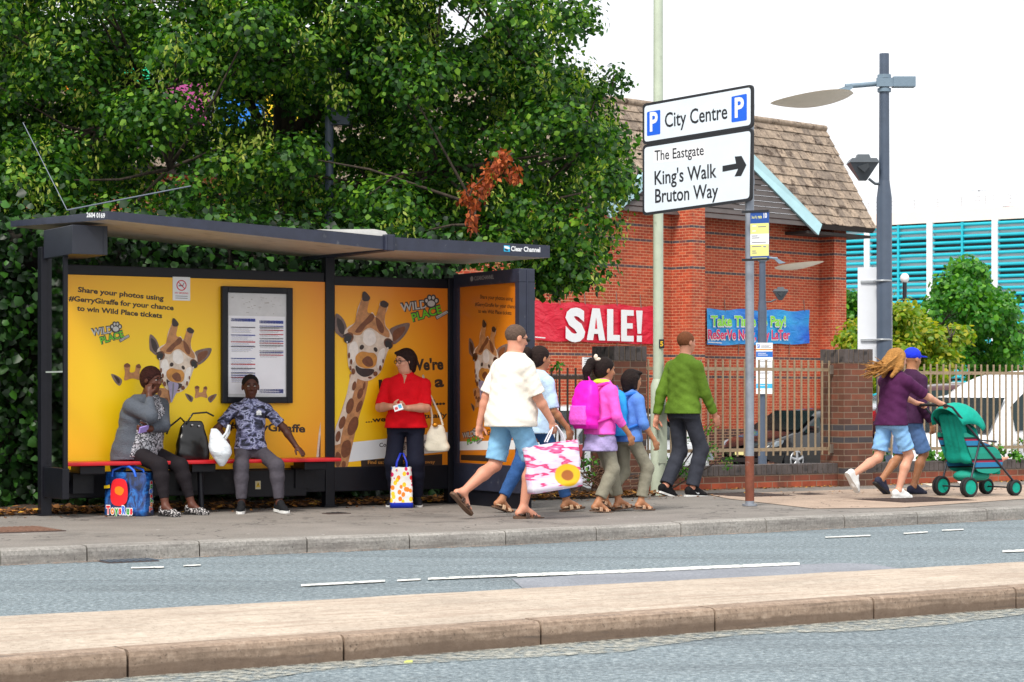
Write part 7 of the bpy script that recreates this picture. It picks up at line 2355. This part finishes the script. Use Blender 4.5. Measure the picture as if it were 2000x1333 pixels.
# man with the carrier bag
base = PX(1001, 19.52)
f = Fig('man in a cream shirt and pale denim shorts striding past with a carrier bag', base, RZ, 1.77, wide=1.32, depth=1.3, lean=(.07, 0), pel=(-.02, 0, .93),
        ank={-1: ((.06, -.09, .09), (1, -.08, -.06)), 1: ((-.46, .10, .24), (.75, .05, -.72))},
        hands={-1: ((.26, -.27, .86), (.25, 0, -1), (0, 1, 0), 1.3, 1), 1: ((-.16, .33, .84), (-.1, 0, -1), (0, -1, 0), .7, -1)}, epole={-1: (-1, -.3, -.1), 1: (-1, .3, -.1)}, look=(.98, -.1, -.16))
f.body(sk_p, bare_feet=(1, -1), brow='#4a3a30', lips='#a86458', jowl=.25, thick=1.1)
f.top(fabric('cream_shirt', '#ece4d8', .05, 6, .8, 9), 'shirt', sleeve=.92, hem=.15, inf=.026, flare=1.25, front=.03, fold=.0035)
f.bottoms(fabric('pale_denim', '#7fb0d2', .14, 10, .6, 14), 'shorts', .90, .022, loose=1.12, fold=.0022)
f.hair(fabric('greying_hair', '#5c4a40', .25, 60, .5, 80), 'crop', .99)
f.shoes(mat('brown_strap', srgb(64, 44, 34), .6, var=.2, scale=30), RUB_B, 'sandal', sandal=True, th=.024)
g = G()
for y in (1, -1):
    c = f.P(.106, .034 * y, .004); g.ball(c, (.02 * f.hs, .024 * f.hs, .018 * f.hs), 0, 10); g.tube([f.P(.095, .056 * y, .007), f.P(-.005, .088 * y, .006)], .003, seg=5)
g.build('sunglasses', m_tyre, f.T)
hw = f.wr[-1]
cb = thing('carrier_bag', 'large white and pink carrier bag with a yellow patch swinging from the walking man', 'carrier bag', at_fig(f, (hw[0] + .03, hw[1] - .015, hw[2] - .62)), RZ)
m_cb, n, b_, t = nodes_of('carrier_print', .35)
sp = n.nodes.new('ShaderNodeSeparateXYZ'); n.links.new(t.outputs['Object'], sp.inputs[0])
wv = nnoise(n, nmap(n, t.outputs['Object'], (1.6, .2, 7), (0, .25, 0)), 2.2, 2)
cc = nramp(n, wv, [(.40, srgb(232, 226, 238)), (.52, srgb(226, 210, 236)), (.56, srgb(222, 30, 110)), (.63, srgb(236, 120, 170)), (.68, srgb(238, 234, 240))])
gq = n.nodes.new('ShaderNodeTexGradient'); gq.gradient_type = 'SPHERICAL'; n.links.new(nmap(n, t.outputs['Object'], (1 / .16, 0, 1 / .12), (0, 0, 0), (-.1 / .16, 0, -.13 / .12)), gq.inputs['Vector'])
cc = nmix(n, cc, srgb(236, 190, 20), nramp(n, gq.outputs['Fac'], [(.1, (0, 0, 0)), (.2, (1, 1, 1))])); cc = nmix(n, cc, srgb(170, 96, 30), nramp(n, gq.outputs['Fac'], [(.55, (0, 0, 0)), (.65, (1, 1, 1))]))
n.links.new(cc, b_.inputs['Base Color'])
g = G(); g.T = Matrix.Rotation(math.radians(-7), 4, 'Y'); soft_bag(g, .54, .14, .56, .05, .42, 0, base_mi=1, base_h=.03, wob=.008, seed=4); g.build('bag_body', [m_cb, m_pred], cb)
for y in (-.02, .02):
    g = G(); g.tube([(-.10, y, .43), (-.06, y, .50), (-.02, 0, .575), (.02, 0, .575), (.07, y, .50), (.10, y, .41)], .007, seg=6); g.build('bag_handle', mat('bag_handle_white', srgb(226, 222, 230), .5), cb)

# woman behind him
base = PX(1047, 20.55)
f = Fig('woman with dark hair, light blue top and jeans walking behind the man in cream', base, RZ, 1.60, wide=1.12, lean=(.06, 0), pel=(0, 0, .83),
        ank={-1: ((.30, -.08, .085), (1, -.05, .1)), 1: ((-.34, .08, .11), (1, .05, -.32))},
        hands={-1: ((.20, -.25, .80), (.3, 0, -1), (0, 1, 0), .7, 1), 1: ((.12, .25, .78), (.2, 0, -1), (0, -1, 0), .7, -1)}, look=(1, .0, -.05))
f.body(sk_t, bare_feet=(1, -1), brow='#2a1c16', lips='#96544a')
f.top(fabric('pale_blue_blouse', '#b4cce4', .14, 9, .6, 14), 'blouse', sleeve=.95, hem=.14, inf=.02, bust=.95)
f.bottoms(fabric('jeans', '#30568c', .2, 14, .6, 20), 'jeans', 1.86, .012, ends=.052)
f.hair(fabric('black_hair', '#241815', .3, 40, .6, 60), 'pony', 1.03)
f.shoes(mat('tan_strap', srgb(196, 164, 132), .6, var=.15), RUB_B, 'sandal', sandal=True, th=.018)

# girl with the pink rucksack
def rucksack(label, f, m, mt, w=.30, h=.40, d=.15, m3=None):
    p = f.ch + np.array([-.13 * f.k * f.dp - d * .45, 0, -.02])
    T = thing('rucksack', label, 'rucksack', at_fig(f, p), f.T.rotation_euler.z)
    b = Body(.009)
    b.loft([(0, 0, -h / 2, d * .40, w * .44), (-.01, 0, -h / 2 + .05, d * .52, w * .5), (-.005, 0, 0, d * .52, w * .5), (.01, 0, h / 2 - .09, d * .42, w * .45), (.02, 0, h / 2 - .02, d * .28, w * .33), (.02, 0, h / 2, d * .15, w * .2)], p=3.2, fold=.002)
    b.build('bag_body', m, T)
    b = Body(.007); b.loft([(-d * .45, 0, -h * .42, d * .22, w * .36), (-d * .48, 0, -h * .3, d * .27, w * .40), (-d * .45, 0, -h * .02, d * .2, w * .37)], p=3.5); b.build('front_pocket', m3 or m, T)
    for y in (1, -1):
        g = G(); s_ = f.sh[y] - p
        g.tube([(.03, y * .08, h / 2 - .06), (s_[0] - .02, s_[1] * .72, s_[2] + .085 * f.k), (s_[0] + .09 * f.k * f.dp, s_[1] * .72, s_[2] + .02), (s_[0] + .10 * f.k * f.dp, s_[1] * .8, s_[2] - .12), (s_[0] + .02, s_[1] * .98, -h * .25), (.03, y * w * .42, -h * .36)], .017, seg=7); g.build('strap', mt, T)
    g = G(); g.tube([(.04, -.03, h / 2 - .02), (.03, 0, h / 2 + .04), (.04, .03, h / 2 - .02)], .008, seg=6); g.build('grab_loop', mt, T)
    return T
base = PX(1172, 20.55)
f = Fig('girl with dark tied-back hair in a pink top and grey trousers walking right', base, RZ, 1.49, wide=1.05, lean=(.08, 0), pel=(0, 0, .78),
        ank={-1: ((-.08, -.08, .085), (1, -.05, -.1)), 1: ((.27, .08, .09), (1, .05, .1))},
        hands={-1: ((.18, -.23, .74), (.4, 0, -1), (0, 1, 0), .7, 1), 1: ((.16, .2, .95), (1, -.2, .1), (0, -1, 0), .7, -1)}, look=(1, -.12, -.08))
f.body(sk_t, bare_feet=(1, -1), brow='#1c1412', lips='#96544a')
f.top(fabric('pink_top', '#f060c8', .1, 9, .6, 14), 'top', sleeve=1.5, hem=.10, inf=.018)
b = Body(.008); b.ell(f.nk + np.array([-.02, 0, .0]), (.085, .10, .035), k=.03); b.ell(f.nk + np.array([0.01, 0, .05]), (.055, .055, .06), k=.01, cut=True); b.build('hood', mat('lime_trim', srgb(206, 226, 70), .7, var=.1), f.T)
b = Body(.009); p_ = f.pel; b.loft([(p_[0], 0, p_[2] - .20, .165, .19), (p_[0], 0, p_[2] - .08, .14, .165), (p_[0], 0, p_[2] + .06, .105, .135)], fold=.006); b.build('skirt', fabric('lilac_skirt', '#a69ac8', .2, 14), f.T)
f.bottoms(fabric('khaki_grey', '#8a8676', .12, 12, .6, 16), 'trousers', 1.82, .014, ends=.058)
hr = f.hair(fabric('black_hair2', '#1e1412', .3, 40, .6, 60), 'pony', 1.05)
g = G(); c = f.P(-.10, -.02, .10); g.ball(c, (.035, .03, .02), 0, 10); g.ball((c[0] - .02, c[1], c[2] + .02), (.02, .025, .03), 0, 10); g.build('hair_bow', mat('cream_bow', srgb(226, 212, 190), .6), hr)
f.shoes(mat('tan_strap2', srgb(176, 140, 112), .6, var=.15), RUB_B, 'sandal', sandal=True, th=.018)
rucksack('bright pink rucksack on the back of the dark-haired girl', f, fabric('pink_nylon', '#ee1ec0', .08, 6, .5, 9, .5), mat('pink_strap', srgb(222, 40, 170), .6), .34, .46, .17, fabric('pink_nylon_pale', '#f060d4', .08, 6))
# child with the blue rucksack
base = PX(1226, 20.75)
f = Fig('child with short dark hair in khaki trousers walking beside the girl in pink', base, RZ, 1.38, wide=1.02, lean=(.08, 0), pel=(0, 0, .72),
        ank={-1: ((.10, -.075, .085), (1, -.05, -.06)), 1: ((-.22, .08, .13), (.9, .05, -.4))},
        hands={-1: ((.16, -.22, .68), (.4, 0, -1), (0, 1, 0), .7, 1), 1: ((.0, .24, .66), (.1, 0, -1), (0, -1, 0), .7, -1)}, look=(1, .1, -.1))
f.body(sk_t, bare_feet=(1, -1), brow='#1c1412', lips='#8a4c44')
f.top(fabric('blue_jersey', '#5a86d0', .12, 9, .6, 14), 'jersey', sleeve=1.3, hem=.12, inf=.02)
f.bottoms(fabric('khaki_grey', '#8a8676'), 'trousers', 1.85, .014, ends=.058)
f.hair(fabric('black_hair2', '#1e1412'), 'bob', .99)
f.shoes(mat('tan_strap2', srgb(176, 140, 112)), RUB_B, 'sandal', sandal=True, th=.018)
rucksack('sky blue rucksack on the back of the child beside the girl in pink', f, fabric('blue_nylon', '#2a9ae6', .08, 6, .5, 9, .5), mat('blue_strap', srgb(30, 110, 200), .6), .32, .44, .17, fabric('blue_nylon_deep', '#1678cc', .08, 6))

# man in the green jumper
base = PX(1334, 23.75)
f = Fig('man in an olive green jumper and dark trousers walking away past the lamp column', base, RZ + .12, 1.84, wide=1.12, lean=(.05, 0), pel=(0, 0, .96),
        ank={-1: ((.05, -.09, .09), (1, -.05, -.06)), 1: ((-.17, .10, .11), (.95, .05, -.28))},
        hands={-1: ((.27, -.24, .86), (.5, 0, -1), (0, 1, 0), .5, 1), 1: ((-.18, .27, .80), (-.2, 0, -1), (0, -1, 0), .6, -1)}, look=(1, -.05, -.02))
f.body(sk_p, brow='#6a5040', lips='#a86458')
f.top(fabric('green_jumper', '#5f7e26', .14, 9, .8, 12), 'jumper', sleeve=1.92, hem=.10, inf=.022, fold=.003)
f.bottoms(fabric('slate_trousers', '#353842', .14, 10, .6, 14), 'trousers', 1.95, .016, ends=.062, loose=1.1)
f.hair(fabric('auburn_crop', '#7a4a30', .2, 60, .5, 80), 'crop', .99)
f.shoes(fabric('black_trainer2', '#141417', .15, 30), RUB_W, 'trainer', th=.02)
h, m_, t, d, up = foot_pts(f.an[-1], f.ank[-1][1], f.k); sd = np.cross(d, up)
g = G(); c = (f.an[-1] - up * .052 * f.k + d * .07 * f.k) + sd * .047 * f.k
g.add([tuple(c + d * a + up * e + sd * q) for a, e, q in ((-.055, .012, -.004), (-.03, -.012, .0), (.0, -.008, -.004), (.055, .022, -.02), (.0, .006, -.006), (-.03, .002, -.002))], [(0, 1, 2, 3, 4, 5), (5, 4, 3, 2, 1, 0)]); g.build('shoe_emblem', m_white, f.T)

# woman in the purple top pushing the pushchair
base = PX(1741, 23.15)
f = Fig('woman with long fair hair, purple top and pale blue shorts hurrying right', base, RZ, 1.64, wide=1.12, lean=(.14, 0), pel=(0, 0, .85),
        ank={-1: ((.03, -.08, .085), (1, -.05, -.06)), 1: ((-.44, .09, .27), (.6, .05, -.8))},
        hands={-1: ((.58, -.20, .99), (1, .1, -.15), (0, .3, -1), 1.0, 1), 1: ((.58, .18, .99), (1, -.1, -.15), (0, -.3, -1), 1.0, -1)}, epole={-1: (-.3, -.4, -1), 1: (-.3, .4, -1)}, look=(1, 0, -.14))
f.body(sk_l, brow='#8a6038', lips='#a86458')
f.top(fabric('purple_top', '#4a1c46', .14, 9, .6, 14), 'top', sleeve=.95, hem=.12, inf=.02, bust=1.0)
f.bottoms(fabric('pale_denim2', '#86b6e4', .14, 10, .6, 14), 'shorts', .80, .018, loose=1.1, fold=.003)
f.hair(fabric('golden_hair', '#a87840', .3, 30, .9, 50), 'long', 1.03)
f.shoes(mat('white_canvas', srgb(228, 228, 226), .6, var=.06), RUB_W, 'plimsoll', th=.026)
# companion with the blue cap just beyond her
base = PX(1772, 24.15)
f = Fig('person in a blue cap and dark clothes mostly hidden behind the woman in purple', base, RZ, 1.66, wide=1.1, lean=(.12, 0), pel=(0, 0, .86),
        ank={-1: ((.02, -.08, .085), (1, -.05, -.06)), 1: ((-.30, .09, .16), (.8, .05, -.55))},
        hands={-1: ((.14, -.24, .80), (.3, 0, -1), (0, 1, 0), .7, 1), 1: ((.0, .25, .80), (.1, 0, -1), (0, -1, 0), .7, -1)}, look=(1, 0, -.1))
f.body(sk_t, brow='#3a2a20', lips='#96544a')
f.top(fabric('plum_top', '#3c1c3c', .14, 9, .6, 14), 'top', sleeve=1.9, hem=.12, inf=.022)
f.bottoms(fabric('grey_blue_shorts', '#5f82b8', .14, 10, .6, 14), 'shorts', .95, .018, loose=1.1)
f.shoes(fabric('dark_trainer3', '#34364a', .15, 30), RUB_K, 'trainer', th=.02)
b = Body(.006); h_ = f.hs
b.ell(f.P(-.012, 0, .05), (.108 * h_, .092 * h_, .088 * h_), f.R, k=.02); b.ell(f.P(0, 0, -.05), (.14 * h_, .12 * h_, .075 * h_), f.R, k=.012, cut=True)
b.ell(f.P(.13, 0, .045), (.07 * h_, .07 * h_, .010 * h_), f.R, k=.02); b.build('cap', fabric('blue_cap', '#2038d8', .1, 20), f.T)

# pushchair and the toddler in it
base = PX(1905, 23.75)
PC = thing('pushchair', 'teal pushchair with a striped seat pushed along by the woman in purple', 'pushchair', base, RZ)
m_tl = fabric('teal_fabric', '#12a08c', .12, 10, .6, 14); m_alu = mat('pushchair_tube', srgb(60, 62, 70), .4, metal=.5)
m_str, n, b_, t = nodes_of('striped_fabric', .8)
sp = n.nodes.new('ShaderNodeSeparateXYZ'); n.links.new(t.outputs['Object'], sp.inputs[0])
mm = n.nodes.new('ShaderNodeMath'); mm.operation = 'MULTIPLY'; n.links.new(sp.outputs['Z'], mm.inputs[0]); mm.inputs[1].default_value = 4.2
fr = n.nodes.new('ShaderNodeMath'); fr.operation = 'FRACT'; n.links.new(mm.outputs[0], fr.inputs[0])
n.links.new(nramp(n, fr.outputs[0], [(0, srgb(20, 150, 130)), (.28, srgb(22, 24, 40)), (.36, srgb(30, 120, 170)), (.58, srgb(150, 26, 60)), (.66, srgb(24, 26, 40)), (.74, srgb(20, 140, 120))], 'CONSTANT'), b_.inputs['Base Color'])
for y in (.22, -.22):
    G().tube([(-.62, y, 1.0), (-.54, y, .98), (.36, y, .16)], .013, seg=8).build('frame_tube', m_alu, PC)
    G().tube([(-.30, y, .10), (-.14, y, .62), (.1, y, .60)], .012, seg=8).build('frame_tube', m_alu, PC)
    for x, r in ((-.30, .11), (.37, .09)):
        for dy in (-.022, .022):
            g = G(); ring = [(x + math.cos(q) * (r - .018), y + dy, r + math.sin(q) * (r - .018)) for q in np.linspace(0, 2 * math.pi, 21)]
            g.tube(ring, .018, seg=7, cap=False); w_ = g.build('wheel', m_tyre, PC)
            G().tube([(x, y + dy - .008, r), (x, y + dy + .008, r)], r - .032, seg=16, smooth=False).build('hub', m_tl, w_)
G().tube([(-.62, -.22, 1.0), (-.64, -.20, 1.005), (-.64, .20, 1.005), (-.62, .22, 1.0)], .017, seg=8).build('handle', m_tyre, PC)
G().tube([(-.30, -.22, .11), (-.30, .22, .11)], .01, seg=6).build('axle', m_alu, PC)
G().tube([(.37, -.22, .09), (.37, .22, .09)], .01, seg=6).build('axle', m_alu, PC)
b = Body(.01); b.chain([(-.36, 0, .88), (-.22, 0, .42), (.10, 0, .40), (.20, 0, .26)], [.03, .04, .04, .025], k=.03)
for y in (-.15, -.08, .08, .15): b.chain([(-.36, y, .88), (-.22, y, .42), (.10, y, .40), (.20, y, .26)], [.03, .04, .04, .025], k=.06)
b.build('seat', m_tl, PC)
for y in (.21, -.21):
    g = G(); g.prism(smooth_loop([(-.36, .70), (-.1, .60), (.12, .52), (.20, .36), (.10, .26), (-.16, .28), (-.26, .44)], 4), 'y', y - .006, y + .006); g.build('side_panel', m_str, PC)
vs = []; nu, nv = 10, 12
for i in range(nu + 1):
    a = math.radians(20 + 105 * i / nu)
    for j in range(nv + 1):
        q = math.pi * j / nv
        vs.append((-.30 + .34 * math.cos(a) * (.55 + .45 * math.sin(q)), .235 * math.cos(q), .70 + .34 * math.sin(a) * (.35 + .65 * math.sin(q)) - .02))
fs = [(i * (nv + 1) + j, i * (nv + 1) + j + 1, (i + 1) * (nv + 1) + j + 1, (i + 1) * (nv + 1) + j) for i in range(nu) for j in range(nv)]
o = G().add(vs, fs, smooth=True).build('canopy', m_tl, PC); so = o.modifiers.new('thick', 'SOLIDIFY'); so.thickness = .012
b = Body(.01); b.ell((-.06, 0, .22), (.22, .17, .075), k=.03); b.build('basket', m_str, PC)
f = Fig('toddler in a teal top sitting in the pushchair with bare legs stretched out', at_fig(type('o', (), {'T': PC})(), (-.08, 0, 0)), RZ, .92, wide=1.15, depth=1.2, pel=(0, 0, .50), lean=(-.22, 0), vox=.007,
        ank={-1: ((.40, -.07, .40), (.8, -.1, .6)), 1: ((.40, .07, .41), (.8, .1, .6))}, kpole={1: (.3, 0, 1), -1: (.3, 0, 1)},
        hands={-1: ((.12, -.12, .58), (.8, 0, -.3), (0, .3, -1), .6, 1), 1: ((.12, .12, .58), (.8, 0, -.3), (0, -.3, -1), .6, -1)}, look=(1, -.1, 0), hs=1.06, hd=(.0, 0, .115))
f.body(sk_l, bare_feet=(1, -1), brow='#8a6a48', lips='#b06a60')
f.top(fabric('teal_top', '#18a894', .12, 10), 'top', sleeve=.9, hem=.06, inf=.012)
f.bottoms(fabric('dark_shorts', '#2a3050', .12, 10), 'shorts', .8, .012)
f.hair(fabric('fair_hair', '#b08850', .2, 40), 'crop', 1.0)

# ------------------------------------------------------------------ bags in the shelter
TB = thing('shopping_bag', 'blue shopping bag with coloured lettering on the ground by the seated woman', 'shopping bag', PX(252, 19.95), math.radians(-20))
m_tb, n, b_, t = nodes_of('toy_bag_print', .3)
w1 = nnoise(n, nmap(n, t.outputs['Object'], (2, .4, 1.4), (0, .6, 0)), 5, 3, .5, 1.5)
n.links.new(nramp(n, w1, [(.38, srgb(10, 26, 62)), (.5, srgb(20, 64, 134)), (.6, srgb(36, 110, 190)), (.68, srgb(16, 44, 100))]), b_.inputs['Base Color'])
b_.inputs['Coat Weight'].default_value = .5
nbump(n, b_, nnoise(n, t.outputs['Object'], 11, 3), .5, .02)
m_hb = mat('handle_blue', srgb(24, 92, 206), .5, var=.1)
g = G(); soft_bag(g, .44, .20, .43, .16, .40, 0, rows=8, seed=9, wob=.005); g.build('bag_body', [m_tb], TB)
for y in (-.085, .085):
    g = G(); g.tube([(-.13, y, .36), (-.12, y, .42), (-.04, y * .5, .455), (.03, y * .5, .45), (.10, y, .42), (.12, y, .36)], .012, seg=7); g.build('bag_handle', m_hb, TB)
lc = [mat('toy_red', srgb(226, 30, 40), .4, var=0), mat('toy_orange', srgb(240, 130, 20), .4, var=0), mat('toy_green', srgb(40, 160, 50), .4, var=0), mat('toy_blue', srgb(50, 110, 220), .4, var=0), mat('toy_white', srgb(235, 235, 235), .4, var=0), mat('toy_yellow', srgb(240, 200, 20), .4, var=0), mat('toy_dark', srgb(20, 30, 50), .4)]
def toy_text(g, x0, x1, z, size, y, rot=0., xoff=0.):
    L = [('T', 0), ('o', 1), ('y', 2), ('s', 0), ('R', 3), ('u', 2), ('s', 0)]
    wds = []
    for ch, _c in L:
        vs, _f = text_geo(ch, size, 'LEFT', .05); wds.append(max(v[0] for v in vs) - min(v[0] for v in vs))
    tot = sum(wds) + .01 * 6 * size / .07; sc_ = (x1 - x0) / tot
    x = 0
    for (ch, ci), wd in zip(L, wds):
        for bold, mi, dy in ((.13, 4, 0), (.05, ci, -.0012)):
            vs, _f = text_geo(ch, size, 'LEFT', .05); mn = min(v[0] for v in vs)
            cx, cz = x0 + (x - mn * 1) * sc_ * math.cos(rot), z + (x) * sc_ * math.sin(rot)
            g.text(ch, size, cx, cz, y + dy, mi, bold=bold, rot=rot, sx=sc_ if rot == 0 else 1)
        x += wd + .01 * size / .07
g = G(); toy_text(g, -.175, .10, .018, .10, -.112)
# plain red patch with a yellow flash instead of the printed figure
g.sheet(smooth_loop([(-.12, .12), (-.05, .09), (.03, .12), (.05, .22), (.02, .33), (-.10, .33), (-.13, .22)], 5), -.1085, 0)
g.sheet(smooth_loop([(-.08, .21), (-.02, .19), (.01, .24), (-.03, .27), (-.08, .26)], 5), -.110, 1)
g.sheet([(-.20, .25), (-.14, .255), (-.14, .285), (-.20, .275)], -.1085, 5)
g.build('bag_lettering', lc, TB)
g = G(); g.T = Matrix.Translation((.226, 0, 0)) @ Matrix.Rotation(math.radians(90), 4, 'Z')
toy_text(g, .03, .08, .05, .055, .0, rot=math.pi / 2) if False else None
L = [('T', 0), ('o', 1), ('y', 2), ('s', 0), ('R', 3), ('u', 2), ('s', 0)]
z = .04
for ch, ci in L:
    for bold, mi, dy in ((.12, 4, 0), (.05, ci, -.0012)): g.text(ch, .07, .03, z, dy, mi, bold=bold, rot=math.pi / 2)
    z += .042
g.build('bag_lettering', lc, TB)

# black handbag on the bench
m_pat = mat('black_patent', srgb(10, 10, 12), .32, var=.1, coat=.15, bump=.1, bscale=10)
HB = thing('handbag', 'shiny black handbag standing on the red bench beside the seated woman', 'handbag', S(-1.56, -.26, PAV + .50), ANG)
b = Body(.007)
b.loft([(0, 0, 0, .165, .075), (0, 0, .05, .17, .08), (0, 0, .2, .15, .062), (0, 0, .33, .11, .03), (0, 0, .37, .085, .014)], p=3., fold=.0012)
b.build('bag_body', m_pat, HB)
g = G(); g.tube([(-.07, -.03, .35), (-.02, -.06, .44), (.12, -.06, .45), (.20, -.04, .415)], .009, seg=7); g.build('strap', m_pat, HB)
g = G(); g.tube([(-.06, .03, .35), (-.12, 0, .40), (-.26, -.05, .31), (-.30, -.1, .25)], .009, seg=7); g.build('strap', m_pat, HB)
g = G(); g.ball((-.02, -.045, .33), (.012, .006, .01)); g.ball((.05, -.045, .32), (.012, .006, .01)); g.build('clasp', m_rim, HB)
# white carrier in the boy's hand
WB = thing('carrier_bag', 'white plastic carrier bag hanging from the seated boy by its handles', 'carrier bag', PX(431, 20.25, PAV), math.radians(20))
m_wp = mat('white_plastic', srgb(220, 226, 232), .4, var=.08, scale=9, bump=.9, bscale=16)
b = Body(.007)
b.loft([(.01, 0, .445, .02, .03), (.01, 0, .50, .06, .06), (0, 0, .57, .105, .085), (-.01, 0, .64, .10, .075), (-.03, 0, .70, .075, .05), (-.05, 0, .76, .05, .03), (-.07, 0, .80, .028, .02)], p=2.2, fold=.0025)
b.build('bag_body', m_wp, WB)
g = G()
g.tube([(.0, -.02, .70), (.05, -.02, .76), (.075, .0, .83), (.088, .02, .83), (.085, .03, .76), (.05, .02, .70)], .012, seg=7); g.build('bag_handle', m_wp, WB)
